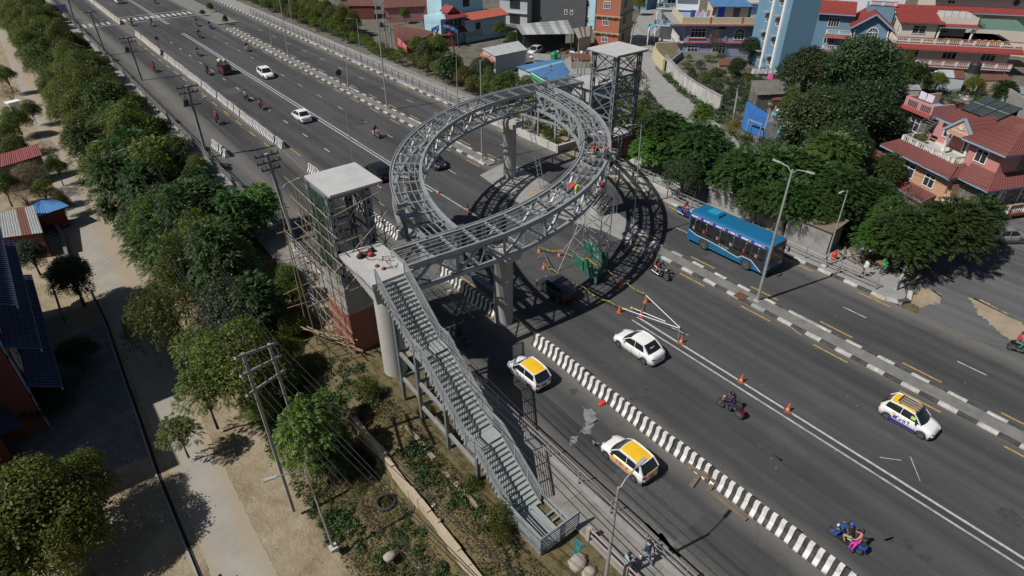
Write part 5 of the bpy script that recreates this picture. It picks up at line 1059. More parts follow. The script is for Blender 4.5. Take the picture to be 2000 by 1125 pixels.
e3 = epole(207, 108, 175, 22, 'concrete electricity pole left of the zebra crossing', lampdir=.1, arms=(.9,))
e4 = epole(148, 52, 132, -6, 'dark electricity pole beside the purple hoarding', arms=(.9,))
e5 = epole(575, 470, 520, 300, 'electricity pole with dark insulators rising through the trees by the bamboo scaffolding', arms=(.9, .9, .7))
e6 = epole(197, 232, 177, 190, 'pale pole with three cross arms deep in the left trees', z=.5, arms=(.9, .8, .6), m=M_POLE, r=.09, group='electricity poles in the trees')
e7 = epole(255, 300, 232, 226, 'pale pole with cross arms behind the two-legged pylon', z=.5, arms=(.9, .7), m=M_POLE, r=.09, group='electricity poles in the trees')
e8 = epole(372, 575, 350, 506, 'short pole with a lamp bracket above the willow', z=1.0, arms=(.6,), m=M_POLE, r=.08, group='electricity poles in the trees')
e9 = epole(1227, 105, 1240, 43, 'slim pole at the mouth of the hill road beside the orange building', arms=(.5,), m=M_POLE, r=.09, group='electricity poles by the houses')
e10 = epole(1430, 245, 1443, 167, 'slim pole beside the blue corrugated fence', arms=(.5,), m=M_POLE, r=.1, group='electricity poles by the houses')
e11 = epole(757, 113, 748, 26, 'left pole of the pair behind the hedge', arms=(.5,), m=M_POLE, r=.09, group='electricity poles by the houses', trafo=True)
e12 = epole(767, 113, 760, 34, 'right pole of the pair behind the hedge', arms=(.5,), m=M_POLE, r=.09, group='electricity poles by the houses')
e13 = epole(1488, 270, 1508, 205, 'concrete post at the edge of the rubbish yard', arms=(.4,), r=.1, group='electricity poles by the houses')
e14 = epole(1757, 414, 1777, 366, 'grey pole below the pink house', arms=(.4,), m=M_POLE, r=.09, group='electricity poles by the houses')
e15 = epole(893, 150, 882, 60, 'pole beside the blue archway', arms=(.4,), m=M_DKMETAL, r=.08, group='electricity poles by the houses')
e16 = epole(1085, 150, 1098, 95, 'brown timber post on the blue roofed shop', arms=(.3,), m=mat('timber_pole', (.12, .09, .07)), r=.08, group='electricity poles by the houses')
def hpole(label, A, B, z, arms):
    (b1, t1), (b2, t2) = [pole_ends(*q, z) for q in (A, B)]
    th = thing('two_legged_pylon', label, 'electricity pylon', b1, 0, 'two-legged pylons')
    for b, t in ((b1, t1), (b2, t2)): q = MB(); q.beam(b, t, .13, .15, up=Vector((0, 1, 0))); q.build('leg', M_POLEC, th, w=True)
    out = []
    for k in arms:
        p = t1.lerp(b1, k); q_ = t2.lerp(b2, k); d = (q_-p).normalized(); q = MB(); q.beam(p-d*.7+Vector((0, 0, .0)), q_+d*.7, .1, .11); ar = q.build('cross_arm', M_POLEC, th, w=True)
        for s in (0, .5, 1):
            c = (p-d*.6).lerp(q_+d*.6, s); q = MB(); q.lathe([(.04, 0), (.07, .06), (.045, .13), (.06, .2), (.03, .26)], c+Vector((0, 0, .07)), 7); q.build('insulator', M_INSUL, ar, w=True); out.append(c+Vector((0, 0, .3)))
    return out
h1 = hpole('two-legged grey pylon at the dirt edge below the staircase', (574, 998, 474, 690), (608, 930, 525, 672), -1.6, (.01, .10, .2))
h2 = hpole('two-legged grey pylon standing in the trees by the lane', (272, 415, 223, 296), (322, 405, 263, 281), -1.3, (.02, .12, .25))
def wire(a, c, sag, label='overhead wire', group=None, r=.013):
    a = Vector(a); c = Vector(c); n = 12; m = MB(); m.path([a.lerp(c, i/n)-Vector((0, 0, sag*4*(i/n)*(1-i/n))) for i in range(n+1)], r, 4)
    tag(m.build('overhead_wire', M_WIRE), label, 'wire', group)
def span(p, q, offs, sag, label, group):
    for i, o in enumerate(offs): wire(Vector(p)+Vector(o), Vector(q)+Vector(o), sag*(1+.12*(i % 3)), label, group, .017)
OFF = [(-.9, 0, .1), (-.4, 0, .1), (.4, 0, .1), (.9, 0, .1), (-.5, 0, -.6), (.5, 0, -1.0), (.1, .1, -1.7)]
far = e4+Vector((1.5, 60, 0))
for p, q, w_ in ((far, e4, 'beyond the purple hoarding'), (e4, e3, 'beside the zebra crossing'), (e3, e2, 'left of the crimson rider'), (e2, e1, 'over the left pavement'), (e1, e5, 'over the service road before the tower')):
    span(p, q, OFF, .5, 'overhead wire of the bundle strung %s' % w_, 'wires strung %s' % w_)
span(e5, Vector((9.8, 4, 8.2)), [(-.7, 0, 0), (-.2, 0, 0), (.3, 0, 0), (.7, 0, -.4), (.1, 0, -.9)], .7, 'overhead wire passing left of the tower and staircase', 'wires left of the staircase')
for i in range(9): wire(h2[i], h1[i], .9, 'overhead wire between the two grey pylons', 'wires between the pylons', .015)
for i in range(9): wire(h1[i], h1[i]+Vector((2.6+.15*i, -24, -.6)), .5, 'overhead wire running from the near pylon to the bottom edge', 'wires from the near pylon', .015)
for i in range(9): wire(h2[i], h2[i]+Vector((2, 60, 0)), 1.0, 'overhead wire running away from the far pylon', 'wires beyond the far pylon', .012)
for i in range(4): wire(e10+Vector((0, 0, -.2*i)), G(2010, 392+9*i, 5.0), .8, 'overhead wire crossing in front of the pink house', 'wires by the pink house')
for i in range(3): wire(e9+Vector((0, 0, -.2*i)), e10+Vector((0, 0, -.25*i)), .7, 'overhead wire along the hill road', 'wires along the hill road')
for i in range(3): wire(e10+Vector((0, 0, -.3*i)), e13+Vector((0, 0, -.3*i)), .4, 'overhead wire over the blue corrugated fence', 'wires over the blue fence')
for i in range(2): wire(e12+Vector((0, 0, -.25*i)), e9+Vector((0, 0, 1.0-.3*i)), 1.2, 'overhead wire crossing above the sheds', 'wires above the sheds')
for i in range(2): wire(e11+Vector((0, 0, -.25*i)), e11+Vector((4, 60, 1)), 1.2, 'overhead wire running up the far hedge', 'wires above the hedge')
wire(G(0, 590, 5), G(280, 840, -1.5), .4, 'thin white service wire from the brick house')
for i in range(4): wire(G(200, 390+10*i, 1.5), G(60, 470+6*i, 1.5), .3, 'overhead wire crossing the lane by the tin shed', 'wires over the lane')
# ================================================================ railings
M_RAIL = mat('railing_grey', (.22, .215, .205), (.33, .32, .3), .6, 3, metal=.25); M_RAILD = mat('railing_dark', (.09, .09, .092), (.15, .148, .145), .6, 3, metal=.25); M_RAILP = mat('railing_faded_pink', (.42, .33, .3), (.3, .26, .24), .7, 3)
def railing(label, pts, h, rails, step, m, z=.1, posts=.07, rr=.028, loc=None, rounded=False):
    pts = [Vector(p) for p in pts]; t = thing('railing', label, 'railing', (pts[0].x, pts[0].y, 0))
    for k in range(rails):
        b = MB(); f = (k+1)/rails; b.sweep([(p.x, p.y, p.z+h*f) for p in pts], rr*2, rr*2); b.build('rail', m, t, w=True)
    L = 0
    for a, c in zip(pts, pts[1:]):
        n = max(1, round((c-a).length/step))
        for i in range(n+(c == pts[-1])): p = a.lerp(c, i/n); b = MB(); b.box(p.x-posts/2, p.x+posts/2, p.y-posts/2, p.y+posts/2, p.z-.05, p.z+h+.06); b.build('post', m, t, w=True)
    return t
railing('grey metal railing along the left pavement beside the staircase', [(14.72, -8, .1), (14.72, 24.2, .1)], 1.0, 3, 2.2, M_RAIL)
railing('long railing along the left pavement before the trees', [(12.75, 36.5, .1), (12.75, 60, .1), (12.75, 112, .1)], 1.0, 3, 2.2, M_RAIL)
railing('distant railing along the left pavement beyond the crossing', [(12.75, 113, .1), (12.75, 220, .1)], 1.0, 3, 2.6, M_RAIL)
railing('dark metal railing along the far right pavement', [(42.75, 53.5, .12), (42.75, 140, .12)], 1.0, 3, 1.9, M_RAILD)
railing('low grey railing along the near right pavement by the market tree', [(42.75, 12.6, .13), (42.75, 31.5, .13)], .95, 3, 2.6, M_RAIL)
railing('outer grey railing of the ramp below the lift tower', [(42.9, 38.3, .9), (43.4, 35.4, .5), (43.9, 29.4, .13)], 1.0, 3, 1.5, M_RAIL)
railing('inner grey railing of the ramp beside the dense tree', [(46.6, 38.6, .9), (46.4, 35.0, .5), (46.2, 28.4, .13)], 1.0, 3, 1.6, M_RAIL)
railing('rusty sloping railing beside the hill road', [G(1213, 100, 0), G(1262, 160, 0)], .8, 2, 1.6, M_REBAR)
railing('faded pink low railing with stone posts beside the seated man', [(13.0, 11.0, .1), (13.0, 2, .1)], .75, 2, 2.4, M_RAILP, posts=.2)
b = MB(); b.add([(42.6, 38.5, 0), (46.6, 38.5, 0), (46.3, 29, 0), (43.6, 29, 0), (42.6, 38.5, .85), (46.6, 38.5, .85), (46.3, 29, .14), (43.6, 29, .14)], [(4,5,6,7)[::-1], (0,1,5,4), (1,2,6,5), (2,3,7,6), (3,0,4,7)]); tag(b.build('ramp', M_CONC), 'pale concrete ramp rising to the brick base of the lift tower', 'ramp')
# plinth with plants behind the stair frame
b = MB(); b.box(42.3, 42.55, 46, 62, 0, .75); b.box(42.3, 45.5, 45.8, 46.05, 0, .75); tag(b.build('planter_wall', M_CONC), 'low concrete planter wall behind the back pier', 'wall')
# ================================================================ cones, tape and road-work bits
def cone_proto():
    L = []; b = MB(); b.lathe([(.15, .04), (.13, .06), (.035, .72), (.02, .74)], n=14); L.append(('cone_body', b.mesh('cone_body', mat('cone_orange', (.58, .10, .03), (.36, .07, .03), .6, 5))))
    b = MB(); b.lathe([(.112, .2), (.088, .34)], n=14); L.append(('white_band', b.mesh('white_band', mat('cone_white', (.7, .68, .65), (.45, .43, .42), .6, 6)))); b = MB(); b.lathe([(.074, .43), (.057, .54)], n=14); L.append(('white_band', b.mesh('white_band', MATS['cone_white'])))
    b = MB(); b.cbox((0, 0, .025), (.42, .42, .05)); L.append(('cone_base', b.mesh('cone_base', mat('cone_base', (.35, .1, .05), (.12, .06, .04), .8, 5)))); return L
CP = cone_proto()
for px, py, lab in ((856, 378, 'orange traffic cone inside the ring, nearest the dark hatchback'), (914, 411, 'orange traffic cone inside the ring left of the round shadow'), (1053, 493, 'traffic cone just right of the front pier top'), (1092, 501, 'traffic cone beside the dark stain in the taped area'), (1062, 525, 'traffic cone in front of the charcoal SUV'), (1214, 560, 'plain faded red cone right of the green netting'), (1209, 611, 'faded pinkish cone left of the white tape poles'), (1261, 592, 'traffic cone at the bend of the yellow tape'), (1252, 618, 'small bright cone between the pinkish cone and the tape bend'), (1330, 670, 'traffic cone at the tip of the taped triangle'), (1447, 746, 'traffic cone on the white line beyond the taped triangle'), (1538, 803, 'traffic cone on the white line nearest the camera')):
    t = thing('traffic_cone', lab, 'traffic cone', at(px, py), random.uniform(0, 1.5), 'traffic cones in the road works'); t.scale = (.86,)*3
    for nm, me in CP:
        if not ('faded' in lab and nm == 'white_band'): inst(me, nm, t)
M_TAPE = mat('hazard_tape', (.62, .55, .08), (.06, .055, .03), .5, 9, contrast=.3)
def tape(pts, lab, m=M_TAPE, z=.55, w=.07):
    P_ = [G(x, y, z) if z else G(x, y) for x, y in pts]; b = MB(); q = []
    for a, c in zip(P_, P_[1:]):
        for i in range(5): p = a.lerp(c, i/5); p.z -= .25*(4*(i/5)*(1-i/5)); q.append(p)
    b.sweep(q+[P_[-1]], .012, w); tag(b.build('hazard_tape', m), lab, 'tape', 'tape round the road works')
tape([(1052, 480), (1095, 488), (1150, 505), (1180, 520), (1214, 540), (1258, 573)], 'yellow and black tape along the far side of the road works'); tape([(1062, 512), (1080, 525), (1140, 560), (1190, 588), (1240, 602)], 'yellow and black tape along the near side of the road works'); tape([(1250, 600), (1262, 575)], 'short yellow tape between the two tape poles')
def bar(p, q, lab, r=.025, m=None): b = MB(); b.tube(p, q, r, 7); tag(b.build('barrier_pole', m or M_INKW), lab, 'pole', 'poles of the taped triangle')
bar(G(1262, 577, .75), G(1328, 640, .75), 'white striped pole on the far side of the taped triangle'); bar(G(1215, 602, .55), G(1326, 641, .7), 'white pole along the near side of the taped triangle'); bar(G(1232, 600, .3), G(1300, 628, .5), 'second white pole lying along the near side'); bar(at(1325, 662), G(1328, 634, .9), 'upright stake at the tip of the taped triangle', .03, M_PIPE); bar(at(1312, 640), G(1345, 655, .05), 'loose pole lying across the triangle tip', .03, M_PIPE)
for k, (a, c, lab) in enumerate((((1050, 505), (1062, 492), 'left'), ((1062, 492), (1073, 520), 'right'))): bar(G(*a, .05), G(*c, .7), '%s leg of the small pipe trestle near the front pier' % lab, .025, M_PIPE)
# round and triangular signs
def sign(px, py, h, lab, tri=False):
    t = thing('road_sign', lab, 'road sign', at(px, py)); p = Vector(t.location); b = MB(); b.tube(p, p+Vector((0, 0, h)), .04, 6); b.build('post', M_DKMETAL, t, w=True); n = 3 if tri else 18; c = p+Vector((0, .05, h)); b = MB()
    V_ = [(c.x+.42*math.sin(2*math.pi*i/n), c.y+dy, c.z+.42*math.cos(2*math.pi*i/n)) for dy in (0, .03) for i in range(n)]; b.add(V_, [list(range(n)), list(range(n, 2*n))[::-1]]+[(i, (i+1) % n, n+(i+1) % n, n+i) for i in range(n)]); b.build('sign_plate', M_DKMETAL, t, w=True)
sign(667, 176, 2.3, 'round dark sign seen from behind on the median'); sign(316, 108, 2.6, 'dark triangular sign beside the striped barrier', True)
hb = thing('hoarding', 'purple hoarding on posts at the far left pavement edge', 'hoarding', G(117, 36, 0)); c = G(115, 19, 2.0)
b = MB(); b.cbox(c+Vector((0, 0, .2)), (3.0, .12, 1.5), -.5); hbp = b.build('board', mat('hoarding_purple', (.07, .045, .16), (.10, .06, .2), .6, 2), hb, w=True)
glyphs(hbp, 'hoarding_lettering', mat('hoarding_orange', (.4, .16, .06)), tuple(Vector((-1.0, -.35, 2.3))+c-hb.location-Vector((0, 0, c.z))), (.87, -.48, 0), (0, 0, 1), 6, .3, 41)
b = MB()
for s in (-1, 1): b.tube(c+Vector((s*1.1*.87, -s*.55, -2.2)), c+Vector((s*1.1*.87, -s*.55, 0)), .05, 6)
b.build('posts', M_DKMETAL, hb, w=True)
# market corner bits, planks and scrap
def lump(name, lab, cat, px, py, size, m, z=0.0, rz=0.0, group=None):
    p = G(px, py, z); b = MB(); b.ball((0, 0, size[2]*.4), size, 0, 8, 5)
    r = random.Random(hash(lab) % 999); b.v = [(x*(1+r.uniform(-.2, .2)), y*(1+r.uniform(-.2, .2)), max(0, v*(1+r.uniform(-.15, .15)))) for x, y, v in b.v]
    o = b.build(name, m); o.location = p; o.rotation_euler = (0, 0, rz); b.s = []; return tag(o, lab, cat, group)
gcx = thing('gas_cylinder', 'red gas cylinder standing behind the railing', 'gas cylinder', G(1627, 507, .13)); b = MB(); b.lathe([(.16, 0), (.18, .06), (.18, .5), (.1, .62), (.05, .64)], n=14); b.build('body', mat('gas_red', (.6, .02, .02), (.4, .02, .02), .4, 3), gcx); b = MB(); b.lathe([(.1, .62), (.1, .76), (.085, .76)], n=10); b.build('collar', MATS['gas_red'], gcx)
M_WOODG = mat('weathered_wood', (.2, .15, .1), (.11, .085, .065), .9, 6, stretch=(1, .2, 1))
for k, (a, c, lab) in enumerate((((1375, 918), (1395, 940), 'upper plank of the broken bench by the barrier'), ((1350, 950), (1375, 915), 'leg plank of the broken bench by the barrier'), ((1383, 958), (1393, 945), 'short brown plank leaning at the barrier'), ((1388, 960), (1458, 1015), 'long timber lying along the foot of the barrier'), ((1340, 905), (1385, 935), 'second timber of the broken bench'))):
    b = MB(); A = G(*a, .35 if k in (0, 4) else .08); C = G(*c, .35 if k in (0, 4) else .1); b.beam(A, C, .2, .07); tag(b.build('plank', M_WOODG), lab, 'plank', 'scrap timber by the barrier')
M_ROCK = mat('rock', (.38, .34, .29), (.24, .21, .18), .95, 4, bump=.6); M_RUBB = mat('rubble_brick', (.3, .16, .11), (.2, .15, .12), .95, 6, bump=.5)
for px, py, s, lab in ((1128, 1103, (.55, .4, .35), 'big beige boulder at the foot of the stair end'), (1150, 1122, (.4, .3, .25), 'pale boulder at the bottom edge'), (857, 1018, (.16, .12, .1), 'small pale stone on the grass by the long wall'), (848, 988, (.14, .1, .1), 'stone beside the plants near the stair posts'), (762, 1088, (.35, .25, .2), 'flat white stone lying in the dry grass'), (653, 727, (.2, .2, .15), 'pale stone near the brick base')):
    lump('boulder', lab, 'rock', px, py, s, M_ROCK, -.2 if px > 800 else -1.2, group='rocks on the bank')
for i in range(26):
    x = random.uniform(19.3, 20.9); y = random.uniform(26.0, 33.0); b = MB(); b.cbox((0, 0, .06), (random.uniform(.12, .35), .16, .12), 0); o = b.build('rubble_lump', M_RUBB if i % 2 else M_ROCK); o.location = (x-.6, y, 0); o.rotation_euler = (random.uniform(-.3, .3), 0, random.uniform(0, 3)); tag(o, 'broken masonry lump heaped by the dirty barrier under the bridge', 'rubble', 'rubble under the bridge')
for i in range(4): b = MB(); b.beam((20.7+.13*i, 27.2, .9), (20.6+.13*i, 33.4, .95), .09, .05); tag(b.build('steel_bar', M_STEELD), 'long dark steel section stored on the barrier under the bridge', 'steel bar', 'steel sections on the barrier')
lump('cloth_bag', 'bright red cloth dropped at the barrier foot', 'cloth', 1177, 788, (.32, .14, .12), mat('rag_red', (.6, .03, .02)))
lump('plastic_bag', 'crimson bag lying on the kerb line of the corner', 'bag', 1763, 583, (.22, .14, .05), mat('bag_crimson', (.5, .05, .1)))
b = MB(); p = G(754, 982, -1.4); n = 18; b.path([p+Vector((.45*math.cos(2*math.pi*i/n), .45*math.sin(2*math.pi*i/n), .08)) for i in range(n+1)], .09, 6); tag(b.build('old_tyre', M_TYRE), 'dark ring of old tyre lying in the shade by the long wall', 'tyre')
for px, py in ((1095, 1040), (1128, 1060), (1125, 1075), (1160, 1065)):
    p = G(px, py, -.1); b = MB(); r = random.Random(px); vs = [(p.x+r.uniform(-.3, .3), p.y+r.uniform(-.3, .3), p.z+r.uniform(.03, .12)) for _ in range(9)]; b.add(vs, [(0, 1, 2), (2, 3, 4), (4, 5, 6), (6, 7, 8), (1, 4, 7)]); tag(b.build('net_scrap', mat('teal_net', (.03, .2, .2), (.02, .12, .13), .8, 4)), 'torn scrap of teal netting beside the stair end', 'scrap', 'teal net scraps by the stair end')
gt = MB(); p = G(1447, 578, .14); gt.cbox((0, 0, .01), (.75, .75, .02), mi=0)
for i in range(7): gt.cbox((-.3+.1*i, 0, .03), (.04, .7, .03))
gto = gt.build('drain_grate', M_REBAR); gto.location = p; tag(gto, 'rusty iron grate set in the median beside the tall lamp', 'grate')
# walls on the left bank
rwm = mat('stained_plaster', (.50, .41, .26), (.26, .2, .13), .9, 1.2, bump=.3, obj=False, contrast=.9, third=(.40, .33, .23))
b = MB(); n = 24
for i in range(n):
    ya, yb = lerp(4, 24.5, i/n), lerp(4, 24.5, (i+1)/n); za = -.12+.06*math.sin(i*1.7); b.box(8.12+.03*math.sin(i), 8.36+.03*math.sin(i), ya, yb, -1.9, za)
tag(b.build('retaining_wall', rwm), 'long low plastered wall with yellow stains stepping down the bank', 'wall')
b = MB()
for i in range(9): b.box(10.0+.05*math.sin(i*2), 10.2, 14.5+i*.95, 15.42+i*.95, -.5, .02+.1*math.sin(i*1.3))
tag(b.build('broken_wall', M_RUBBLE), 'broken low wall footing under the staircase posts', 'wall')
# ================================================================ trees and plants
def leaf_mat(name, c1, c2, c3=None, tr=.3):
    m = bpy.data.materials.new(name); m.use_nodes = True; nt = m.node_tree; N = nt.nodes; L = nt.links; b = N['Principled BSDF']; out = N['Material Output']
    g = N.new('ShaderNodeNewGeometry'); r = N.new('ShaderNodeValToRGB'); e = r.color_ramp.elements; e[0].color = (*c1, 1); e[1].color = (*c2, 1); e[0].position = .1; e[1].position = .85
    if c3: k = e.new(.97); k.color = (*c3, 1)
    L.new(g.outputs['Random Per Island'], r.inputs[0])
    oi = N.new('ShaderNodeObjectInfo'); h = N.new('ShaderNodeHueSaturation')
    mr = N.new('ShaderNodeMapRange'); mr.inputs[3].default_value = .72; mr.inputs[4].default_value = 1.35; L.new(oi.outputs['Random'], mr.inputs[0]); L.new(mr.outputs[0], h.inputs['Value'])
    ma = N.new('ShaderNodeMath'); ma.operation = 'MULTIPLY'; ma.inputs[1].default_value = 7.31; L.new(oi.outputs['Random'], ma.inputs[0]); fr = N.new('ShaderNodeMath'); fr.operation = 'FRACT'; L.new(ma.outputs[0], fr.inputs[0])
    m2 = N.new('ShaderNodeMapRange'); m2.inputs[3].default_value = .465; m2.inputs[4].default_value = .52; L.new(fr.outputs[0], m2.inputs[0]); L.new(m2.outputs[0], h.inputs['Hue'])
    L.new(r.outputs[0], h.inputs['Color']); L.new(h.outputs[0], b.inputs['Base Color']); b.inputs['Roughness'].default_value = .5; b.inputs['Specular IOR Level'].default_value = .35
    t = N.new('ShaderNodeBsdfTranslucent'); L.new(h.outputs[0], t.inputs['Color']); mx = N.new('ShaderNodeMixShader'); mx.inputs[0].default_value = tr; L.new(b.outputs[0], mx.inputs[1]); L.new(t.outputs[0], mx.inputs[2]); L.new(mx.outputs[0], out.inputs['Surface'])
    MATS[name] = m; return m
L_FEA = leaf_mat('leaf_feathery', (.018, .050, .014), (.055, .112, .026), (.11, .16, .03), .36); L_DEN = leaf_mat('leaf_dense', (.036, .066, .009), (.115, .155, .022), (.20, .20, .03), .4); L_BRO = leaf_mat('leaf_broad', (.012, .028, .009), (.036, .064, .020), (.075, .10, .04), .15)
L_WIL = leaf_mat('leaf_willow', (.04, .068, .015), (.095, .145, .03), (.15, .16, .04), .4); L_YEL = leaf_mat('leaf_yellow', (.10, .10, .02), (.24, .20, .03), (.35, .26, .03)); L_DRY = leaf_mat('leaf_dry', (.09, .07, .035), (.2, .155, .085), (.24, .16, .08)); L_LOC = leaf_mat('leaf_bright', (.032, .085, .014), (.095, .19, .032), (.16, .24, .04), .38)
M_BARK = mat('bark', (.11, .085, .06), (.06, .048, .036), .95, 6, bump=.5, stretch=(1, 1, .2))
def quads_mesh(name, P, m):
    "P: (n,4,3) array of quads -> one mesh of loose leaf faces"
    n = len(P); me = bpy.data.meshes.new(name); me.vertices.add(n*4); me.vertices.foreach_set('co', P.reshape(-1).astype(np.float32)); me.loops.add(n*4); me.loops.foreach_set('vertex_index', np.arange(n*4, dtype=np.int32))
    me.polygons.add(n); me.polygons.foreach_set('loop_start', np.arange(0, n*4, 4, dtype=np.int32)); me.materials.append(m); me.update(calc_edges=True); return me
def unit(v): return v/np.maximum(1e-6, np.linalg.norm(v, axis=-1, keepdims=True))
def rndv(n, rng): return unit(rng.normal(size=(n, 3)))
def leaf_quads(c, d, nrm, L, W):
    "leaf centre, long direction, normal, size"
    s = unit(np.cross(nrm, d)); L = np.asarray(L).reshape(-1, 1); W = np.asarray(W).reshape(-1, 1)
    return np.stack([c-d*L*.5, c+s*W*.5-d*L*.05, c+d*L*.5, c-s*W*.5-d*L*.05], 1)
def lobes(rng, n, R, H, flat=.75):
    "lobe centres and radii of a crown of radius R and height H (base at z=0)"
    out = []
    for i in range(n):
        a = i*2.4+rng.uniform(-.4, .4); k = math.sqrt((i+.5)/n); z = H*(.35+.5*(1-k*k)+rng.uniform(-.14, .14)); r = R*rng.uniform(.30, .46); out.append((math.cos(a)*(R-r)*k, math.sin(a)*(R-r)*k, z, r, r*flat))
    return out
def shell(rng, LB, n):
    w = np.array([l[3]**2 for l in LB]); idx = rng.choice(len(LB), n, p=w/w.sum()); C = np.array(LB)[idx]; d = rndv(n, rng); d[:, 2] = np.where((d[:, 2] < -.25) & (rng.random(n) < .75), -d[:, 2], d[:, 2]); r = rng.uniform(.72, 1.06, n)**.6
    p = C[:, :3]+d*np.stack([C[:, 3], C[:, 3], C[:, 4]], 1)*r[:, None]; return p, d
def crown_feather(seed, R=3.0, H=3.6, n=900, m=L_FEA, flen=.62, nl=11):
    rng = np.random.default_rng(seed); LB = lobes(rng, nl, R, H); p, d = shell(rng, LB, n); d = unit(d*np.array([1, 1, .55])+rng.normal(size=(n, 3))*.25); Q = []
    L = rng.uniform(.7, 1.25, n)*flen; side = unit(np.cross(d, np.array([0, 0, 1.]))+1e-3); k = 5
    for i in range(k):
        t = (i+.3)/k; c = p+d*(L*t)[:, None]; c[:, 2] -= L*.38*t*t; dd = unit(d-np.array([0, 0, .76])*t)
        w = L*.34*(1-abs(t-.45)*.9)
        for s in (-1, 1):
            q = unit(side*s+dd*.45-np.array([0, 0, .28])); nr = unit(np.cross(q, dd)); Q.append(leaf_quads(c+q*(w*.5)[:, None], q, nr, w*1.1, L*.19))
    return LB, quads_mesh('crown', np.concatenate(Q), m)
def crown_leaf(seed, R=3.0, H=3.8, n=6500, m=L_DEN, size=.2, nl=13, asp=.55, flat=.75):
    rng = np.random.default_rng(seed); LB = lobes(rng, nl, R, H, flat)
    nc = n//5; pc, dc = shell(rng, LB, nc); p = np.repeat(pc, 5, 0)+rng.normal(size=(nc*5, 3))*size*.8; d = np.repeat(dc, 5, 0); nr = unit(d*.7+np.array([0, 0, .55])+rng.normal(size=p.shape)*.5); t = unit(np.cross(nr, rndv(len(p), rng))); s = rng.uniform(.65, 1.3, len(p))*size
    return LB, quads_mesh('crown', leaf_quads(p, t, nr, s, s*asp), m)
def crown_willow(seed, R=3.0, H=4.5, n=520):
    rng = np.random.default_rng(seed); LB = lobes(rng, 12, R, H, .8); p, d = shell(rng, LB, n); p[:, 2] = np.maximum(p[:, 2], H*.35); Q = []
    d = unit(d*np.array([1, 1, 0])+1e-3)
    for i in range(11):
        t = i/10; L = rng.uniform(1.3, 2.4, n); c = p+d*(.5*t)[..., None] if False else p+d*(.55*math.sin(t*1.5)); c = c.copy(); c[:, 2] -= L*t*t*.9+.1*t; dd = unit(d*(1-t)*.5-np.array([0, 0, 1.])*(.2+t)+rng.normal(size=p.shape)*.25); nr = unit(rng.normal(size=p.shape)+d)
        c = c+rng.normal(size=p.shape)*.05; Q.append(leaf_quads(c, dd, nr, np.full(n, .24), np.full(n, .06)))
        dd2 = unit(dd+rng.normal(size=p.shape)*.6); Q.append(leaf_quads(c+rng.normal(size=p.shape)*.07, dd2, nr, np.full(n, .2), np.full(n, .05)))
    return LB, quads_mesh('crown', np.concatenate(Q), L_WIL)
def trunk_mesh(seed, LB, base, r0=.17, lean=.15):
    "trunk from z=0 to the crown base, limbs to the lobes"
    r = random.Random(seed); b = MB(); top = Vector((r.uniform(-lean, lean), r.uniform(-lean, lean), base+.25)); b.path([(0, 0, -.3), top*.5+Vector((r.uniform(-.1, .1), r.uniform(-.1, .1), 0)), top], [r0, r0*.8, r0*.62], 8)
    for l in LB[:9]:
        e = Vector((l[0], l[1], base+l[2])); mid = top.lerp(e, .5)+Vector((0, 0, .15)); b.path([top-Vector((0, 0, .3)), mid, e], [r0*.5, r0*.3, r0*.1], 5)
    return b.mesh('trunk', M_BARK)
PROTO = {}
def proto(kind, fn, base, r0, nvar, **kw):
    PROTO[kind] = []
    for i in range(nvar):
        LB, me = fn(100*len(PROTO)+i, **kw); PROTO[kind].append((me, trunk_mesh(i, LB, base, r0), base))
proto('feather', crown_feather, 1.5, .15, 3, n=1700, flen=.58, nl=16, H=4.0); proto('bright', crown_feather, 1.4, .13, 2, n=1400, m=L_LOC, flen=.62, nl=13, H=4.0)
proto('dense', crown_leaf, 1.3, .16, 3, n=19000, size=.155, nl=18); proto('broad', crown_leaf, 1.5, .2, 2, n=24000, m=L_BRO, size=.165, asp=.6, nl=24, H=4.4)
proto('willow', crown_willow, 1.2, .2, 1); proto('yellow', crown_leaf, 1.7, .09, 2, n=2200, m=L_YEL, size=.2, nl=9); proto('dry', crown_leaf, 1.4, .12, 2, n=3600, m=L_DRY, size=.16, nl=12, asp=.4); proto('olive', crown_feather, 1.7, .15, 2, n=1000, m=L_WIL, flen=.52, nl=12)
proto('shrub', crown_leaf, .15, .06, 3, n=2200, m=L_DEN, size=.24, nl=7, H=2.6); proto('darkshrub', crown_leaf, .15, .06, 2, n=2200, m=L_BRO, size=.24, nl=7, H=2.6)
VI = [0]
def tree(kind, x, y, z, R, H, label, group, name='tree', cat='tree', rz=None):
    "R crown radius, H total height"
    VI[0] += 1; cm, tm, base = PROTO[kind][VI[0] % len(PROTO[kind])]; rr = random.Random(VI[0]*7+3)
    t = thing(name, label, cat, (x, y, z), rr.uniform(0, 6.28) if rz is None else rz, group); s = R/3.0
    hc = {'broad': 4.4, 'willow': 4.5, 'shrub': 2.6, 'darkshrub': 2.6, 'feather': 4.0, 'bright': 4.0, 'olive': 3.6}.get(kind, 3.8); total = hc+base; sz = H/total
    inst(tm, 'stems' if 'shrub' in kind else 'trunk', t, (0, 0, 0), 0, (s, s, sz)); inst(cm, 'crown', t, (0, 0, base*sz), 0, (s, s, sz)); return t
def treepx(kind, px, py, R, H, label, group=None, z0=0.0, **k):
    "px, py: middle of the crown in the photograph"
    p = G(px, py, z0+H*.62); return tree(kind, p.x, p.y, z0, R, H, label, group, **k)
LMB = [(30, 'the lift tower'), (44, 'the white street lamp'), (54, 'the dark-topped pole'), (64, 'the far pylon'), (72, 'the red passenger'), (84, 'the lone barrier blocks'), (97, 'the crimson rider'), (106, 'the second electricity pole'), (118, 'the triangular sign'), (128, 'the third electricity pole'), (140, 'the zebra crossing'), (152, 'the purple hoarding'), (166, 'the top edge')]
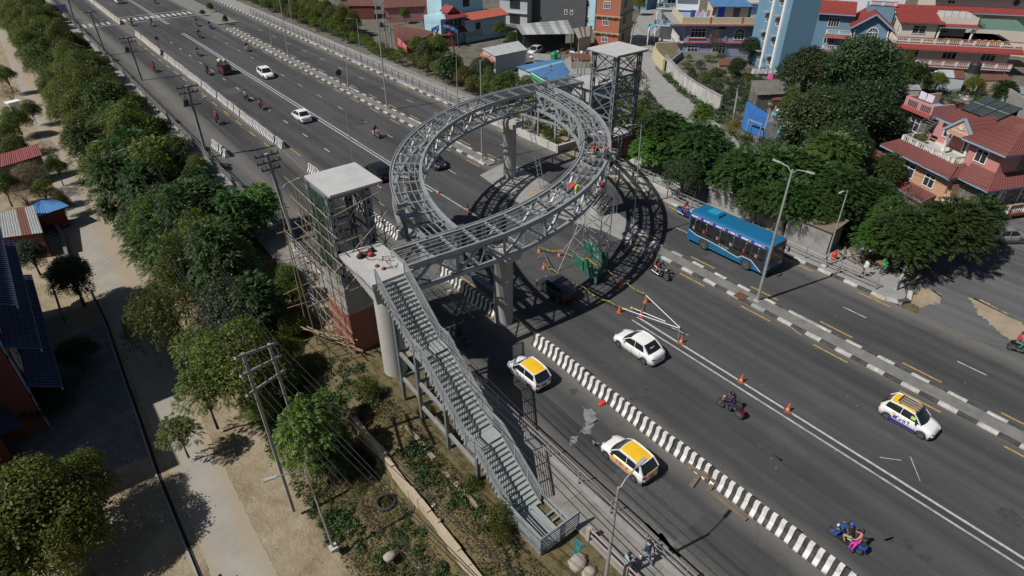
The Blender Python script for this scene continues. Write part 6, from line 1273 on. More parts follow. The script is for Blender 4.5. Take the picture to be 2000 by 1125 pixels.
LMH = [(56, 'the railing end'), (66, 'the end lamp'), (76, 'the thick median pole'), (84, 'the red shop banner'), (92, 'the pair of poles'), (104, 'the hedge lamp'), (118, 'the white crossover'), (130, 'the far lamp pole'), (142, 'the median bushes'), (156, 'the top edge')]
SEEN = {}
def lm(y, L):
    d, n = min((abs(y-q), i) for i, (q, _) in enumerate(L)); o = y-L[n][0]; return ('level with ' if abs(o) < 1.6 else 'just beyond ' if o > 0 else 'just before ')+L[n][1]
def uniq(s):
    SEEN[s] = SEEN.get(s, 0)+1; k = SEEN[s]; return s if k == 1 else s+(', its near neighbour' if k == 2 else ', its far neighbour' if k == 3 else ', another')
KW = {'feather': 'feathery-leaved green tree', 'dense': 'bushy olive-green tree', 'bright': 'light green feathery tree', 'broad': 'dark broad-leaved tree', 'olive': 'dull olive feathery tree', 'yellow': 'thin yellowing tree', 'dry': 'dry brownish tree'}
# the belt of trees between lane and road
belt = 'trees of the belt between the lane and the road'
rt = random.Random(5); y = 30.0; row = 0
while y < 175:
    for k, x in enumerate((4.5, 6.8, 9.0)):
        xx = x+rt.uniform(-.7, .7)+(.5 if row % 2 else -.3); yy = y+rt.uniform(-.9, .9)+k*.5
        if xx > 8.0 and yy < 45: continue
        if yy < 36 and xx > 5: continue
        if 34 < yy < 41 and xx < 5.4: continue
        q = rt.random(); far_ = yy > 62
        kind = ('dense' if q < .62 else 'olive' if q < .8 else 'feather') if far_ else ('feather' if q < .45 else 'bright' if q < .65 else 'dense' if q < .9 else 'broad')
        R = rt.uniform(2.1, 3.0); H = rt.uniform(4.2, 6.2)+(.5 if k == 1 else 0)
        if k == 2: H = min(H*.72, 4.0); R = min(R*.72, 1.9)
        z = gz(xx, yy); where = ('on the lane side', 'in mid-belt', 'on the road side')[k]+' '+lm(yy, LMB)
        tree(kind, xx, yy, z, R, H, uniq(KW[kind]+' '+where), belt)
    y += 3.0; row += 1
for kind, px, py, R, H, lab in (('willow', 325, 610, 2.90, 4.60, 'drooping willow hanging over the shaded lane'), ('bright', 600, 850, 1.70, 4.60, 'bright green feathery tree beside the near pylon'), ('olive', 400, 770, 1.70, 4.00, 'olive feathery tree overhanging the lane below the willow'), ('feather', 500, 600, 1.90, 4.60, 'feathery tree beside the brick base of the lift tower'), ('bright', 450, 520, 2.00, 4.80, 'light green tree left of the curved railing'), ('yellow', 470, 735, 1.00, 3.40, 'yellow-leaved sapling behind the near pylon'), ('feather', 215, 415, 1.20, 2.60, 'low feathery branch tree reaching over the lane'), ('dense', 565, 560, 1.30, 3.60, 'small bushy tree below the curved railing'), ('bright', 640, 800, 1.10, 3.00, 'small green tree just behind the bright feathery tree'), ('feather', 460, 430, 2.10, 5.00, 'tall feathery tree with dark insulators rising beside it'), ('bright', 510, 410, 1.90, 4.80, 'yellowish-green tree touching the white street lamp')):
    treepx(kind, px, py, R, H, lab, z0=-1.5 if px < 420 else -.9)
# left of the lane
for kind, px, py, R, H, lab in (('broad', 140, 545, 1.75, 3.90, 'dark round tree standing at the corner of the drive'), ('dense', 70, 1010, 3.10, 5.40, 'large bushy tree filling the lower left corner'), ('dense', 165, 940, 1.50, 3.80, 'bushy tree behind the large corner tree'), ('dense', 10, 1090, 2.20, 4.50, 'bushy tree at the very corner of the picture'), ('dense', 140, 1060, 1.70, 4.00, 'bushy tree right of the large corner tree'), ('dry', 60, 345, 2.30, 3.40, 'brown leafless-looking tree in front of the red roof'), ('dense', 30, 235, 1.90, 3.40, 'olive bush above the red roof'), ('dry', 20, 185, 1.50, 3.00, 'brownish tree at the left edge by the lane'), ('dense', 110, 330, 1.20, 3.00, 'bush between the red roof and the lane'), ('dense', 120, 395, 0.90, 2.40, 'bush at the corner of the tin-roofed yard'), ('broad', 60, 500, 1.40, 2.80, 'dark shrub beside the brick house roof'), ('broad', 150, 690, 1.40, 2.00, 'dark low tree in the shaded yard'), ('darkshrub', 120, 760, 1.30, 1.40, 'dark shrub in the shaded yard below'), ('broad', 60, 790, 1.50, 2.20, 'dark tree beside the lower blue roof')):
    treepx(kind, px, py, R, H, lab, z0=-2.0)
for px, py, R in ((35, 55, 1.6), (75, 40, 1.8), (110, 70, 1.8), (60, 95, 1.6), (125, 105, 1.9), (95, 125, 1.7)):
    treepx('dense', px, py, R, 3.2, 'olive tree at the far top left beyond the green lane screen', 'far trees at the top left', z0=-2)
# right side
hedge = 'bushes of the hedge behind the right pavement'
rt = random.Random(9)
for i in range(46):
    y_ = 56+i*2.35; x_ = 47.4+rt.uniform(-.5, .7); tree('shrub' if i % 3 else 'dense', x_, y_, 0, rt.uniform(1.3, 1.9), rt.uniform(2.0, 3.4)*(.7 if 82 < y_ < 106 else 1), uniq('%s hedge bush behind the right pavement, ' % ('large-leaved' if i % 3 else 'small-leaved')+lm(y_, LMH)), hedge, name='hedge_bush', cat='bush')
    if i > 9 and not 82 < y_ < 106: tree('dense', x_+2.4+rt.uniform(-.4, .6), y_+1, 0, rt.uniform(1.7, 2.4), rt.uniform(3.4, 4.8), uniq('bushy tree rising behind the hedge, '+lm(y_+1, LMH)), 'trees behind the hedge')
GT = 'trees of the right-hand grove'
for kind, px, py, R, H, lab in (('broad', 835, 105, 2.00, 4.00, 'dark tree in front of the brown tin roofs'), ('feather', 880, 130, 2.00, 4.00, 'tree with violet flowers below the blue archway'), ('broad', 940, 140, 2.10, 3.80, 'dark tree below the cyan house wall'), ('feather', 990, 165, 2.00, 3.60, 'green tree left of the ring bridge top'), ('dense', 1030, 170, 1.50, 3.00, 'bush at the corner of the blue-roofed shop'), ('dense', 815, 90, 1.50, 3.20, 'bush below the fallen red shop sign'),
    ('feather', 1300, 270, 3.46, 5.60, 'dense feathery tree right of the open lift tower'), ('feather', 1365, 300, 3.33, 5.60, 'feathery tree above the ramp railing'), ('bright', 1270, 300, 2.18, 4.03, 'light green tree beside the dark brick base'), ('broad', 1335, 345, 2.00, 3.80, 'dark tree low behind the ramp railing'), ('bright', 1370, 228, 1.54, 3.14, 'small light tree beside the hill road'), ('dense', 1240, 225, 1.60, 2.60, 'bush on the slope behind the lift tower'), ('dense', 1260, 250, 1.60, 2.60, 'second bush on the slope behind the lift tower'), ('dense', 1215, 215, 1.30, 2.20, 'low bush seen through the lift tower frame'),
    ('yellow', 1428, 262, 1.50, 4.20, 'sparse yellow-green tree in front of the blue fence'), ('yellow', 1425, 300, 1.20, 3.00, 'thin yellowish sapling on the hill road edge'), ('feather', 1455, 345, 2.94, 5.15, 'feathery tree left of the tall two-armed lamp'), ('feather', 1510, 345, 3.20, 5.38, 'feathery tree behind the head of the two-armed lamp'), ('feather', 1570, 350, 3.20, 5.38, 'feathery tree right of the head of the two-armed lamp'), ('feather', 1620, 320, 3.07, 5.60, 'feathery tree below the broad dark trees'), ('feather', 1605, 425, 1.6, 3.4, 'feathery tree hanging over the zinc hut'), ('feather', 1565, 415, 1.5, 3.4, 'feathery tree between bus front and zinc hut'), ('feather', 1540, 400, 2.18, 4.48, 'feathery tree just above the bus front'), ('feather', 1640, 385, 2.82, 4.93, 'feathery tree left of the pole below the pink house'), ('feather', 1480, 400, 1.92, 3.58, 'small feathery tree over the grey tin wall'), ('feather', 1700, 395, 2.43, 4.03, 'feathery tree beside the pink house porch roof'),
    ('bright', 1700, 470, 1.54, 3.36, 'violet-flowered bush tree over the pavement corner'), ('feather', 1770, 465, 2.69, 4.70, 'spreading feathery tree over the market corner'), ('feather', 1850, 450, 2.94, 4.93, 'large feathery tree shading the side street'), ('feather', 1905, 440, 2.05, 4.48, 'feathery tree in front of the silver car'), ('feather', 1740, 435, 1.92, 4.26, 'feathery tree between the market tree and the house'),
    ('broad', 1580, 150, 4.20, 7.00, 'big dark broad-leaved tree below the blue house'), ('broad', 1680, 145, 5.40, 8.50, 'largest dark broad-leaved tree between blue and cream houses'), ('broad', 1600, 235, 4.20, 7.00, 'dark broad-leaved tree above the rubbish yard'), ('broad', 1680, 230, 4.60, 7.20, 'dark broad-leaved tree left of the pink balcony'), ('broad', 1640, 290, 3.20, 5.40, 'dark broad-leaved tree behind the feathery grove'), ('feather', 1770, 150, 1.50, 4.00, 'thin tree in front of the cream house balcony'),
    ('broad', 1470, 95, 2.10, 3.60, 'dark round tree in the walled garden'), ('broad', 1440, 130, 1.50, 2.40, 'lower dark bush in the walled garden'), ('dry', 1395, 80, 1.40, 4.00, 'thin half-bare tree in front of the lavender house'), ('dense', 1500, 115, 1.30, 2.20, 'bush beside the white laundry line'), ('dense', 790, 28, 1.20, 2.60, 'small round tree in front of the pink shuttered shops'), ('dense', 975, 58, 1.30, 3.20, 'leafy tree beside the cyan house corner'), ('dense', 1000, 75, 1.30, 2.20, 'bush at the back of the pale tin roof'), ('dense', 410, 14, 0.80, 1.80, 'bush on the far median by the double post'), ('dense', 395, 25, 0.70, 1.20, 'smaller bush on the far median'), ('broad', 440, 38, 0.60, 1.60, 'dark sapling at the end of the median planting'), ('dense', 1990, 60, 2.00, 4.00, 'tree behind the cream house at the right edge')):
    treepx(kind, px, py, R, H, lab, GT if px > 1250 else 'trees right of the road')
for kind, px, py, R, H, lab in (('broad', 1735, 195, 2.6, 5.0, 'dark tree left of the pink balcony top'), ('broad', 1720, 262, 2.2, 4.2, 'dark tree touching the pink house stone pier'), ('feather', 1790, 150, 1.8, 3.6, 'tree standing before the cream house ground floor'), ('broad', 1555, 268, 1.9, 3.6, 'dark tree right of the rubbish heap'), ('dense', 1545, 205, 1.5, 3.0, 'tree above the rubbish heap'), ('dense', 1770, 120, 1.3, 3.0, 'leafy tree rising to the cream house balcony'), ('dense', 1905, 165, 1.4, 2.2, 'bush beside the solar panels'), ('feather', 1960, 180, 1.6, 3.0, 'tree behind the grey boundary wall'), ('dense', 1830, 160, 1.6, 2.6, 'bush before the large black tank'), ('feather', 1735, 330, 1.6, 3.2, 'feathery tree beside the peach wall'), ('dry', 1775, 395, 1.5, 2.6, 'bare twiggy bush below the peach wall'), ('dense', 1310, 8, 1.6, 3.0, 'tree behind the white balcony house'), ('dense', 1250, 8, 1.5, 3.4, 'tree up the hill road'),
    ('dense', 30, 292, 1.7, 3.2, 'bush above the red roof edge'), ('dry', 95, 300, 1.4, 2.8, 'brown bush right of the red roof'), ('dense', 5, 365, 1.6, 3.0, 'bush below the red roof at the left edge'), ('dry', 45, 385, 1.7, 2.4, 'dry scrub above the patched tin roof'), ('dense', 85, 372, 1.2, 2.4, 'bush above the blue hut'), ('dense', 12, 150, 1.6, 3.4, 'tree at the left edge above the lane'), ('dense', 60, 215, 1.3, 2.6, 'bush at the lane edge above the red roof'), ('dense', 15, 265, 1.6, 3.2, 'olive tree at the left edge'), ('olive', 350, 850, 1.2, 2.6, 'olive bush beside the lane below the willow'), ('feather', 640, 905, 1.0, 2.2, 'low feathery bush by the leaning lamp'), ('dense', 560, 700, 1.3, 3.2, 'bushy tree behind the twin pylon top'), ('bright', 480, 650, 1.5, 3.8, 'light green tree left of the brick base'), ('feather', 530, 735, 1.5, 3.4, 'feathery tree between the pylon tops and the brick base'), ('dense', 570, 650, 1.3, 2.8, 'bushy tree below the end of the bamboo poles'), ('dense', 505, 790, 1.2, 2.8, 'dark bushy tree right behind the pylon legs'), ('feather', 640, 870, 1.2, 2.6, 'feathery tree touching the bright feathery tree'), ('dense', 440, 600, 1.7, 4.0, 'bushy tree behind the willow crown'), ('olive', 385, 690, 1.6, 3.6, 'olive tree overlapping the willow foot'), ('dense', 620, 720, .9, 1.8, 'low bush at the top of the long wall'), ('dense', 420, 690, 1.5, 3.6, 'bushy tree between willow and pylon')):
    treepx(kind, px, py, R, H, lab, GT if px > 1250 else 'trees left of the road', z0=0 if px > 600 and px > 1000 else -1.6)
gp = 'garden plants inside the white wall'
for i, (px, py) in enumerate(((1345, 120), (1365, 135), (1385, 120), (1350, 150), (1375, 160), (1400, 150), (1420, 165), (1395, 180), (1340, 135), (1425, 190), (1405, 120), (1440, 175), (1455, 160), (1430, 145), (1460, 190), (1480, 170), (1500, 150), (1415, 205), (1330, 100), (1360, 105))):
    tree(('shrub', 'darkshrub')[i % 2], G(px, py).x, G(px, py).y, 0, .7+.3*(i % 3), .9+.4*(i % 2), uniq('%s garden plant inside the white wall, %s' % (('leafy', 'dark')[i % 2], 'beside the lower wall end' if py > 165 else 'in the middle beds' if py > 130 else 'before the lavender house')), gp, name='garden_plant', cat='plant')
for i in range(18):
    x_ = random.uniform(43.0, 44.8); y_ = 46.8+i*.75; tree('shrub', x_, y_, .4, random.uniform(.5, .8), random.uniform(.7, 1.1), uniq('low shrub in the planter, %s' % ('nearest the stair posts' if i < 5 else 'under the stair beams' if i < 11 else 'at the far end')), 'planter shrubs behind the back pier', name='planter_shrub', cat='bush')
slope = 'bushes on the slope beside the hill road'
for i in range(20): p = G(random.uniform(1150, 1345), random.uniform(118, 255)); tree('shrub', 50+random.uniform(-2, 6), 44+i*.9+random.uniform(-1, 1), 0, random.uniform(.9, 1.4), random.uniform(1.0, 1.8), uniq('green bush on the slope beside the hill road, %s' % ('behind the ramp' if i < 7 else 'behind the lift tower' if i < 14 else 'below the sheds')), slope, name='slope_bush', cat='bush')
bank = 'bushes on the bank under the staircase'
for px, py, R, H, lab in ((715, 760, .95, 1.4, 'round dark bush on the bank above the long wall'), (975, 1005, .95, 1.5, 'bushy plant climbing at the foot of the staircase'), (985, 1040, .7, 1.0, 'lower bush at the foot of the staircase'), (920, 945, .6, .8, 'small bush between the stair posts'), (680, 700, .6, .8, 'small bush beside the brick base'), (600, 650, .9, 1.3, 'dark bush below the bamboo poles'), (700, 960, .5, .7, 'plant beside the old tyre'), (830, 800, .6, .7, 'weed clump beside the middle stair post')):
    treepx('shrub', px, py, R, H, lab, bank, z0=-.3 if px > 690 else -1.0, name='bank_bush', cat='bush')
# ground cover: tufts of dry and green grass on the bank and verges, one mass
rng = np.random.default_rng(11); n = 60000
x = np.concatenate([rng.uniform(4.2, 10.6, n), rng.uniform(3.0, 12.4, 7000), rng.uniform(46, 62, 5000)]); y = np.concatenate([rng.uniform(3, 30, n), rng.uniform(30, 170, 7000), rng.uniform(36, 66, 5000)])
keep = (np.sin(x*2.1)*np.cos(y*1.3)+rng.normal(size=len(x))*.7 > -.25) & ~((x > 8.05) & (x < 8.45)) & ~((x > 8.0) & (y > 24.5) & (y < 42)); x, y = x[keep], y[keep]
z = np.array([gz(a, b_) for a, b_ in zip(x, y)]); hgt = rng.uniform(.04, .13, len(x)); c = np.stack([x, y, z+hgt*.45], 1); d = unit(np.stack([rng.normal(size=len(x))*.8, rng.normal(size=len(x))*.8, np.full(len(x), .7)], 1)); nr = rndv(len(x), rng)
Q = leaf_quads(c, d, nr, hgt*1.4, hgt*.55); sel = rng.random(len(x)) < .55
for nm, s_, m_ in (('dry_grass', sel, L_DRY), ('green_grass', ~sel, L_DEN)):
    o = bpy.data.objects.new(nm, quads_mesh(nm, Q[s_], m_)); COL.objects.link(o); tag(o, '%s tufts on the banks and verges' % nm.replace('_', ' '), 'grass', kind='stuff')
# undergrowth filling the ground of the right-hand grove and the slope, one mass
HRP = [G(*q) for q in ((1290, 25), (1240, 130), (1263, 175), (1300, 215), (1345, 250), (1390, 290), (1430, 320), (1470, 330), (1440, 275), (1395, 235), (1345, 195), (1310, 165), (1275, 130), (1272, 70))]
def inside(x, y, P_):
    c = False
    for a, d in zip(P_, P_[1:]+P_[:1]):
        if (a.y > y) != (d.y > y) and x < (d.x-a.x)*(y-a.y)/(d.y-a.y)+a.x: c = not c
    return c
rng = np.random.default_rng(21); C_ = []
while len(C_) < 2500:
    x, y = rng.uniform(46.8, 98), rng.uniform(15, 66)
    if y > 66-(x-60)*.55 or inside(x, y, HRP) or (x < 57 and y < 17) or (51 < x < 60 and 55 < y): continue
    if 57 < x < 72 and y < 24 or 63 < x < 66.5 and 33 < y < 39: continue
    C_.append((x, y, rng.uniform(.3, .75)))
for i in range(1100):
    x, y = rng.uniform(4.0, 10.4), rng.uniform(4, 30)
    if 7.9 < x < 8.6 or math.sin(x*1.7+y*.6)+math.sin(y*.9-x) < -.45: continue
    C_.append((x, y, rng.uniform(.12, .36)))
C_ = np.array(C_); zb_ = np.array([gz(a, b_) if a < 12 else 0 for a, b_, _ in C_]); k_ = 46; cc = np.repeat(C_, k_, 0); d = rndv(len(cc), rng); d[:, 2] = abs(d[:, 2]); p = cc*np.array([1, 1, 0])+d*cc[:, 2:3]*rng.uniform(.5, 1.1, (len(cc), 1))
nr = unit(d+rng.normal(size=d.shape)*.5); t_ = unit(np.cross(nr, rndv(len(cc), rng))); p[:, 2] += np.repeat(zb_, k_); s_ = rng.uniform(.25, .6, len(cc))*np.clip(cc[:, 2], .2, .5); Q = leaf_quads(p, t_, nr, s_, s_*.6); sel = np.repeat(rng.random(len(C_)) < .5, k_)
for nm, q_, m_ in (('undergrowth', sel, L_FEA), ('weeds', ~sel, L_BRO)):
    o = bpy.data.objects.new(nm, quads_mesh(nm, Q[q_], m_)); COL.objects.link(o); tag(o, 'low green undergrowth covering the right-hand grove and the stair bank', 'undergrowth', kind='stuff')
# pebbles and litter on bank and dirt verge
rng = np.random.default_rng(4); b = MB()
for i in range(900):
    if i < 600: px_, py_ = rng.uniform(2.0, 10), rng.uniform(6, 50)
    else: px_, py_ = rng.uniform(-6, -1.6), rng.uniform(14, 34)
    if 8 < px_ < 8.5: continue
    s = rng.uniform(.02, .075); zz = gz(px_, py_); b.add([(px_-s, py_-s*.6, zz), (px_+s*.8, py_-s, zz), (px_+s*.5, py_+s, zz), (px_-s*.2, py_, zz+s)], [(0, 1, 3), (1, 2, 3), (2, 0, 3)], int(rng.integers(0, 2)))
tag(b.build('pebbles', [M_ROCK, mat('litter_pale', (.55, .54, .52), (.4, .38, .35), .8, 5)]), 'pebbles and pale litter strewn on the bank', 'pebbles', kind='stuff')
# violet blossoms
M_VIO = mat('violet_flower', (.22, .14, .5), rough=.6)
for i, (px, py) in enumerate(((1683, 453), (1692, 447), (1702, 460), (1710, 474), (1685, 486), (1693, 470), (1706, 448), (1700, 490), (866, 140), (880, 148), (905, 152), (872, 155))):
    p = G(px, py, 2.15 if px > 1000 else 2.7); b = MB(); b.ball((0, 0, 0), (.1, .1, .09), 0, 7, 4); o = b.build('blossom', M_VIO); o.location = p; tag(o, 'violet blossom cluster on the %s' % ('bush at the pavement corner' if px > 1000 else 'tree below the blue archway'), 'flower', 'violet blossoms')
# ================================================================ houses
def wallm(name, c, k=.8, sc=1.0): return mat('wall_'+name, c, tuple(v*k for v in c), .88, sc, bump=.12, contrast=.9)
W_LAV = wallm('lavender', (.27, .295, .45)); W_CYAN = wallm('cyan', (.36, .56, .63), .82); W_BLUE = wallm('blue', (.14, .27, .38), .8, .6); W_CREAM = wallm('cream', (.60, .54, .47), .86); W_ORANGE = wallm('orange', (.40, .13, .08), .8); W_YEL = wallm('pale_yellow', (.54, .46, .29), .82)
W_WHITE = wallm('white', (.74, .76, .78), .84); W_GREY = wallm('dark_grey', (.085, .09, .10), .7); W_LGREY = wallm('light_grey', (.42, .45, .47), .85); W_BEIGE = wallm('beige', (.36, .31, .2), .8); W_PINK = wallm('pink', (.50, .25, .25), .85); W_PEACH = wallm('peach', (.50, .29, .19), .88); W_STONE = mat('wall_stone', (.22, .21, .18), (.07, .07, .065), .9, 3.5, bump=.5, contrast=.35)
W_BRK = mat('wall_brick_dark', (.17, .05, .035), (.11, .035, .027), .9, 5, bump=.3)
R_RED = mat('roof_red', (.29, .05, .042), (.20, .04, .037), .55, 2.5, contrast=.7); R_REDW = mat('roof_red_worn', (.21, .052, .045), (.115, .055, .048), .7, 3.0, contrast=.9); R_ORG = mat('roof_orange', (.46, .12, .08), (.36, .10, .07), .6, 2.5); R_RUST = mat('roof_rust', (.16, .06, .04), (.10, .045, .035), .85, 1.5, contrast=.9); R_TIN = mat('roof_tin', (.36, .37, .36), (.24, .25, .24), .55, 1.2, metal=.3, contrast=.8); R_TINP = mat('roof_tin_pale', (.52, .54, .53), (.40, .41, .40), .5, 1.4, metal=.2); R_BLUE = mat('roof_blue', (.06, .14, .32), (.08, .2, .36), .55, 1.5); R_SKY = mat('roof_sky', (.22, .42, .52), (.17, .33, .43), .55, 1.5); R_DBLUE = mat('roof_dark_blue', (.03, .042, .09), (.045, .055, .11), .5, 2)
M_FRAMEW = mat('window_white', (.72, .72, .72), rough=.5); M_FRAMEB = mat('window_brown', (.12, .07, .05), rough=.6); M_PANE = mat('window_pane', (.012, .015, .018), (.05, .055, .06), .08, 1.5, contrast=.6); M_RAILW = mat('baluster_white', (.72, .70, .66), (.55, .53, .5), .7, 4); M_TRIMR = mat('trim_red', (.42, .10, .09), (.3, .08, .07), .7, 3); M_TRIMB = mat('trim_cyan', (.09, .34, .46), rough=.6); M_TRIMG = mat('trim_bluegrey', (.22, .32, .42), rough=.7); M_TANK = mat('water_tank', (.012, .012, .013), (.03, .03, .03), .6, 3)
WIN = {}
def win_mesh(w, h, n, arch, fm):
    k = (round(w, 2), round(h, 2), n, arch, fm.name)
    if k in WIN: return WIN[k]
    b = MB(); f = .07
    b.box(-w/2-f, -w/2, -.06, .03, -h/2-f, h/2+f); b.box(w/2, w/2+f, -.06, .03, -h/2-f, h/2+f); b.box(-w/2, w/2, -.06, .03, -h/2-f, -h/2); b.box(-w/2, w/2, -.06, .03, h/2, h/2+f)
    for i in range(1, n): x = -w/2+w*i/n; b.box(x-.025, x+.025, -.05, .03, -h/2, h/2)
    b.box(-w/2, w/2, -.05, .03, h*.18-.02, h*.18+.025)
    if arch:
        m = 10; r = w/2; P_ = [(r*math.cos(math.pi*i/m), h/2+r*math.sin(math.pi*i/m)) for i in range(m+1)]
        for (xa, za), (xb, zb) in zip(P_, P_[1:]): b.beam((xa, -.015, za), (xb, -.015, zb), .09, .09, up=Vector((0, 1, 0)))
        for i in (2, 4, 6, 8): b.beam((0, -.02, h/2), (P_[i][0], -.02, P_[i][1]), .04, .04, up=Vector((0, 1, 0)))
    fr = b.mesh('window', fm); b = MB(); b.box(-w/2, w/2, -.02, .02, -h/2, h/2)
    if arch: b.add([(r*math.cos(math.pi*i/m), -.02, h/2+r*math.sin(math.pi*i/m)) for i in range(m+1)], [tuple(range(m+1))[::-1]])
    WIN[k] = (fr, b.mesh('pane', M_PANE)); return WIN[k]
class House:
    def __init__(s, name, label, cat, loc, rz, group=None): s.t = thing(name, label, cat, loc, rz, group)
    def p(s, name, m, fn, par=None): b = MB(); fn(b); return b.build(name, m, par or s.t)
    def box(s, name, m, x0, x1, y0, y1, z0, z1, par=None): return s.p(name, m, lambda b: b.box(x0, x1, y0, y1, z0, z1), par)
    def win(s, x, z, w, h, n=2, face='f', off=0.0, arch=False, fm=None, nm='window'):
        fr, pn = win_mesh(w, h, n, arch, fm or M_FRAMEW); rz = {'f': 0, 'l': -math.pi/2, 'r': math.pi/2, 'b': math.pi}[face]
        loc = {'f': (x, off-.02, z), 'l': (off-.02, x, z), 'r': (off+.02, x, z)}[face]; o = inst(fr, nm, s.t, loc, rz); inst(pn, 'pane', o); return o
    def rail(s, pts, z, h=.8, m=None, wallc=None, n=None, name='balustrade'):
        "balcony rail: coping, bottom rail and turned balusters"
        pts = [Vector((x, y, z)) for x, y in pts]; b = MB()
        b.sweep([q+Vector((0, 0, h)) for q in pts], .16, .1); b.sweep([q+Vector((0, 0, .06)) for q in pts], .14, .12)
        o = b.build(name, wallc or M_CONC, s.t); b = MB(); L = 0
        for a, c in zip(pts, pts[1:]):
            k = max(2, int((c-a).length/.24))
            for i in range(k+1):
                q = a.lerp(c, i/k)
                if i % 7 == 0: b.box(q.x-.13, q.x+.13, q.y-.07, q.y+.07, z, z+h)
                else: b.lathe([(.035, .1), (.075, h*.35), (.04, h*.6), (.055, h-.04)], (q.x, q.y, q.z), 5)
        tag(b.build('balusters', m or M_RAILW, o), kind='stuff'); return o
    def slope(s, name, m, A, B, C, D, n=8, step=.04, trim=None):
        "tiled roof plane: A,B eave ends, C,D ridge ends (C above B, D above A); courses step up the slope"
        A, B, C, D = map(Vector, (A, B, C, D)); b = MB(); nr = (B-A).cross(D-A); nr = nr.normalized() if nr.length > 1e-6 else Vector((0, 0, 1)); nr = -nr if nr.z < 0 else nr
        for i in range(n):
            t0, t1 = i/n, (i+1)/n+.02; t1 = min(t1, 1.0); p0, p1, p2, p3 = A.lerp(D, t0), B.lerp(C, t0), B.lerp(C, t1), A.lerp(D, t1); u = nr*step; b.add([p0+u, p1+u, p2, p3, p0-nr*.03, p1-nr*.03], [(0, 1, 2, 3), (4, 5, 1, 0)])
        k = max(3, int((B-A).length/.28)); tb_ = MB()
        o = b.build(name, m, s.t)
        for i in range(k+1):                                     # tile rolls running up the slope
            q0, q1 = A.lerp(B, i/k), D.lerp(C, i/k)
            if (q1-q0).length > .15: tb_.beam(q0+nr*(step+.012), q1+nr*.02, .07, .05)
        tag(tb_.build('tile_rolls', m, o), kind='stuff')
        b = MB(); b.beam(A-nr*.06, B-nr*.06, .07, .16); b.build('eaves_board', trim or M_TRIMG, o); return o
    def corr(s, name, m, A, B, C, D, sheets=6, m2=None):
        "corrugated sheets side by side from A-B (low edge) to D-C (high edge), each its own piece"
        A, B, C, D = map(Vector, (A, B, C, D))
        for i in range(sheets):
            b = MB(); n = 8; t0, t1 = i/sheets, (i+1)/sheets+.01; a0, a1, d0, d1 = A.lerp(B, t0), A.lerp(B, t1), D.lerp(C, t0), D.lerp(C, t1); dz = random.uniform(-.01, .015)+.012*(i % 2); vs = []
            for j in range(n+1): z = Vector((0, 0, .03*(j % 2)+dz)); vs += [a0.lerp(a1, j/n)+z-(d0-a0)*.01*random.random(), d0.lerp(d1, j/n)+z]
            b.add(vs, [(2*j, 2*j+2, 2*j+3, 2*j+1) for j in range(n)]); b.build(name, (m2 if m2 and random.random() < .3 else m), s.t)
def facade(pl, pr, z): a = G(*pl, z); c = G(*pr, z); d = c-a; return Vector((a.x, a.y, 0)), math.atan2(d.y, d.x), d.length
def tank(x, y, z, r, h, label, m=None, group='water tanks'):
    t = thing('water_tank', label, 'water tank', (x, y, z), 0, group); b = MB(); b.lathe([(r, 0), (r*1.02, .05)]+[(r*(1.0 if i % 2 else .96), .08+(h*.8-.08)*i/8) for i in range(9)]+[(r*.8, h*.9), (r*.35, h*.95), (r*.35, h), (0.02, h+.02)], n=18); b.build('body', m or M_TANK, t); b = MB(); b.lathe([(r*.38, h-.02), (r*.38, h+.06), (.02, h+.07)], n=12); b.build('lid', m or M_TANK, t); return t
def laundry(a, c, items, label, group, z=0):
    a = Vector(a); c = Vector(c); n = len(items); d = (c-a)/n
    for i, (col, w, h) in enumerate(items):
        b = MB(); q = a+d*(i+.5); u = d.normalized()*w/2; s = Vector((-u.y, u.x, 0)).normalized()*.05; vs = []
        for r_ in range(4):
            for k in range(4): vs.append(q-u+u*2*k/3-Vector((0, 0, h*r_/3))+s*math.sin(k*2+r_+i))
        b.add(vs, [(r_*4+k, r_*4+k+1, r_*4+k+5, r_*4+k+4) for r_ in range(3) for k in range(3)], 0, True); o = b.build('laundry', cloth(col)); tag(o, label % (i+1) if '%' in label else label, 'laundry', group)
# ---- lavender two-storey house with yellow terrace
o, rz, w = facade((1335.6, 82.7), (1512, 84.0), 2.1); h = House('lavender_house', 'lavender two-storey house with yellow roof terrace behind the garden', 'house', o, rz)
h.box('wall', W_LAV, 0, w, 0, 8.5, 0, 5.0); h.box('floor_band', M_TRIMR, -.15, w+.1, -.35, 0, 2.02, 2.2); h.box('roof_slab', mat('slab_grey', (.22, .22, .225), (.3, .3, .3), .85, 2), -2.2, w+.2, -.75, 8.6, 4.72, 4.95); h.box('slab_edge', M_TRIMR, -2.2, w+.2, -.8, -.75, 4.66, 4.9)
h.box('parapet', W_YEL, -.6, w+.2, -.45, -.25, 4.95, 5.85); h.box('parapet', W_YEL, -.8, -.6, -.45, 8.4, 4.95, 5.85)
for x in (3.4, 8.2): h.box('parapet_post', M_TRIMR, x, x+.22, -.5, -.2, 4.95, 5.9)
h.win(2.0, 3.5, 2.2, 1.3, 4); h.win(w*.83, 3.5, 1.9, 1.3, 4); h.win(w*.60, 3.05, 1.5, .9, 3, arch=True); h.box('window_surround', M_TRIMR, w*.83-1.15, w*.83+1.15, -.1, -.01, 2.62, 2.76); h.box('window_sill', M_TRIMR, .7, 3.3, -.14, 0, 2.66, 2.78)
for x in (.35, 3.9, w*.44, w*.72): h.box('pilaster', W_LAV, x, x+.35, -.12, 0, 2.2, 4.7)
h.p('fanlight', M_PANE, lambda b: b.add([(w*.40+.7*math.cos(math.pi*i/8), -.015, 4.1+.4*math.sin(math.pi*i/8)) for i in range(9)], [tuple(range(9))[::-1]]))
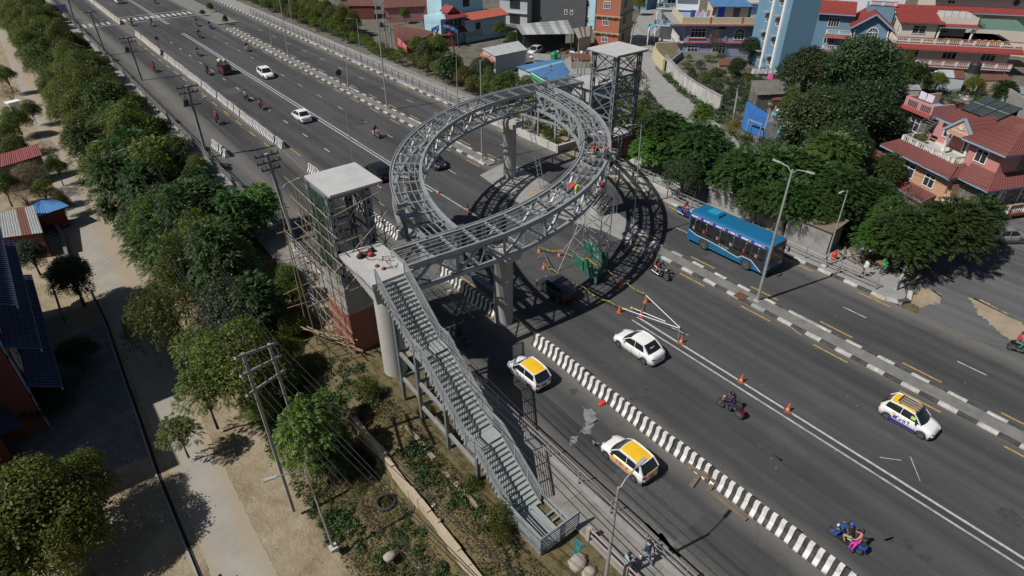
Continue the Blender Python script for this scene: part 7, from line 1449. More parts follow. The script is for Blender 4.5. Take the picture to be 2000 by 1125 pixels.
h.win(1.5, 1.05, 1.6, 1.2, 3); h.win(5.6, 1.1, 2.0, 1.2, 4); h.win(w*.82, 1.2, 1.5, 1.1, 3)
h.box('terrace_room', W_YEL, w*.33, w*.72, 3.0, 7.5, 4.95, 7.0); h.box('door', mat('door_blue', (.03, .05, .4)), w*.38, w*.45, 2.94, 3.0, 4.98, 6.7); h.box('door', M_FRAMEB, w*.55, w*.62, 2.94, 3.0, 4.98, 6.6)
h.corr('roof_sheet', R_BLUE, (w*.29, 2.0, 6.95), (w*.77, 2.0, 6.95), (w*.77, 7.8, 7.7), (w*.29, 7.8, 7.7), 8)
h.box('upper_block', wallm('light_blue', (.36, .47, .62)), w*.74, w*1.06, 2.5, 8.4, 4.95, 7.3); h.win(w*.9, 6.2, 1.2, 1.0, 2, off=2.5); h.box('upper_slab', M_CONC, w*.72, w*1.08, 2.2, 8.4, 7.3, 7.55)
h.rail([(-1.0, -.3), (-1.0, 5.0)], 2.2, .9); h.box('side_balcony', W_WHITE, -1.1, 0, -.3, 5.2, 2.05, 2.2)
M = h.t.matrix_basis
def wl(hh, v): t = hh.t; c, s_ = math.cos(t.rotation_euler.z), math.sin(t.rotation_euler.z); return Vector((t.location.x+v[0]*c-v[1]*s_, t.location.y+v[0]*s_+v[1]*c, t.location.z+v[2]))
laundry(wl(h, (.6, 1.2, 6.6)), wl(h, (w*.33, 1.2, 6.6)), [((.05, .1, .3), .7, 1.1), ((.75, .5, .6), .6, .9), ((.7, .7, .72), .5, 1.0), ((.6, .25, .35), .5, .9), ((.03, .07, .05), .5, .8)], 'garment hanging on the yellow roof terrace', 'laundry on the roof terrace')
laundry(wl(h, (w*.30, 2.6, 6.7)), wl(h, (w*.36, 2.6, 6.7)), [((.6, .03, .12), .5, .8)], 'red garment hanging beside the blue terrace door', None)
# ---- white and cyan balcony house
o, rz, w = facade((1276, 84), (1330, 87), 0); h = House('balcony_house', 'white house with cyan-edged balconies at the hill road corner', 'house', o+Vector((.6, .6, 0)), rz); w = 6.6
h.box('wall', W_WHITE, .9, w, 1.2, 8, 0, 9.2)
for k, z in enumerate((2.6, 5.2, 7.6)):
    h.box('balcony_slab', W_WHITE, -.1, w+.1, -.1, 1.3, z, z+.2); h.box('slab_edge', M_TRIMB, -.14, w+.14, -.14, -.1, z-.02, z+.1); h.box('slab_edge', M_TRIMB, -.14, -.1, -.1, 8, z-.02, z+.1)
    h.rail([(-.02, 5), (-.02, -.02), (w*.45, -.02)], z+.2, .75, M_RAILD, M_TRIMB); h.win(2.2, z+1.3, 1.2, 1.2, 2, off=1.2); h.box('parapet', W_WHITE, w*.48, w+.05, -.06, .08, z+.2, z+.95)
for x in (0, w*.45, w-.1): h.box('column', W_WHITE, x, x+.22, -.05, .17, 0, 9.0)
h.box('white_wall', W_WHITE, -.9, -.75, -3.0, 2.0, 0, 2.3); h.box('gate', mat('gate_rust', (.2, .04, .035)), -.98, -.9, -1.2, .2, .2, 1.7); h.box('awning', M_TRIMB, -1.1, .3, .2, 2.4, 2.2, 2.35)
pw = wl(h, (6.2, .2, 2.3)); tank(wl(h, (6.0, -.6, 0)).x, wl(h, (6.0, -.6, 0)).y, 1.9, .55, 1.0, 'black water tank on the wall beside the white balcony house')
h.box('tank_stand', W_YEL, 5.2, 6.9, -1.3, 0, 0, 1.9)
# ---- yellow and white garden walls
def wallrun(name, label, pts, hgt, th, m, cap=None, z=0.0):
    P_ = [G(x, y, z) if isinstance(x, (int, float)) and abs(x) > 130 else Vector((x, y, z)) for x, y in pts]; b = MB()
    b.sweep([p+Vector((0, 0, hgt/2-.1)) for p in P_], th, hgt+.2); o = b.build(name, m); tag(o, label, 'wall')
    if cap: b = MB(); b.sweep([p+Vector((0, 0, hgt+.05)) for p in P_], th+.1, .1); b.build('coping', cap, o)
    return o
M_STAIN = mat('stained_white_wall', (.62, .61, .58), (.16, .155, .145), .9, 1.1, bump=.2, obj=False, stretch=(1, 1, .35), contrast=.75)
wallrun('garden_wall', 'stained white garden wall curving beside the hill road', [(1298, 132), (1325, 165), (1350, 185), (1375, 200), (1405, 217)], 1.75, .25, M_STAIN, M_CONC2)
wallrun('yellow_wall', 'pale yellow boundary wall at the bend of the hill road', [(1275, 113), (1285, 128), (1295, 138)], 1.7, .3, W_YEL)
wallrun('yellow_wall', 'pale yellow back wall between garden and balcony house', [(1278, 108), (1322, 105)], 1.9, .25, W_YEL)
wallrun('garden_kerb', 'grey inner retaining wall of the garden', [(1310, 128), (1330, 112), (1400, 113)], .9, .25, M_CONC2)
# ---- tall blue building
o, rz, w = facade((1514.7, 150.5), (1560, 150), 0); rz = math.radians(-30); w = 4.2; h = House('blue_tower_house', 'tall plain blue building with white pipes on its side', 'building', o, rz)
h.box('wall', W_BLUE, 0, w, 0, 9, 0, 11.5)
for k, yy in enumerate((1.2, 4.2)):
    h.p('drain_pipe', W_WHITE, lambda b: b.box(-.3, -.02, yy, yy+.45, 0, 11.5))
    for z in (2.3, 5.0, 7.6, 10.2): h.box('window_hood', M_CONC2, -.7, 0, yy+.7, yy+2.0, z, z+.14); h.win(yy+1.3, z-.7, .8, 1.0, 2, face='l')
# ---- blue house with red gable
o, rz, w = facade((1664, 75), (1730, 80), 3.2); h = House('blue_gable_house', 'blue house with red tiled gable roof and white balustrades', 'house', o, rz); dz = 3.2
h.box('wall', W_BLUE, 0, w, 0, 7, 0, 5.0); h.box('wall', W_BLUE, -5.2, 0, 2.6, 9, 0, 6.2)
h.box('balcony_slab', W_BLUE, -.1, w+.1, -1.1, 0, 2.55, 2.75); h.rail([(-.05, 0), (-.05, -1.0), (w+.05, -1.0), (w+.05, 0)], 2.75, .75); h.p('balcony_roof', R_RED, lambda b: b.add([(-.1, -1.5, 2.2), (w+.1, -1.5, 2.2), (w+.1, -1.05, 2.55), (-.1, -1.05, 2.55)], [(0, 1, 2, 3)]))
h.win(w*.55, 3.6, 1.5, 1.2, 4, arch=True); h.p('gable', W_BLUE, lambda b: b.add([(0, 0, 5.0), (w, 0, 5.0), (w/2, 0, 6.6), (0, .2, 5.0), (w, .2, 5.0), (w/2, .2, 6.6)], [(0, 1, 2), (5, 4, 3)]))
h.slope('roof', R_RED, (-.7, -.7, 4.75), (-.7, 8, 4.75), (w/2, 8, 6.9), (w/2, -.7, 6.9), 10, trim=M_TRIMG); h.slope('roof', R_RED, (w+.7, 8, 4.75), (w+.7, -.7, 4.75), (w/2, -.7, 6.9), (w/2, 8, 6.9), 10)
for a, c in (((-.7, -.72, 4.7), (w/2, -.72, 6.85)), ((w/2, -.72, 6.85), (w+.7, -.72, 4.7))): h.p('verge_board', M_TRIMG, lambda b: b.beam(a, c, .1, .22))
for x in (.05, w-.1): h.p('scroll', M_RAILW, lambda b: b.path([(x, -.2, 4.6), (x+.1, -.25, 3.6), (x-.15, -.5, 3.0), (x, -.95, 2.8)], .1, 6))
h.slope('roof', R_RED, (-5.7, 1.9, 6.1), (-.2, 1.9, 6.1), (-.2, 5.2, 7.5), (-5.7, 5.2, 7.5), 9, trim=M_TRIMG)
for z in (4.8, 2.3): h.win(-2.9, z, 1.5, 1.2, 4, off=2.6)
for z in (3.2, .9): h.box('balcony_slab', W_BLUE, -3.6, -.1, 1.7, 2.6, z-.1, z+.05); h.rail([(-3.6, 1.72), (-.1, 1.72)], z+.05, .65); h.p('balcony_roof', R_RED, lambda b: b.add([(-3.8, 1.35, z-.45), (-.1, 1.35, z-.45), (-.1, 1.7, z-.1), (-3.8, 1.7, z-.1)], [(0, 1, 2, 3)]))
h.rail([(-5.6, 5.3), (-.6, 5.3)], 7.4, .6); h.box('roof_terrace', W_BLUE, 1.5, w+.5, 3.6, 7.5, 5.0, 7.4); h.rail([(1.5, 3.6), (w+.5, 3.6)], 7.4, .6, wallc=M_TRIMR)
h.win(1.1, 3.8, .7, 1.1, 2, face='l'); h.win(1.1, 1.4, .7, 1.3, 2, face='l'); h.win(w*.3, 1.0, 1.1, 1.2, 3)
# ---- cream house with red skirt roof
o, rz, w = facade((1750, 80), (1998, 92.5), 4.0); h = House('cream_house', 'cream house with long red skirt roof and white balustrades', 'house', o, rz)
h.box('wall', W_CREAM, .4, w-.6, 1.2, 9, 0, 3.9); h.slope('skirt_roof', R_RED, (-.5, -.7, 3.2), (w+.2, -.7, 3.2), (w, 0, 3.75), (0, 0, 3.75), 4, trim=M_TRIMR); h.box('terrace_slab', W_CREAM, -.1, w, -.05, 9, 3.6, 3.9); h.rail([(-.05, 8), (-.05, -.02), (w-.1, -.02)], 3.9, .7, wallc=M_TRIMR)
h.box('terrace_wall', W_CREAM, -.12, .02, 1, 8, 3.9, 4.6)
for k in range(3): h.win(w*(.16+.31*k)+.3, 2.3, 1.8, 1.2, 3, off=1.2); h.box('window_head', M_PANE, w*(.16+.31*k)-.55, w*(.16+.31*k)+1.15, 1.16, 1.2, 3.15, 3.35)
h.box('balcony_slab', W_CREAM, .2, w-.4, -.2, 1.2, .75, .95); h.rail([(.2, -.18), (w-.4, -.18)], .95, .75, wallc=M_TRIMR)
h.box('upper_block', W_CREAM, .9, 5.6, 2.6, 8.6, 3.9, 6.3); h.win(3.3, 5.2, 1.7, 1.0, 2, off=2.6, fm=M_RAILW); h.win(3.6, 5.0, .8, 1.1, 2, face='l', off=.9); h.win(6.6, 5.3, .6, 1.2, 1, face='l', off=.9, fm=M_FRAMEB)
h.slope('roof', R_RED, (.4, 2.0, 6.2), (6.2, 2.0, 6.2), (6.2, 9.0, 7.5), (.4, 9.0, 7.5), 10, trim=M_FRAMEB); h.box('deck_block', W_CREAM, 5.9, 10.6, 2.9, 8.0, 6.0, 7.0); h.box('deck_floor', M_CONC, 6.0, 10.5, 3.0, 7.9, 6.95, 7.02); h.slope('porch_roof', R_RED, (5.8, 2.2, 5.75), (10.8, 2.2, 5.75), (10.6, 2.9, 6.1), (5.9, 2.9, 6.1), 3)
h.box('back_wall', W_CREAM, 5.6, 10.4, 5.5, 8.0, 3.9, 6.0); h.win(7.4, 5.0, 1.4, 1.1, 2, off=5.5); h.p('column', M_RAILW, lambda b: b.tube((6.0, 2.7, 3.9), (6.0, 2.7, 5.8), .16, 10)); h.p('column', M_RAILW, lambda b: b.tube((10.3, 2.7, 3.9), (10.3, 2.7, 5.8), .16, 10))
h.p('deck_rail', M_RAILD, lambda b: [b.tube((6.0+.9*i, 2.95, 7.0), (6.0+.9*i, 2.95, 7.9), .025, 5) for i in range(6)]+[b.tube((6, 2.95, 7.85), (10.5, 2.95, 7.85), .025, 5)])
h.corr('canopy_sheet', mat('roof_green', (.12, .2, .16), (.09, .15, .12), .6, 2), (11.2, 3.2, 5.6), (w+1.5, 3.2, 5.4), (w+1.0, 7.5, 6.2), (10.9, 7.5, 6.2), 5)
h.p('spiral_stair', M_RAILD, lambda b: [b.cbox((11.0+.5*math.cos(i*.5), 3.6+.5*math.sin(i*.5), 4.0+.16*i), (.7, .22, .03), i*.5) for i in range(20)]+[b.tube((11.0, 3.6, 3.9), (11.0, 3.6, 8.2), .05, 6)])
for i in range(16):
    v = wl(h, ((6.4+.28*i if i < 8 else 10.4+.42*(i-8)), .5+.3*(i % 2), 3.9)); t = thing('flower_pot', '%s on the cream house terrace' % ('potted yellow-green plant' if i < 8 else 'potted orange marigold'), 'flower pot', v, 0, 'flower pots on the terrace')
    b = MB(); b.lathe([(.12, 0), (.17, .28)], n=9); b.build('pot', M_TRIMR, t); b = MB(); b.ball((0, 0, .48), (.26, .26, .24), 0, 7, 5); r = random.Random(i); b.v = [(x*r.uniform(.7, 1.3), y*r.uniform(.7, 1.3), z) for x, y, z in b.v]; b.build('blooms', (L_YEL if i < 8 else mat('marigold', (.75, .28, .02), (.2, .2, .03), .8, 9)), t)
v = wl(h, (w*.62, -3.2, 0)); tank(v.x, v.y, 0.9, .75, 1.6, 'large black water tank in front of the cream house'); b = MB(); b.box(v.x-.8, v.x+.8, v.y-.8, v.y+.8, 0, .9); tag(b.build('tank_plinth', M_CONCD), 'dark plinth under the large black water tank', 'plinth')
# ---- houses behind the cream one
o = wl(h, (-2.5, 12, 0)); h2_ = House('white_house', 'white flat-roofed house behind the blue gable house', 'house', o, rz); h2_.box('wall', W_WHITE, -2.5, 5.5, 0, 8, 0, 8.2); h2_.box('parapet', W_WHITE, -2.6, 5.6, -.1, .1, 8.2, 8.9); h2_.win(1, 6.6, 1.2, 1.2, 2); h2_.win(3.4, 6.6, 1.2, 1.2, 2)
o = wl(h, (7.5, 13, 0)); h3_ = House('red_roof_house', 'cream house with long red roof bands at the top right', 'house', o, rz); h3_.box('wall', W_CREAM, 0, 16, 0, 8, 0, 8.4); h3_.slope('skirt_roof', R_RED, (-.8, -1.3, 6.2), (14, -1.3, 6.2), (14, 0, 6.9), (-.5, 0, 6.9), 4); h3_.slope('skirt_roof', R_RED, (-.8, -.9, 8.5), (17, -.9, 8.5), (17, .4, 9.2), (-.5, .4, 9.2), 4); h3_.box('roof_slab', M_CONC2, -.5, 17, .4, 8, 9.0, 9.2); h3_.win(2.2, 7.6, 1.0, .7, 2); h3_.p('round_window', M_PANE, lambda b: b.add([(11+.45*math.cos(i*.5236), -.02, 7.7+.45*math.sin(i*.5236)) for i in range(12)], [tuple(range(12))[::-1]]))
v = wl(h3_, (-2.4, 2, 9)); tank(wl(h3_, (1.5, 2, 0)).x, wl(h3_, (1.5, 2, 0)).y, 9.2, .8, 1.5, 'black water tank on the red-banded roof at the top')
# ---- orange brick building, grey building, light grey building, cyan house
o, rz, w = facade((1160, 92), (1204, 97), 0); h = House('orange_building', 'narrow orange building with white windows beside the hill road', 'building', o, rz); h.box('wall', W_ORANGE, 0, w, 0, 7, 0, 7.5)
h.box('side_wall', W_BEIGE, w, w+.06, 0, 7, 0, 7.5)
for z in (2.35, 4.9): h.box('floor_slab', W_BEIGE, -.25, w+.35, -.35, 7.2, z, z+.14); h.p('brackets', W_BEIGE, lambda b: [b.box(.1+.95*i, .28+.95*i, -.32, 0, z-.16, z) for i in range(5)])
for z in (1.55, 4.1, 6.6): h.win(w*.45, z, 1.0, 1.0, 4); h.win(2.5, z, .8, .9, 2, face='r', off=w+.06, fm=M_FRAMEB)
o, rz, w = facade((1033, 46), (1142, 56), 0); h = House('grey_building', 'dark grey plastered building with an orange end wall', 'building', o, rz); h.box('wall', W_GREY, 0, w, 0, 8, 0, 7); h.box('end_wall', wallm('salmon', (.72, .26, .13)), -1.2, 0, -.05, 8, 0, 7); h.win(-.55, 1.9, .35, 1.3, 1); h.win(-.55, 5.0, .35, 1.3, 1)
for x in (w*.66, w*.76): h.win(x, 2.6, .45, .7, 1)
o, rz, w = facade((990, 47), (1031, 50), 0); h = House('pale_grey_building', 'pale grey building with dark windows left of the orange end wall', 'building', o, rz-.1); h.box('wall', W_LGREY, -1.5, w, 0, 7, 0, 7.5)
for z in (1.0, 3.6): h.win(w*.4, z, 1.9, 1.3, 2, fm=M_PANE); h.box('slab_band', M_CONC, -1.6, w+.1, -.4, 0, z+1.1, z+1.25)
o, rz, w = facade((908, 41), (990, 27.5), 3.6); h = House('cyan_house', 'cyan house with orange roof edge and poster-covered wall', 'house', o, rz)
h.box('wall', W_CYAN, .3, w, .3, 6, -.0, 3.7); h.slope('roof', R_ORG, (-.1, -.2, 3.55), (w+.3, -.2, 3.55), (w+.3, 2.2, 4.3), (-.1, 2.2, 4.3), 6); h.win(w*.32, 2.4, .9, 1.0, 1, off=.3, fm=M_FRAMEB)
for k in range(10):
    for j in range(2): h.box('poster', mat('poster_%d' % ((k*3+j) % 5), [(.5, .5, .5), (.1, .25, .35), (.35, .1, .12), (.15, .15, .16), (.3, .4, .42)][(k*3+j) % 5], tuple(q*.35 for q in (.8, .9, .9)), .5, 6, contrast=.3), .5+.34*k, .8+.34*k, .27, .3, .75+.5*j, 1.2+.5*j)
h.box('back_wall', W_CYAN, -1.5, w*.8, 4.5, 9, 0, 7.2); h.win(w*.4, 5.4, 1.2, 1.0, 3, off=4.5, arch=True, fm=M_PANE); h.box('roof_slab', W_WHITE, -1.8, w*.9, 4.0, 9, 7.1, 7.35)
h.box('porch_wall', W_CYAN, -4.2, .3, 1.0, 6, 0, 4.2); h.slope('porch_roof', R_RED, (-3.6, -.3, 1.9), (.3, -.3, 1.9), (.3, 1.0, 2.6), (-3.0, 1.0, 2.6), 4); h.slope('porch_roof', R_RED, (-3.8, .0, 4.3), (.7, .0, 4.3), (-.2, 1.8, 5.1), (-2.9, 1.8, 5.1), 5); h.p('porch_gable', R_RED, lambda b: b.add([(-2.8, .9, 5.0), (-.3, .9, 5.0), (-1.5, .9, 5.9), (-2.8, 3.4, 5.0), (-.3, 3.4, 5.0), (-1.5, 3.4, 5.9)], [(0, 1, 2), (0, 2, 5, 3), (1, 4, 5, 2)]))
for x in (-2.9, -2.1, -1.2, -.4): h.win(x, 3.4, .5, 1.0, 1, off=1.0, fm=M_FRAMEB)
sgn = h.box('sign_board', mat('sign_green', (.02, .08, .05)), -2.9, -.2, .6, .66, 2.62, 3.0); glyphs(sgn, 'sign_lettering', M_INKY, (-2.6, .59, 2.73), (1, 0, 0), (0, 0, 1), 12, .16, 51)
# ---- blue archway
ar = thing('archway', 'blue arched gateway sign over the alley entrance', 'archway', G(846, 92)); A = G(846, 88); C = G(896, 92)
for q in (A, C): b = MB(); b.beam(q, q+Vector((0, 0, 2.5)), .22, .22); b.build('post', M_DKMETAL, ar, w=True)
b = MB(); P_ = [A.lerp(C, i/10)+Vector((0, 0, 2.4+.75*math.sin(math.pi*i/10))) for i in range(11)]; b.sweep(P_, .12, .55); ab = b.build('arch_board', mat('arch_blue', (.03, .1, .3), rough=.5), ar, w=True)
d = (C-A).normalized()
for i in range(2, 9): q = P_[i]; glyphs(ab, 'arch_lettering', M_INKW, tuple(q-ar.location+Vector((-d.y*-.0, 0, 0))+Vector((d.y, -d.x, 0))*.08-Vector((0, 0, .1))), tuple(d), (0, 0, 1), 1, .26, 60+i)
# ---- sheds
def shed(name, label, cat, z, A, B, C, D, hl, hh, rm, wm, sheets=7, m2=None, open_=False, group=None):
    "pixel corners of the low edge A-B and the high edge D-C of a lean-to roof at heights hl, hh"
    a, b_, c, d = G(*A, hl), G(*B, hl), G(*C, hh), G(*D, hh); o = Vector((a.x, a.y, z)); h = House(name, label, cat, o, 0, group); L = lambda v: v-o
    h.corr('roof_sheet', rm, L(a), L(b_), L(c), L(d), sheets, m2); cen = (a+b_+c+d)/4; q = [v.lerp(cen, .07) for v in (a, b_, c, d)]
    if open_:
        for v in q: h.p('post', M_DKMETAL, lambda bb: bb.beam(L(Vector((v.x, v.y, z))), L(v), .12, .12))
        h.p('back_wall', wm, lambda bb: bb.add([L(Vector((q[3].x, q[3].y, z))), L(Vector((q[2].x, q[2].y, z))), L(q[2]), L(q[3])], [(0, 1, 2, 3), (3, 2, 1, 0)][:1]))
    else:
        vs = [L(Vector((v.x, v.y, z))) for v in q]+[L(v)-Vector((0, 0, .1)) for v in q]; h.p('wall', wm, lambda bb: bb.add(vs, [(0, 1, 5, 4), (1, 2, 6, 5), (2, 3, 7, 6), (3, 0, 4, 7)]))
    return h, L
shed('open_shed', 'open-fronted shed with grey corrugated roof holding a parked car', 'shed', 0, (1020, 68), (1121, 66), (1108, 39), (1006, 48), 2.9, 3.7, R_TIN, W_GREY, 11, R_TINP, True)
shed('lean_to', 'lean-to with striped rusty tin roof beside the orange building', 'shed', 0, (1130, 75), (1155, 70), (1157, 50), (1120, 56), 2.2, 2.7, R_TIN, W_BEIGE, 8, R_RUST)
shed('tin_shop', 'shop with pale tin roof and orange tiled front edge', 'shed', 0, (966, 110), (1030, 97), (1012, 80), (941, 95), 2.6, 3.2, R_TINP, W_LGREY, 7)
hs = thing('awning', 'orange tiled awning hanging from the pale tin shop', 'awning', G(952, 110, 0)); A, B, C, D = G(937, 108, 2.1), G(960, 123, 2.1), G(967, 117, 2.5), G(943, 101, 2.5)
for i in range(6): b = MB(); p0, p1, p2, p3 = A.lerp(B, i/6), A.lerp(B, (i+.95)/6), D.lerp(C, (i+.95)/6), D.lerp(C, i/6); b.add([p0, p1, p2, p3], [(0, 1, 2, 3)]); b.build('tile_strip', R_ORG, hs, w=True)
h, L = shed('blue_roof_shop', 'shop with blue and sky-blue patched roof under a green tank', 'shed', 0, (1008, 130), (1095, 166), (1113, 140), (1095, 113), 2.6, 2.9, R_BLUE, W_LGREY, 10, R_SKY)
p = G(1082, 115, 2.9); tank(p.x, p.y, 2.85, .5, 1.0, 'green ribbed water tank on the blue shop roof', mat('tank_green', (.02, .25, .07), (.015, .17, .05), .5, 3))
b = MB(); A, B = G(1036, 146, 2.3), G(1060, 160, 2.3); b.beam(A, B, .1, .5); sb = tag(b.build('shop_sign', mat('shop_green', (.03, .32, .12))), 'green and white shop sign at the edge of the blue roof', 'sign'); b = MB(); b.beam(A+Vector((0, -.06, .18)), B+Vector((0, -.06, .18)), .06, .28); b.build('sign_panel', M_INKW, sb)
for px, py in ((1075, 128), (1074, 135), (1062, 147)): p = G(px, py, 2.95); b = MB(); b.ball((0, 0, .06), (.22, .16, .07), 0, 7, 4); o = b.build('roof_weight', mat('weight_red', (.4, .05, .06))); o.location = p; tag(o, 'red bundle weighing down the blue roof', 'bundle', 'bundles on the blue roof')
shed('tin_house', 'row of pink shuttered shops under a long brown tin roof', 'shop row', 0, (748, 16), (832, 12), (835, -6), (750, -4), 2.6, 3.3, R_RUST, W_PINK, 12)
shed('tin_house', 'brown tin-roofed house with brick wall left of the cyan house', 'house', 0, (825, 36), (866, 33), (867, -4), (835, 0), 2.7, 4.0, R_RUST, W_BRK, 7)
shed('tin_house', 'low wide brown tin roof behind the dark roadside trees', 'house', 0, (775, 78), (800, 88), (850, 62), (766, 48), 2.0, 2.9, R_RUST, W_BRK, 12)
b = MB(); A, B = G(777, 80, 1.8), G(795, 97, 1.6); b.beam(A, B, .1, 1.1); tag(b.build('shop_banner', mat('banner_red', (.55, .05, .06), (.6, .3, .3), .6, 2)), 'red shop banner slanting below the low brown roof', 'banner')
for x0, px in enumerate((762, 790, 818)):
    p = G(px, 27, 0); b = MB(); b.cbox((p.x, p.y, 1.2), (2.4, .1, 2.2), -.3); tag(b.build('shutter', mat('shutter_%d' % x0, [(.45, .12, .14), (.4, .13, .13), (.12, .2, .25)][x0], None, .6)), '%s roller shutter of the shop row' % ('left red', 'middle red', 'blue-grey')[x0], 'shutter')
RS = random.Random(31)
for i, (px, py, w, hgt, m, rm, lab) in enumerate(((1770, 178, 30, 1.9, W_CREAM, R_TIN, 'small cream outhouse between the big dark trees and the pink house'), (1860, 150, 26, 1.7, W_LGREY, R_TINP, 'low grey store below the cream house balcony'), (1945, 158, 28, 1.8, W_YEL, R_RUST, 'yellow hut with rusty roof beyond the solar panels'), (1985, 182, 26, 2.0, W_LGREY, R_TIN, 'grey hut at the right edge above the boundary wall'), (705, 12, 26, 2.4, W_BRK, R_RUST, 'brown tin hut behind the far hedge'), (690, -4, 30, 2.6, W_BEIGE, R_TIN, 'beige hut at the top edge behind the hedge'), (905, 22, 18, 3.0, W_BRK, R_RUST, 'brick hut behind the cyan porch'), (1135, 118, 20, 1.2, W_BEIGE, R_RUST, 'low rusty store beside the junk under the lean-to'), (1060, 118, 18, 1.4, W_LGREY, R_TIN, 'pale lean-to beside the open shed'), (1420, 128, 16, 1.0, W_BEIGE, R_RUST, 'tiny rusty hut in the walled garden'), (1530, 196, 22, 1.6, W_BRK, R_RUST, 'rusty hut behind the rubbish heap'), (870, 70, 20, 1.8, W_BRK, R_RUST, 'brown tin hut beside the blue archway'))):
    shed('hut', lab, 'hut', 0, (px-w, py), (px+w, py+RS.randint(-2, 5)), (px+w*.85, py-12), (px-w*1.05, py-14), hgt, hgt+.4, rm, m, 5, R_RUST if i % 2 else None)
junk = 'odds and ends in the yards between the sheds'
for i in range(60):
    px, py = (RS.uniform(1115, 1160), RS.uniform(92, 108)) if i < 22 else (RS.uniform(1010, 1125), RS.uniform(96, 118)) if i < 34 else (RS.uniform(1760, 1990), RS.uniform(140, 190))
    p = G(px, py); b = MB(); b.cbox((0, 0, .2), (RS.uniform(.2, .8), RS.uniform(.2, .5), RS.uniform(.15, .5))); o = b.build('yard_clutter', [M_WOODG, R_RUST, M_CONCD, R_SKY, W_WHITE, M_BRICKR][i % 6]); o.location = p; o.rotation_euler = (0, 0, RS.uniform(0, 3)); tag(o, '%s standing in the yard %s' % (['wooden box', 'rusty drum lid', 'dark block', 'blue tub', 'white sack', 'brick stack'][i % 6], 'beside the orange building' if i < 22 else 'before the open shed' if i < 34 else 'below the cream house'), 'clutter', junk)
# blue corrugated fence, rubbish yard, grey roof
bf = thing('blue_fence', 'bright blue corrugated metal fence with a framed gate', 'fence', G(1447, 252)); A, B = G(1447, 252), G(1492, 272); tt = 3.2
for i in range(9):
    b = MB(); p0, p1 = A.lerp(B, i/9), A.lerp(B, (i+1)/9); n_ = 6; s_ = Vector((-(B-A).y, (B-A).x, 0)).normalized(); vs = []
    for j in range(n_+1): q = p0.lerp(p1, j/n_)+s_*.03*(j % 2); vs += [q, q+Vector((0, 0, tt-.05*i+.03*(i % 2)))]
    b.add(vs, [(2*j, 2*j+2, 2*j+3, 2*j+1) for j in range(n_)]); b.build('fence_sheet', mat('fence_blue', (.03, .13, .42), (.05, .2, .5), .5, 1.5, obj=False), bf, w=True)
b = MB(); q0, q1 = G(1458, 262), G(1482, 272)
for q in (q0, q1): b.beam(q+Vector((-.1, 0, 0)), q+Vector((-.1, 0, 1.7)), .1, .1)
b.beam(q0+Vector((-.1, 0, 1.7)), q1+Vector((-.1, 0, 1.7)), .1, .12); b.build('gate_frame', M_CONC2, bf, w=True)
gw = MB(); A, B = G(1492, 276), G(1513, 278); gw.beam(A+Vector((0, 0, 1.1)), B+Vector((0, 0, 1.1)), .1, 2.2); tag(gw.build('metal_gate', mat('gate_grey', (.12, .13, .14), (.2, .21, .22), .6, 2)), 'grey metal gate right of the blue fence', 'gate')
gw = MB(); A, B = G(1512, 268), G(1537, 272); gw.beam(A+Vector((0, 0, .8)), B+Vector((0, 0, .8)), .08, 1.4); tag(gw.build('tarpaulin', R_SKY), 'pale blue tarpaulin screen beside the grey gate', 'tarpaulin')
rr = random.Random(2)
for i in range(46):
    px, py = rr.uniform(1496, 1548), rr.uniform(208, 252); p = G(px, py, .8); b = MB(); b.cbox((0, 0, 0), (rr.uniform(.3, 1.1), rr.uniform(.15, .5), rr.uniform(.05, .3))); o = b.build('junk_piece', [M_WOODG, R_RUST, M_RUBB, R_SKY, W_WHITE, M_CONCD][i % 6]); o.location = p+Vector((0, 0, rr.uniform(-.4, .5))); o.rotation_euler = (rr.uniform(-.4, .4), rr.uniform(-.4, .4), rr.uniform(0, 3)); tag(o, '%s lying on the rubbish heap beside the blue fence' % ['weathered board', 'rusty sheet', 'broken brick lump', 'blue plastic sheet', 'white scrap', 'dark concrete piece'][i % 6], 'scrap', 'scrap on the rubbish heap')
b = MB(); p = G(1522, 245); b.box(p.x-2.2, p.x+2.2, p.y-2.0, p.y+2.0, 0, .9); tag(b.build('scrap_shed', M_CONCD), 'low shed under the rubbish heap', 'shed')
shed('flat_shed', 'shed with weathered grey flat roof below the big dark trees', 'shed', 0, (1478, 186), (1540, 183), (1532, 154), (1466, 158), 2.2, 2.5, mat('roof_weathered', (.17, .165, .14), (.1, .1, .085), .9, 1.5), M_CONCD, 6)
laundry(G(1470, 134, 1.6), G(1518, 134, 1.6), [((.75, .75, .76), .8, .7)]*5, 'white sheet on the laundry line by the tall blue building', 'white laundry'); laundry(G(1500, 142, 1.3), G(1512, 144, 1.3), [((.7, .1, .3), .7, .8)], 'pink garment drying below the white laundry', None)
v = G(1497, 108, 0); tank(v.x, v.y, .8, .7, 1.3, 'black water tank beside the tall blue building'); b = MB(); b.box(v.x-.75, v.x+.75, v.y-.75, v.y+.75, 0, .8); tag(b.build('tank_plinth', M_BRICKR), 'brick plinth under the tank by the blue building', 'plinth')
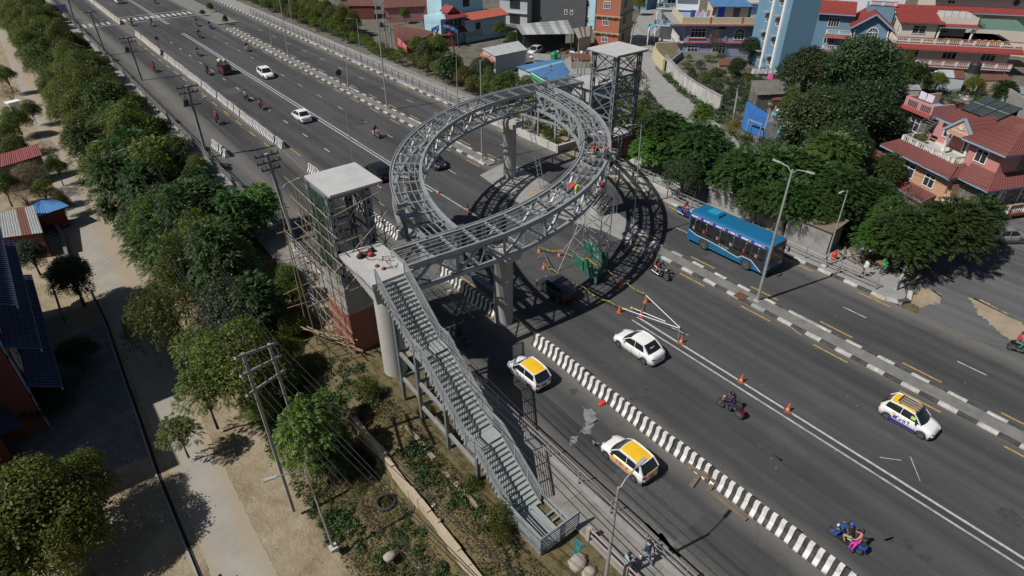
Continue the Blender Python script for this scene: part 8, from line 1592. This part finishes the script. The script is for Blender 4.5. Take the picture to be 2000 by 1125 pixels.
# zinc shed by the road and grey tin wall
zs = thing('zinc_shed', 'rusty zinc sheet hut behind the roadside railing', 'hut', (44.6, 19.2, .13)); M_ZINC = mat('zinc', (.42, .45, .48), (.24, .2, .17), .45, 1.3, metal=.35, obj=False, contrast=.6)
for i in range(5):
    b = MB(); y0 = 20.9-.72*i; vs = []
    for j in range(9): vs += [(44.5+.03*(j % 2), y0-.72*j/8, .13), (44.5+.03*(j % 2), y0-.72*j/8, 2.1+.04*(i % 2))]
    b.add(vs, [(2*j, 2*j+2, 2*j+3, 2*j+1) for j in range(8)]); b.build('zinc_sheet', M_ZINC, zs, w=True)
b = MB(); b.box(44.56, 46.4, 17.4, 20.9, .13, 2.0); b.build('frame', M_CONCD, zs, w=True); b = MB(); b.add([(44.3, 17.2, 2.15), (44.3, 21.1, 2.15), (46.6, 21.1, 2.45), (46.6, 17.2, 2.45), (44.3, 17.2, 2.1), (44.3, 21.1, 2.1), (46.6, 21.1, 2.4), (46.6, 17.2, 2.4)], [(0, 3, 2, 1)[::-1], (4, 5, 6, 7), (0, 1, 5, 4), (1, 2, 6, 5), (2, 3, 7, 6), (3, 0, 4, 7)]); b.build('roof_board', M_WOODG, zs, w=True)
zw = thing('tin_wall', 'long grey tin wall with stone coping behind the bus', 'wall', (44.6, 25, .13))
for i in range(9): b = MB(); y0 = 28.6-.8*i; b.box(44.75, 44.8+.02*(i % 2), y0-.78, y0, .1, 1.55); b.build('tin_panel', mat('tin_grey', (.2, .2, .2), (.3, .29, .28), .7, 1.5, obj=False), zw, w=True)
b = MB(); b.box(44.6, 46.2, 21.4, 28.6, 1.55, 1.75); b.build('coping', M_CONC2, zw, w=True)
b = MB(); b.tube((44.6, 21.3, 0), (44.6, 21.5, 2.0), .35, 8, .25); tag(b.build('straw_bundle', M_WOODG), 'brown straw bundle standing at the end of the tin wall', 'bundle')
p = G(1524, 412, 2.2); b = MB(); b.ball((0, 0, 0), (.7, .5, .25), 0, 8, 5); o = b.build('red_umbrella', mat('umbrella_red', (.6, .03, .03))); o.location = p; tag(o, 'red cloth canopy half hidden in leaves above the bus', 'canopy')
for k, (px, py) in enumerate(((1650, 487), (1665, 498), (1640, 495), (1675, 512), (1655, 505))): p = G(px, py, .2); b = MB(); b.cbox((0, 0, .03), (1.5, .16, .06), .5+k*.2); o = b.build('plank', M_WOODG); o.location = p; tag(o, 'loose plank in the pile behind the red gas cylinder', 'plank', 'planks behind the gas cylinder')
for px, py, c in ((1735, 528, (.05, .06, .35)), (1722, 527, (.4, .16, .06))): t = thing('market_table', '%s market stall table in the shade of the corner tree' % ('blue-covered' if c[2] > .2 else 'brown'), 'table', G(px, py, .13), -.3); b = MB(); b.cbox((0, 0, .7), (1.1, .6, .06)); b.build('table_top', cloth(c), t); [(lambda bb: (bb.cbox((sx*.5, sy*.25, .34), (.06, .06, .68)), bb.build('leg', M_WOODG, t)))(MB()) for sx in (-1, 1) for sy in (-1, 1)]
b = MB(); A, B = G(1775, 553, .15), G(1800, 537, .9); b.beam(A, B, .12, .06); tag(b.build('bamboo_bench', M_BAMBOO), 'yellow bamboo pole propped at the pavement corner', 'pole')
# ---- pink house with worn red roofs
o = Vector((62.1, 22.2, 0)); rz = math.radians(-114); h = House('pink_house', 'pink and peach house with worn red tiled roofs and balustraded terrace', 'house', o, rz); PH = h
h.box('wall', W_PEACH, .6, 7.2, .7, 9, 0, 3.3); h.box('wall', W_STONE, 7.2, 9.8, 1.8, 12, 0, 3.3); h.box('stone_pier', W_STONE, -.3, .6, .6, 1.6, 0, 3.2)
h.slope('skirt_roof', R_REDW, (-.4, 0, 3.1), (7.7, 0, 3.1), (6.9, 1.25, 3.85), (.4, 1.25, 3.85), 6, trim=M_TRIMG); h.slope('skirt_roof', R_REDW, (7.6, -.1, 3.1), (7.6, 2.0, 3.1), (6.6, 2.6, 3.85), (6.6, 1.2, 3.85), 4, trim=M_TRIMG); h.slope('skirt_roof', R_REDW, (-.5, 3.4, 3.1), (-.5, .2, 3.1), (.5, 1.25, 3.85), (.5, 3.2, 3.85), 4, trim=M_TRIMG)
h.slope('skirt_roof', R_REDW, (7.5, 1.0, 3.1), (10.5, 1.0, 3.1), (9.4, 2.4, 4.1), (7.2, 2.4, 4.1), 6, trim=M_TRIMG); h.slope('skirt_roof', R_REDW, (10.5, 1.0, 3.1), (10.5, 13, 3.1), (9.3, 12, 4.1), (9.3, 2.3, 4.1), 7, trim=M_TRIMG)
h.win(2.6, 1.9, 2.0, 1.2, 3, off=.7); h.win(5.4, 1.9, 1.0, 1.1, 2, off=.7); h.win(3.2, 1.8, 1.3, 1.3, 2, face='r', off=9.8); h.win(6.4, 1.8, 1.6, 1.3, 3, face='r', off=9.8)
h.box('terrace_floor', M_CONC, .5, 6.6, 1.2, 4.4, 3.3, 3.55); h.rail([(.6, 4.0), (.6, 1.35), (6.3, 1.35), (6.3, 4.0)], 3.55, .75, wallc=M_CONC)
PKB = mat('pink_brick', (.50, .22, .2), (.42, .17, .16), .85, 7, bump=.2)
h.box('upper_wall', PKB, 1.6, 6.6, 4.2, 9, 3.4, 6.0); h.box('upper_wall', PKB, 6.4, 9.4, 2.4, 4.4, 3.4, 6.0); h.box('upper_wall', W_STONE, 6.4, 9.4, 4.4, 11, 3.4, 6.0); h.box('plinth_band', W_CREAM, 1.6, 6.5, 4.1, 4.2, 3.55, 3.8)
h.slope('roof', R_REDW, (5.9, 1.7, 5.9), (10.1, 1.7, 5.9), (8.1, 5.2, 7.7), (7.9, 5.2, 7.7), 9, trim=M_TRIMG); h.slope('roof', R_REDW, (10.1, 1.7, 5.9), (10.1, 12, 5.9), (8.1, 9.5, 7.7), (8.1, 5.2, 7.7), 9, trim=M_TRIMG); h.slope('roof', R_REDW, (5.9, 6.0, 6.5), (5.9, 1.7, 5.9), (7.9, 5.2, 7.7), (7.9, 9.5, 7.7), 9, trim=M_TRIMG)
h.slope('roof', R_REDW, (1.1, 3.7, 5.9), (6.2, 3.7, 5.9), (7.5, 7.0, 7.2), (1.6, 7.0, 7.2), 8, trim=M_TRIMG)
h.p('portico_gable', W_PEACH, lambda b: b.add([(3.5, 2.6, 5.8), (6.2, 2.6, 5.8), (4.85, 2.6, 7.0), (3.5, 2.75, 5.8), (6.2, 2.75, 5.8), (4.85, 2.75, 7.0)], [(0, 1, 2), (5, 4, 3)])); h.box('portico_beam', W_PEACH, 3.5, 6.2, 2.6, 2.8, 5.5, 5.8)
for a, c in (((3.2, 2.52, 5.65), (4.85, 2.52, 7.12)), ((4.85, 2.52, 7.12), (6.5, 2.52, 5.65))): h.p('verge_board', M_TRIMG, lambda b: b.beam(a, c, .12, .2))
h.slope('portico_roof', R_REDW, (3.2, 5.2, 5.7), (3.2, 2.5, 5.7), (4.85, 2.5, 7.15), (4.85, 5.6, 7.15), 6); h.slope('portico_roof', R_REDW, (6.5, 2.5, 5.7), (6.5, 5.2, 5.7), (4.85, 5.6, 7.15), (4.85, 2.5, 7.15), 6)
h.p('gable_ornament', M_RAILW, lambda b: [b.beam((4.85, 2.57, 6.15), (4.85+.42*math.cos(a), 2.57, 6.15+.5*math.sin(a)), .05, .05, up=Vector((0, 1, 0))) for a in (.3, .9, 1.57, 2.2, 2.8)]+[b.box(4.0+.19*i, 4.09+.19*i, 2.55, 2.6, 5.86, 5.98) for i in range(9)])
for x in (3.75, 5.95): h.p('column', M_RAILW, lambda b: b.lathe([(.2, 3.55), (.2, 3.75), (.15, 3.8), (.13, 5.3), (.2, 5.35), (.22, 5.5)], (x, 2.75, 0), 14))
h.win(2.5, 5.0, .9, 1.0, 2, off=4.2); h.win(4.8, 4.7, .8, 1.5, 2, off=4.2); h.win(7.7, 4.9, 1.0, 1.0, 2, off=2.4); h.win(7.0, 4.9, 1.8, 1.1, 3, face='r', off=9.4)
h.box('porch_wall', W_PEACH, 6.9, 7.5, 1.0, 2.0, 0, 2.4); h.rail([(7.3, .8), (9.9, .9)], .6, .8, wallc=W_PEACH); h.rail([(10.4, .9), (10.4, 12)], .6, .8, wallc=W_PEACH); h.box('porch_floor', R_RED, 7.2, 10.5, .7, 13, .35, .6); h.p('column', M_RAILW, lambda b: b.tube((10.1, 3.0, .6), (10.1, 3.0, 3.2), .15, 12))
h.slope('porch_roof', R_REDW, (-1.3, -.9, 1.6), (1.6, -.9, 1.6), (1.6, .7, 2.2), (-1.3, .7, 2.2), 5, trim=M_TRIMG); h.slope('porch_roof', R_REDW, (3.0, -.6, .5), (6.6, -.6, .5), (6.6, .7, 1.0), (3.0, .7, 1.0), 4, trim=M_TRIMG)
# back stair tower with the pink balcony
h.box('tower_wall', W_STONE, -3.4, -.9, 5.2, 8.6, 0, 5.1); h.box('tower_slab', M_TRIMG, -3.9, -.4, 4.7, 9.0, 5.1, 5.3); h.p('tower_skirt', R_RED, lambda b: b.add([(-4.0, 4.55, 5.2), (-.3, 4.55, 5.2), (-.4, 4.8, 5.6), (-3.9, 4.8, 5.6)], [(0, 1, 2, 3)])); h.box('balcony_parapet', W_PINK, -3.85, -.45, 4.75, 4.9, 5.3, 6.35); h.box('balcony_parapet', W_PINK, -3.85, -3.7, 4.9, 8.8, 5.3, 6.35); h.box('balcony_parapet', W_PINK, -.6, -.45, 4.9, 8.8, 5.3, 6.35); h.box('link_wall', W_PINK, -.9, 1.6, 6.0, 8.6, 0, 5.0)
h.p('parapet_openings', M_PANE, lambda b: [b.box(-3.4+.2*i+(.4 if i > 5 else 0), -3.29+.2*i+(.4 if i > 5 else 0), 4.72, 4.75, 5.6, 6.15) for i in range(12)]); h.win(-2.2, 4.0, 1.1, 1.2, 2, off=5.2); h.p('stair_frame', M_RAILD, lambda b: [b.beam((-.3+.0*i, 4.4-.18*i, 5.2-.16*i), (.9, 4.4-.18*i, 5.2-.16*i), .2, .03) for i in range(10)]+[b.beam((-.3, 4.5, 5.6), (-.3, 2.6, 4.2), .05, .05), b.beam((.9, 4.5, 5.6), (.9, 2.6, 4.2), .05, .05)])
v = [wl(h, q) for q in ((-3.3, 5.6, 6.95), (-1.5, 5.6, 6.95))]; laundry(v[0], v[1], [((.70, .68, .8), .8, .7), ((.72, .7, .8), .8, .7)], 'pale lilac sheet drying above the pink balcony', 'lilac sheets')
for i in range(3):
    t = thing('solar_panel', 'dark solar water panel on the pink house roof, %s of three' % ('left', 'middle', 'right')[i], 'solar panel', wl(h, (2.2+1.25*i, 6.6, 6.7)), rz, 'solar panels'); b = MB(); b.cbox((0, 0, .55), (1.15, 2.6, .09), rx=.35); b.build('panel', mat('solar', (.03, .04, .04), (.06, .07, .07), .2, 2), t); b = MB(); b.cbox((0, 0, .61), (1.1, .06, .02), rx=.35); b.build('panel_bar', M_STEEL, t); b = MB(); b.box(-.5, .5, .9, 1.0, -.6, .8); b.build('stand', M_DKMETAL, t)
v = wl(h, (-1.6, 9.6, 5.6)); tank(v.x, v.y, 5.6, .6, 1.0, 'grey metal water tank behind the pink balcony', mat('tank_grey', (.2, .2, .19), (.28, .27, .25), .5, 3, metal=.4)); b = MB(); b.box(v.x-.7, v.x+.7, v.y-.7, v.y+.7, 0, 5.6); tag(b.build('tank_tower', M_CONCD), 'dark tower carrying the grey tank', 'tower'); v = wl(h, (1.9, 8.0, 0)); 
t = thing('satellite_dish', 'brown satellite dish beside the grey tank', 'dish', wl(h, (-.4, 7.4, 6.5))); b = MB(); b.lathe([(.05, 0), (.3, .05), (.55, .16), (.62, .22)], n=16); ob = b.build('dish', mat('dish_brown', (.12, .1, .09)), t); b = MB(); b.tube((0, 0, -.8), (0, 0, .05), .04, 6); b.build('mast', M_DKMETAL, t)
for i, (x, y) in enumerate(((1.1, 2.2), (1.3, 3.0), (1.9, 1.9))): v = wl(h, (x, y, 3.55)); tree('shrub', v.x, v.y, v.z, .4, .8, 'potted plant on the corner of the pink house terrace', 'terrace plants', name='potted_plant', cat='plant')
wallrun('boundary_wall', 'grey concrete boundary wall behind the pink house', [(1935, 200), (2010, 255)], 2.6, .25, M_CONC2); 
for i, (x, y) in enumerate(((-1.6, 1.5), (-1.8, 2.6))): v = wl(h, (x, y, 0)); b = MB(); b.cbox((0, 0, 1.4), (.3, .3, .8)); o = b.build('white_jug', W_WHITE); o.location = v; tag(o, 'white plastic jug under the pink house eaves', 'jug', 'white jugs')
for nm, lab, pl, pr, z_, H_, D_, m_, k in (('blue_house', 'blue house up the hill road behind the orange building', (1232, 16), (1262, 20), 0, 6, 6, W_BLUE, 2), ('beige_house', 'beige house behind the grey plastered building', (1100, 2), (1150, 6), 0, 7, 6, W_BEIGE, 2), ('cyan_block', 'pale cyan block between grey and orange buildings', (1128, 52), (1160, 58), 0, 6.5, 5, W_CYAN, 1), ('yellow_house', 'yellow house at the right edge beyond the cream house', (1992, 112), (2060, 118), 0, 4.2, 7, W_YEL, 2)):
    o, rz, w = facade(pl, pr, z_); h = House(nm, lab, 'house', o, rz); h.box('wall', m_, 0, w, 0, D_, 0, H_); h.box('roof_slab', M_CONC2, -.3, w+.3, -.4, D_+.2, H_, H_+.18)
    for i in range(k):
        for z in (1.5, 4.2): h.win(w*(i+.5)/k, z, min(1.2, w*.3), 1.0, 2) if z < H_-1 else None
# ---- left side: brick house, tin shed, red roof, screen
lb = House('brick_house', 'tall dark brick house with blue tiled awnings and white arched windows', 'house', (-5.4, 36.5, -2.0), 0)
lb.box('wall', W_BRK, -9, 0, 0, 14, 0, 8.6)
for y in (0, 4.4, 9.0, 13.7): lb.box('concrete_frame', M_TRIMG, -.04, .06, y, y+.32, 0, 8.6)
for z in (0, 2.8, 5.6): lb.box('concrete_frame', M_TRIMG, -.04, .05, 0, 14, z+2.55, z+2.8)
for z in (2.6, 5.4, 8.3): lb.slope('awning', R_DBLUE, (1.5, -.3, z), (1.5, 14.6, z), (.05, 14.2, z+.7), (.05, 0, z+.7), 6, trim=M_TRIMG)
for z in (1.2, 4.0, 6.7):
    for y in (2.4, 6.8, 11.4): lb.win(y, z, 1.6, .8, 2, face='r', arch=True); lb.p('window_grille', M_RAILW, lambda b: [b.box(.06, .09, y-.9+.12*i, y-.87+.12*i, z-.75, z-.4) for i in range(15)])
lb.slope('roof', R_DBLUE, (.9, -.6, 8.9), (.9, 14.6, 8.9), (-4.5, 11, 10.6), (-4.5, 3, 10.6), 8)
bn = lb.box('banner', mat('banner_black', (.01, .01, .012)), 2.4, 2.46, 8.2, 12.4, 1.6, 2.4); glyphs(bn, 'banner_lettering', M_INKW, (2.47, 11.6, 1.85), (0, -1, 0), (0, 0, 1), 5, .3, 71)
lw = House('lower_annex', 'low annex with dark blue sheet roof at the left edge', 'annex', (-7.2, 34.8, -2.0), .25); lw.box('wall', W_BRK, -4, 0, 0, 6.5, 0, 2.4); lw.corr('roof_sheet', R_DBLUE, (1.0, -.6, 2.4), (1.0, 7.0, 2.4), (-4, 7.0, 3.1), (-4, -.6, 3.1), 7)
wb = House('tall_building', 'plain tall building left of the drive, mostly outside the picture', 'building', (-9.6, 31.0, -2.0), 0); wb.box('wall', W_BEIGE, -6, 0, 0, 6, 0, 11.0)
shed('tin_shed', 'left shed with patched grey and rusty tin roof', 'shed', -2, (-40, 470), (83, 455), (65, 402), (-40, 425), .3, .8, R_TIN, W_BRK, 6, R_RUST)
bh = House('blue_hip_hut', 'little hut with bright blue hipped tin roof at the lane corner', 'hut', G(103, 446, -2), .3); bh.box('wall', W_BRK, -1.1, 1.2, -.8, .9, 0, 1.9)
for a in range(4):
    P4 = [(-1.5, -1.1, 1.9), (1.6, -1.1, 1.9), (1.6, 1.2, 1.9), (-1.5, 1.2, 1.9)]; bh.corr('roof_sheet', mat('roof_bright_blue', (.10, .28, .62), (.14, .36, .7), .5, 2), P4[a], P4[(a+1) % 4], (.15, .1, 2.7), (-.05, .0, 2.7), 3)
shed('red_roof_shed', 'left building with faded red sheet roof among bare branches', 'shed', -2, (-10, 330), (82, 303), (73, 281), (-10, 305), .6, 1.3, mat('roof_faded_red', (.30, .07, .075), (.22, .06, .06), .7, 2), M_CONCD, 6)
gb = House('grey_block', 'grey block at the upper left edge shading the lane', 'building', (-9.0, 84, -2), 0); gb.box('wall', W_LGREY, -6, 3.5, 0, 11, 0, 4.2); gb.box('roof_slab', M_CONC2, -6, 3.7, -.2, 11.2, 4.2, 4.4)
sn = MB(); A, B = G(20, 50, -2), G(22, 82, -2)
for i in range(4): sn.add([A.lerp(B, i/4), A.lerp(B, (i+1)/4), A.lerp(B, (i+1)/4)+Vector((.1*(i % 2), 0, 2.2)), A.lerp(B, i/4)+Vector((.1*((i+1) % 2), 0, 2.2))], [(0, 1, 2, 3)])
tag(sn.build('green_screen', mat('screen_green', (.02, .25, .15), (.015, .17, .1), .7, 2)), 'green netting screen beside the lane at the far top left', 'screen')
wallrun('lane_wall', 'low broken wall beside the lane and the blue hut', [(-1.6, 56.6), (-1.4, 62), (-1.8, 65)], .7, .25, M_CONCD, None, -2.0)
b = MB(); p = G(25, 200, -.5); b.cbox((p.x, p.y, -.4), (1.6, 1.2, .12), .3); b.cbox((p.x, p.y, -1.3), (1.2, .8, 1.6), .3); tag(b.build('white_canopy', W_WHITE), 'small white canopy at the left edge under the brownish tree', 'canopy')
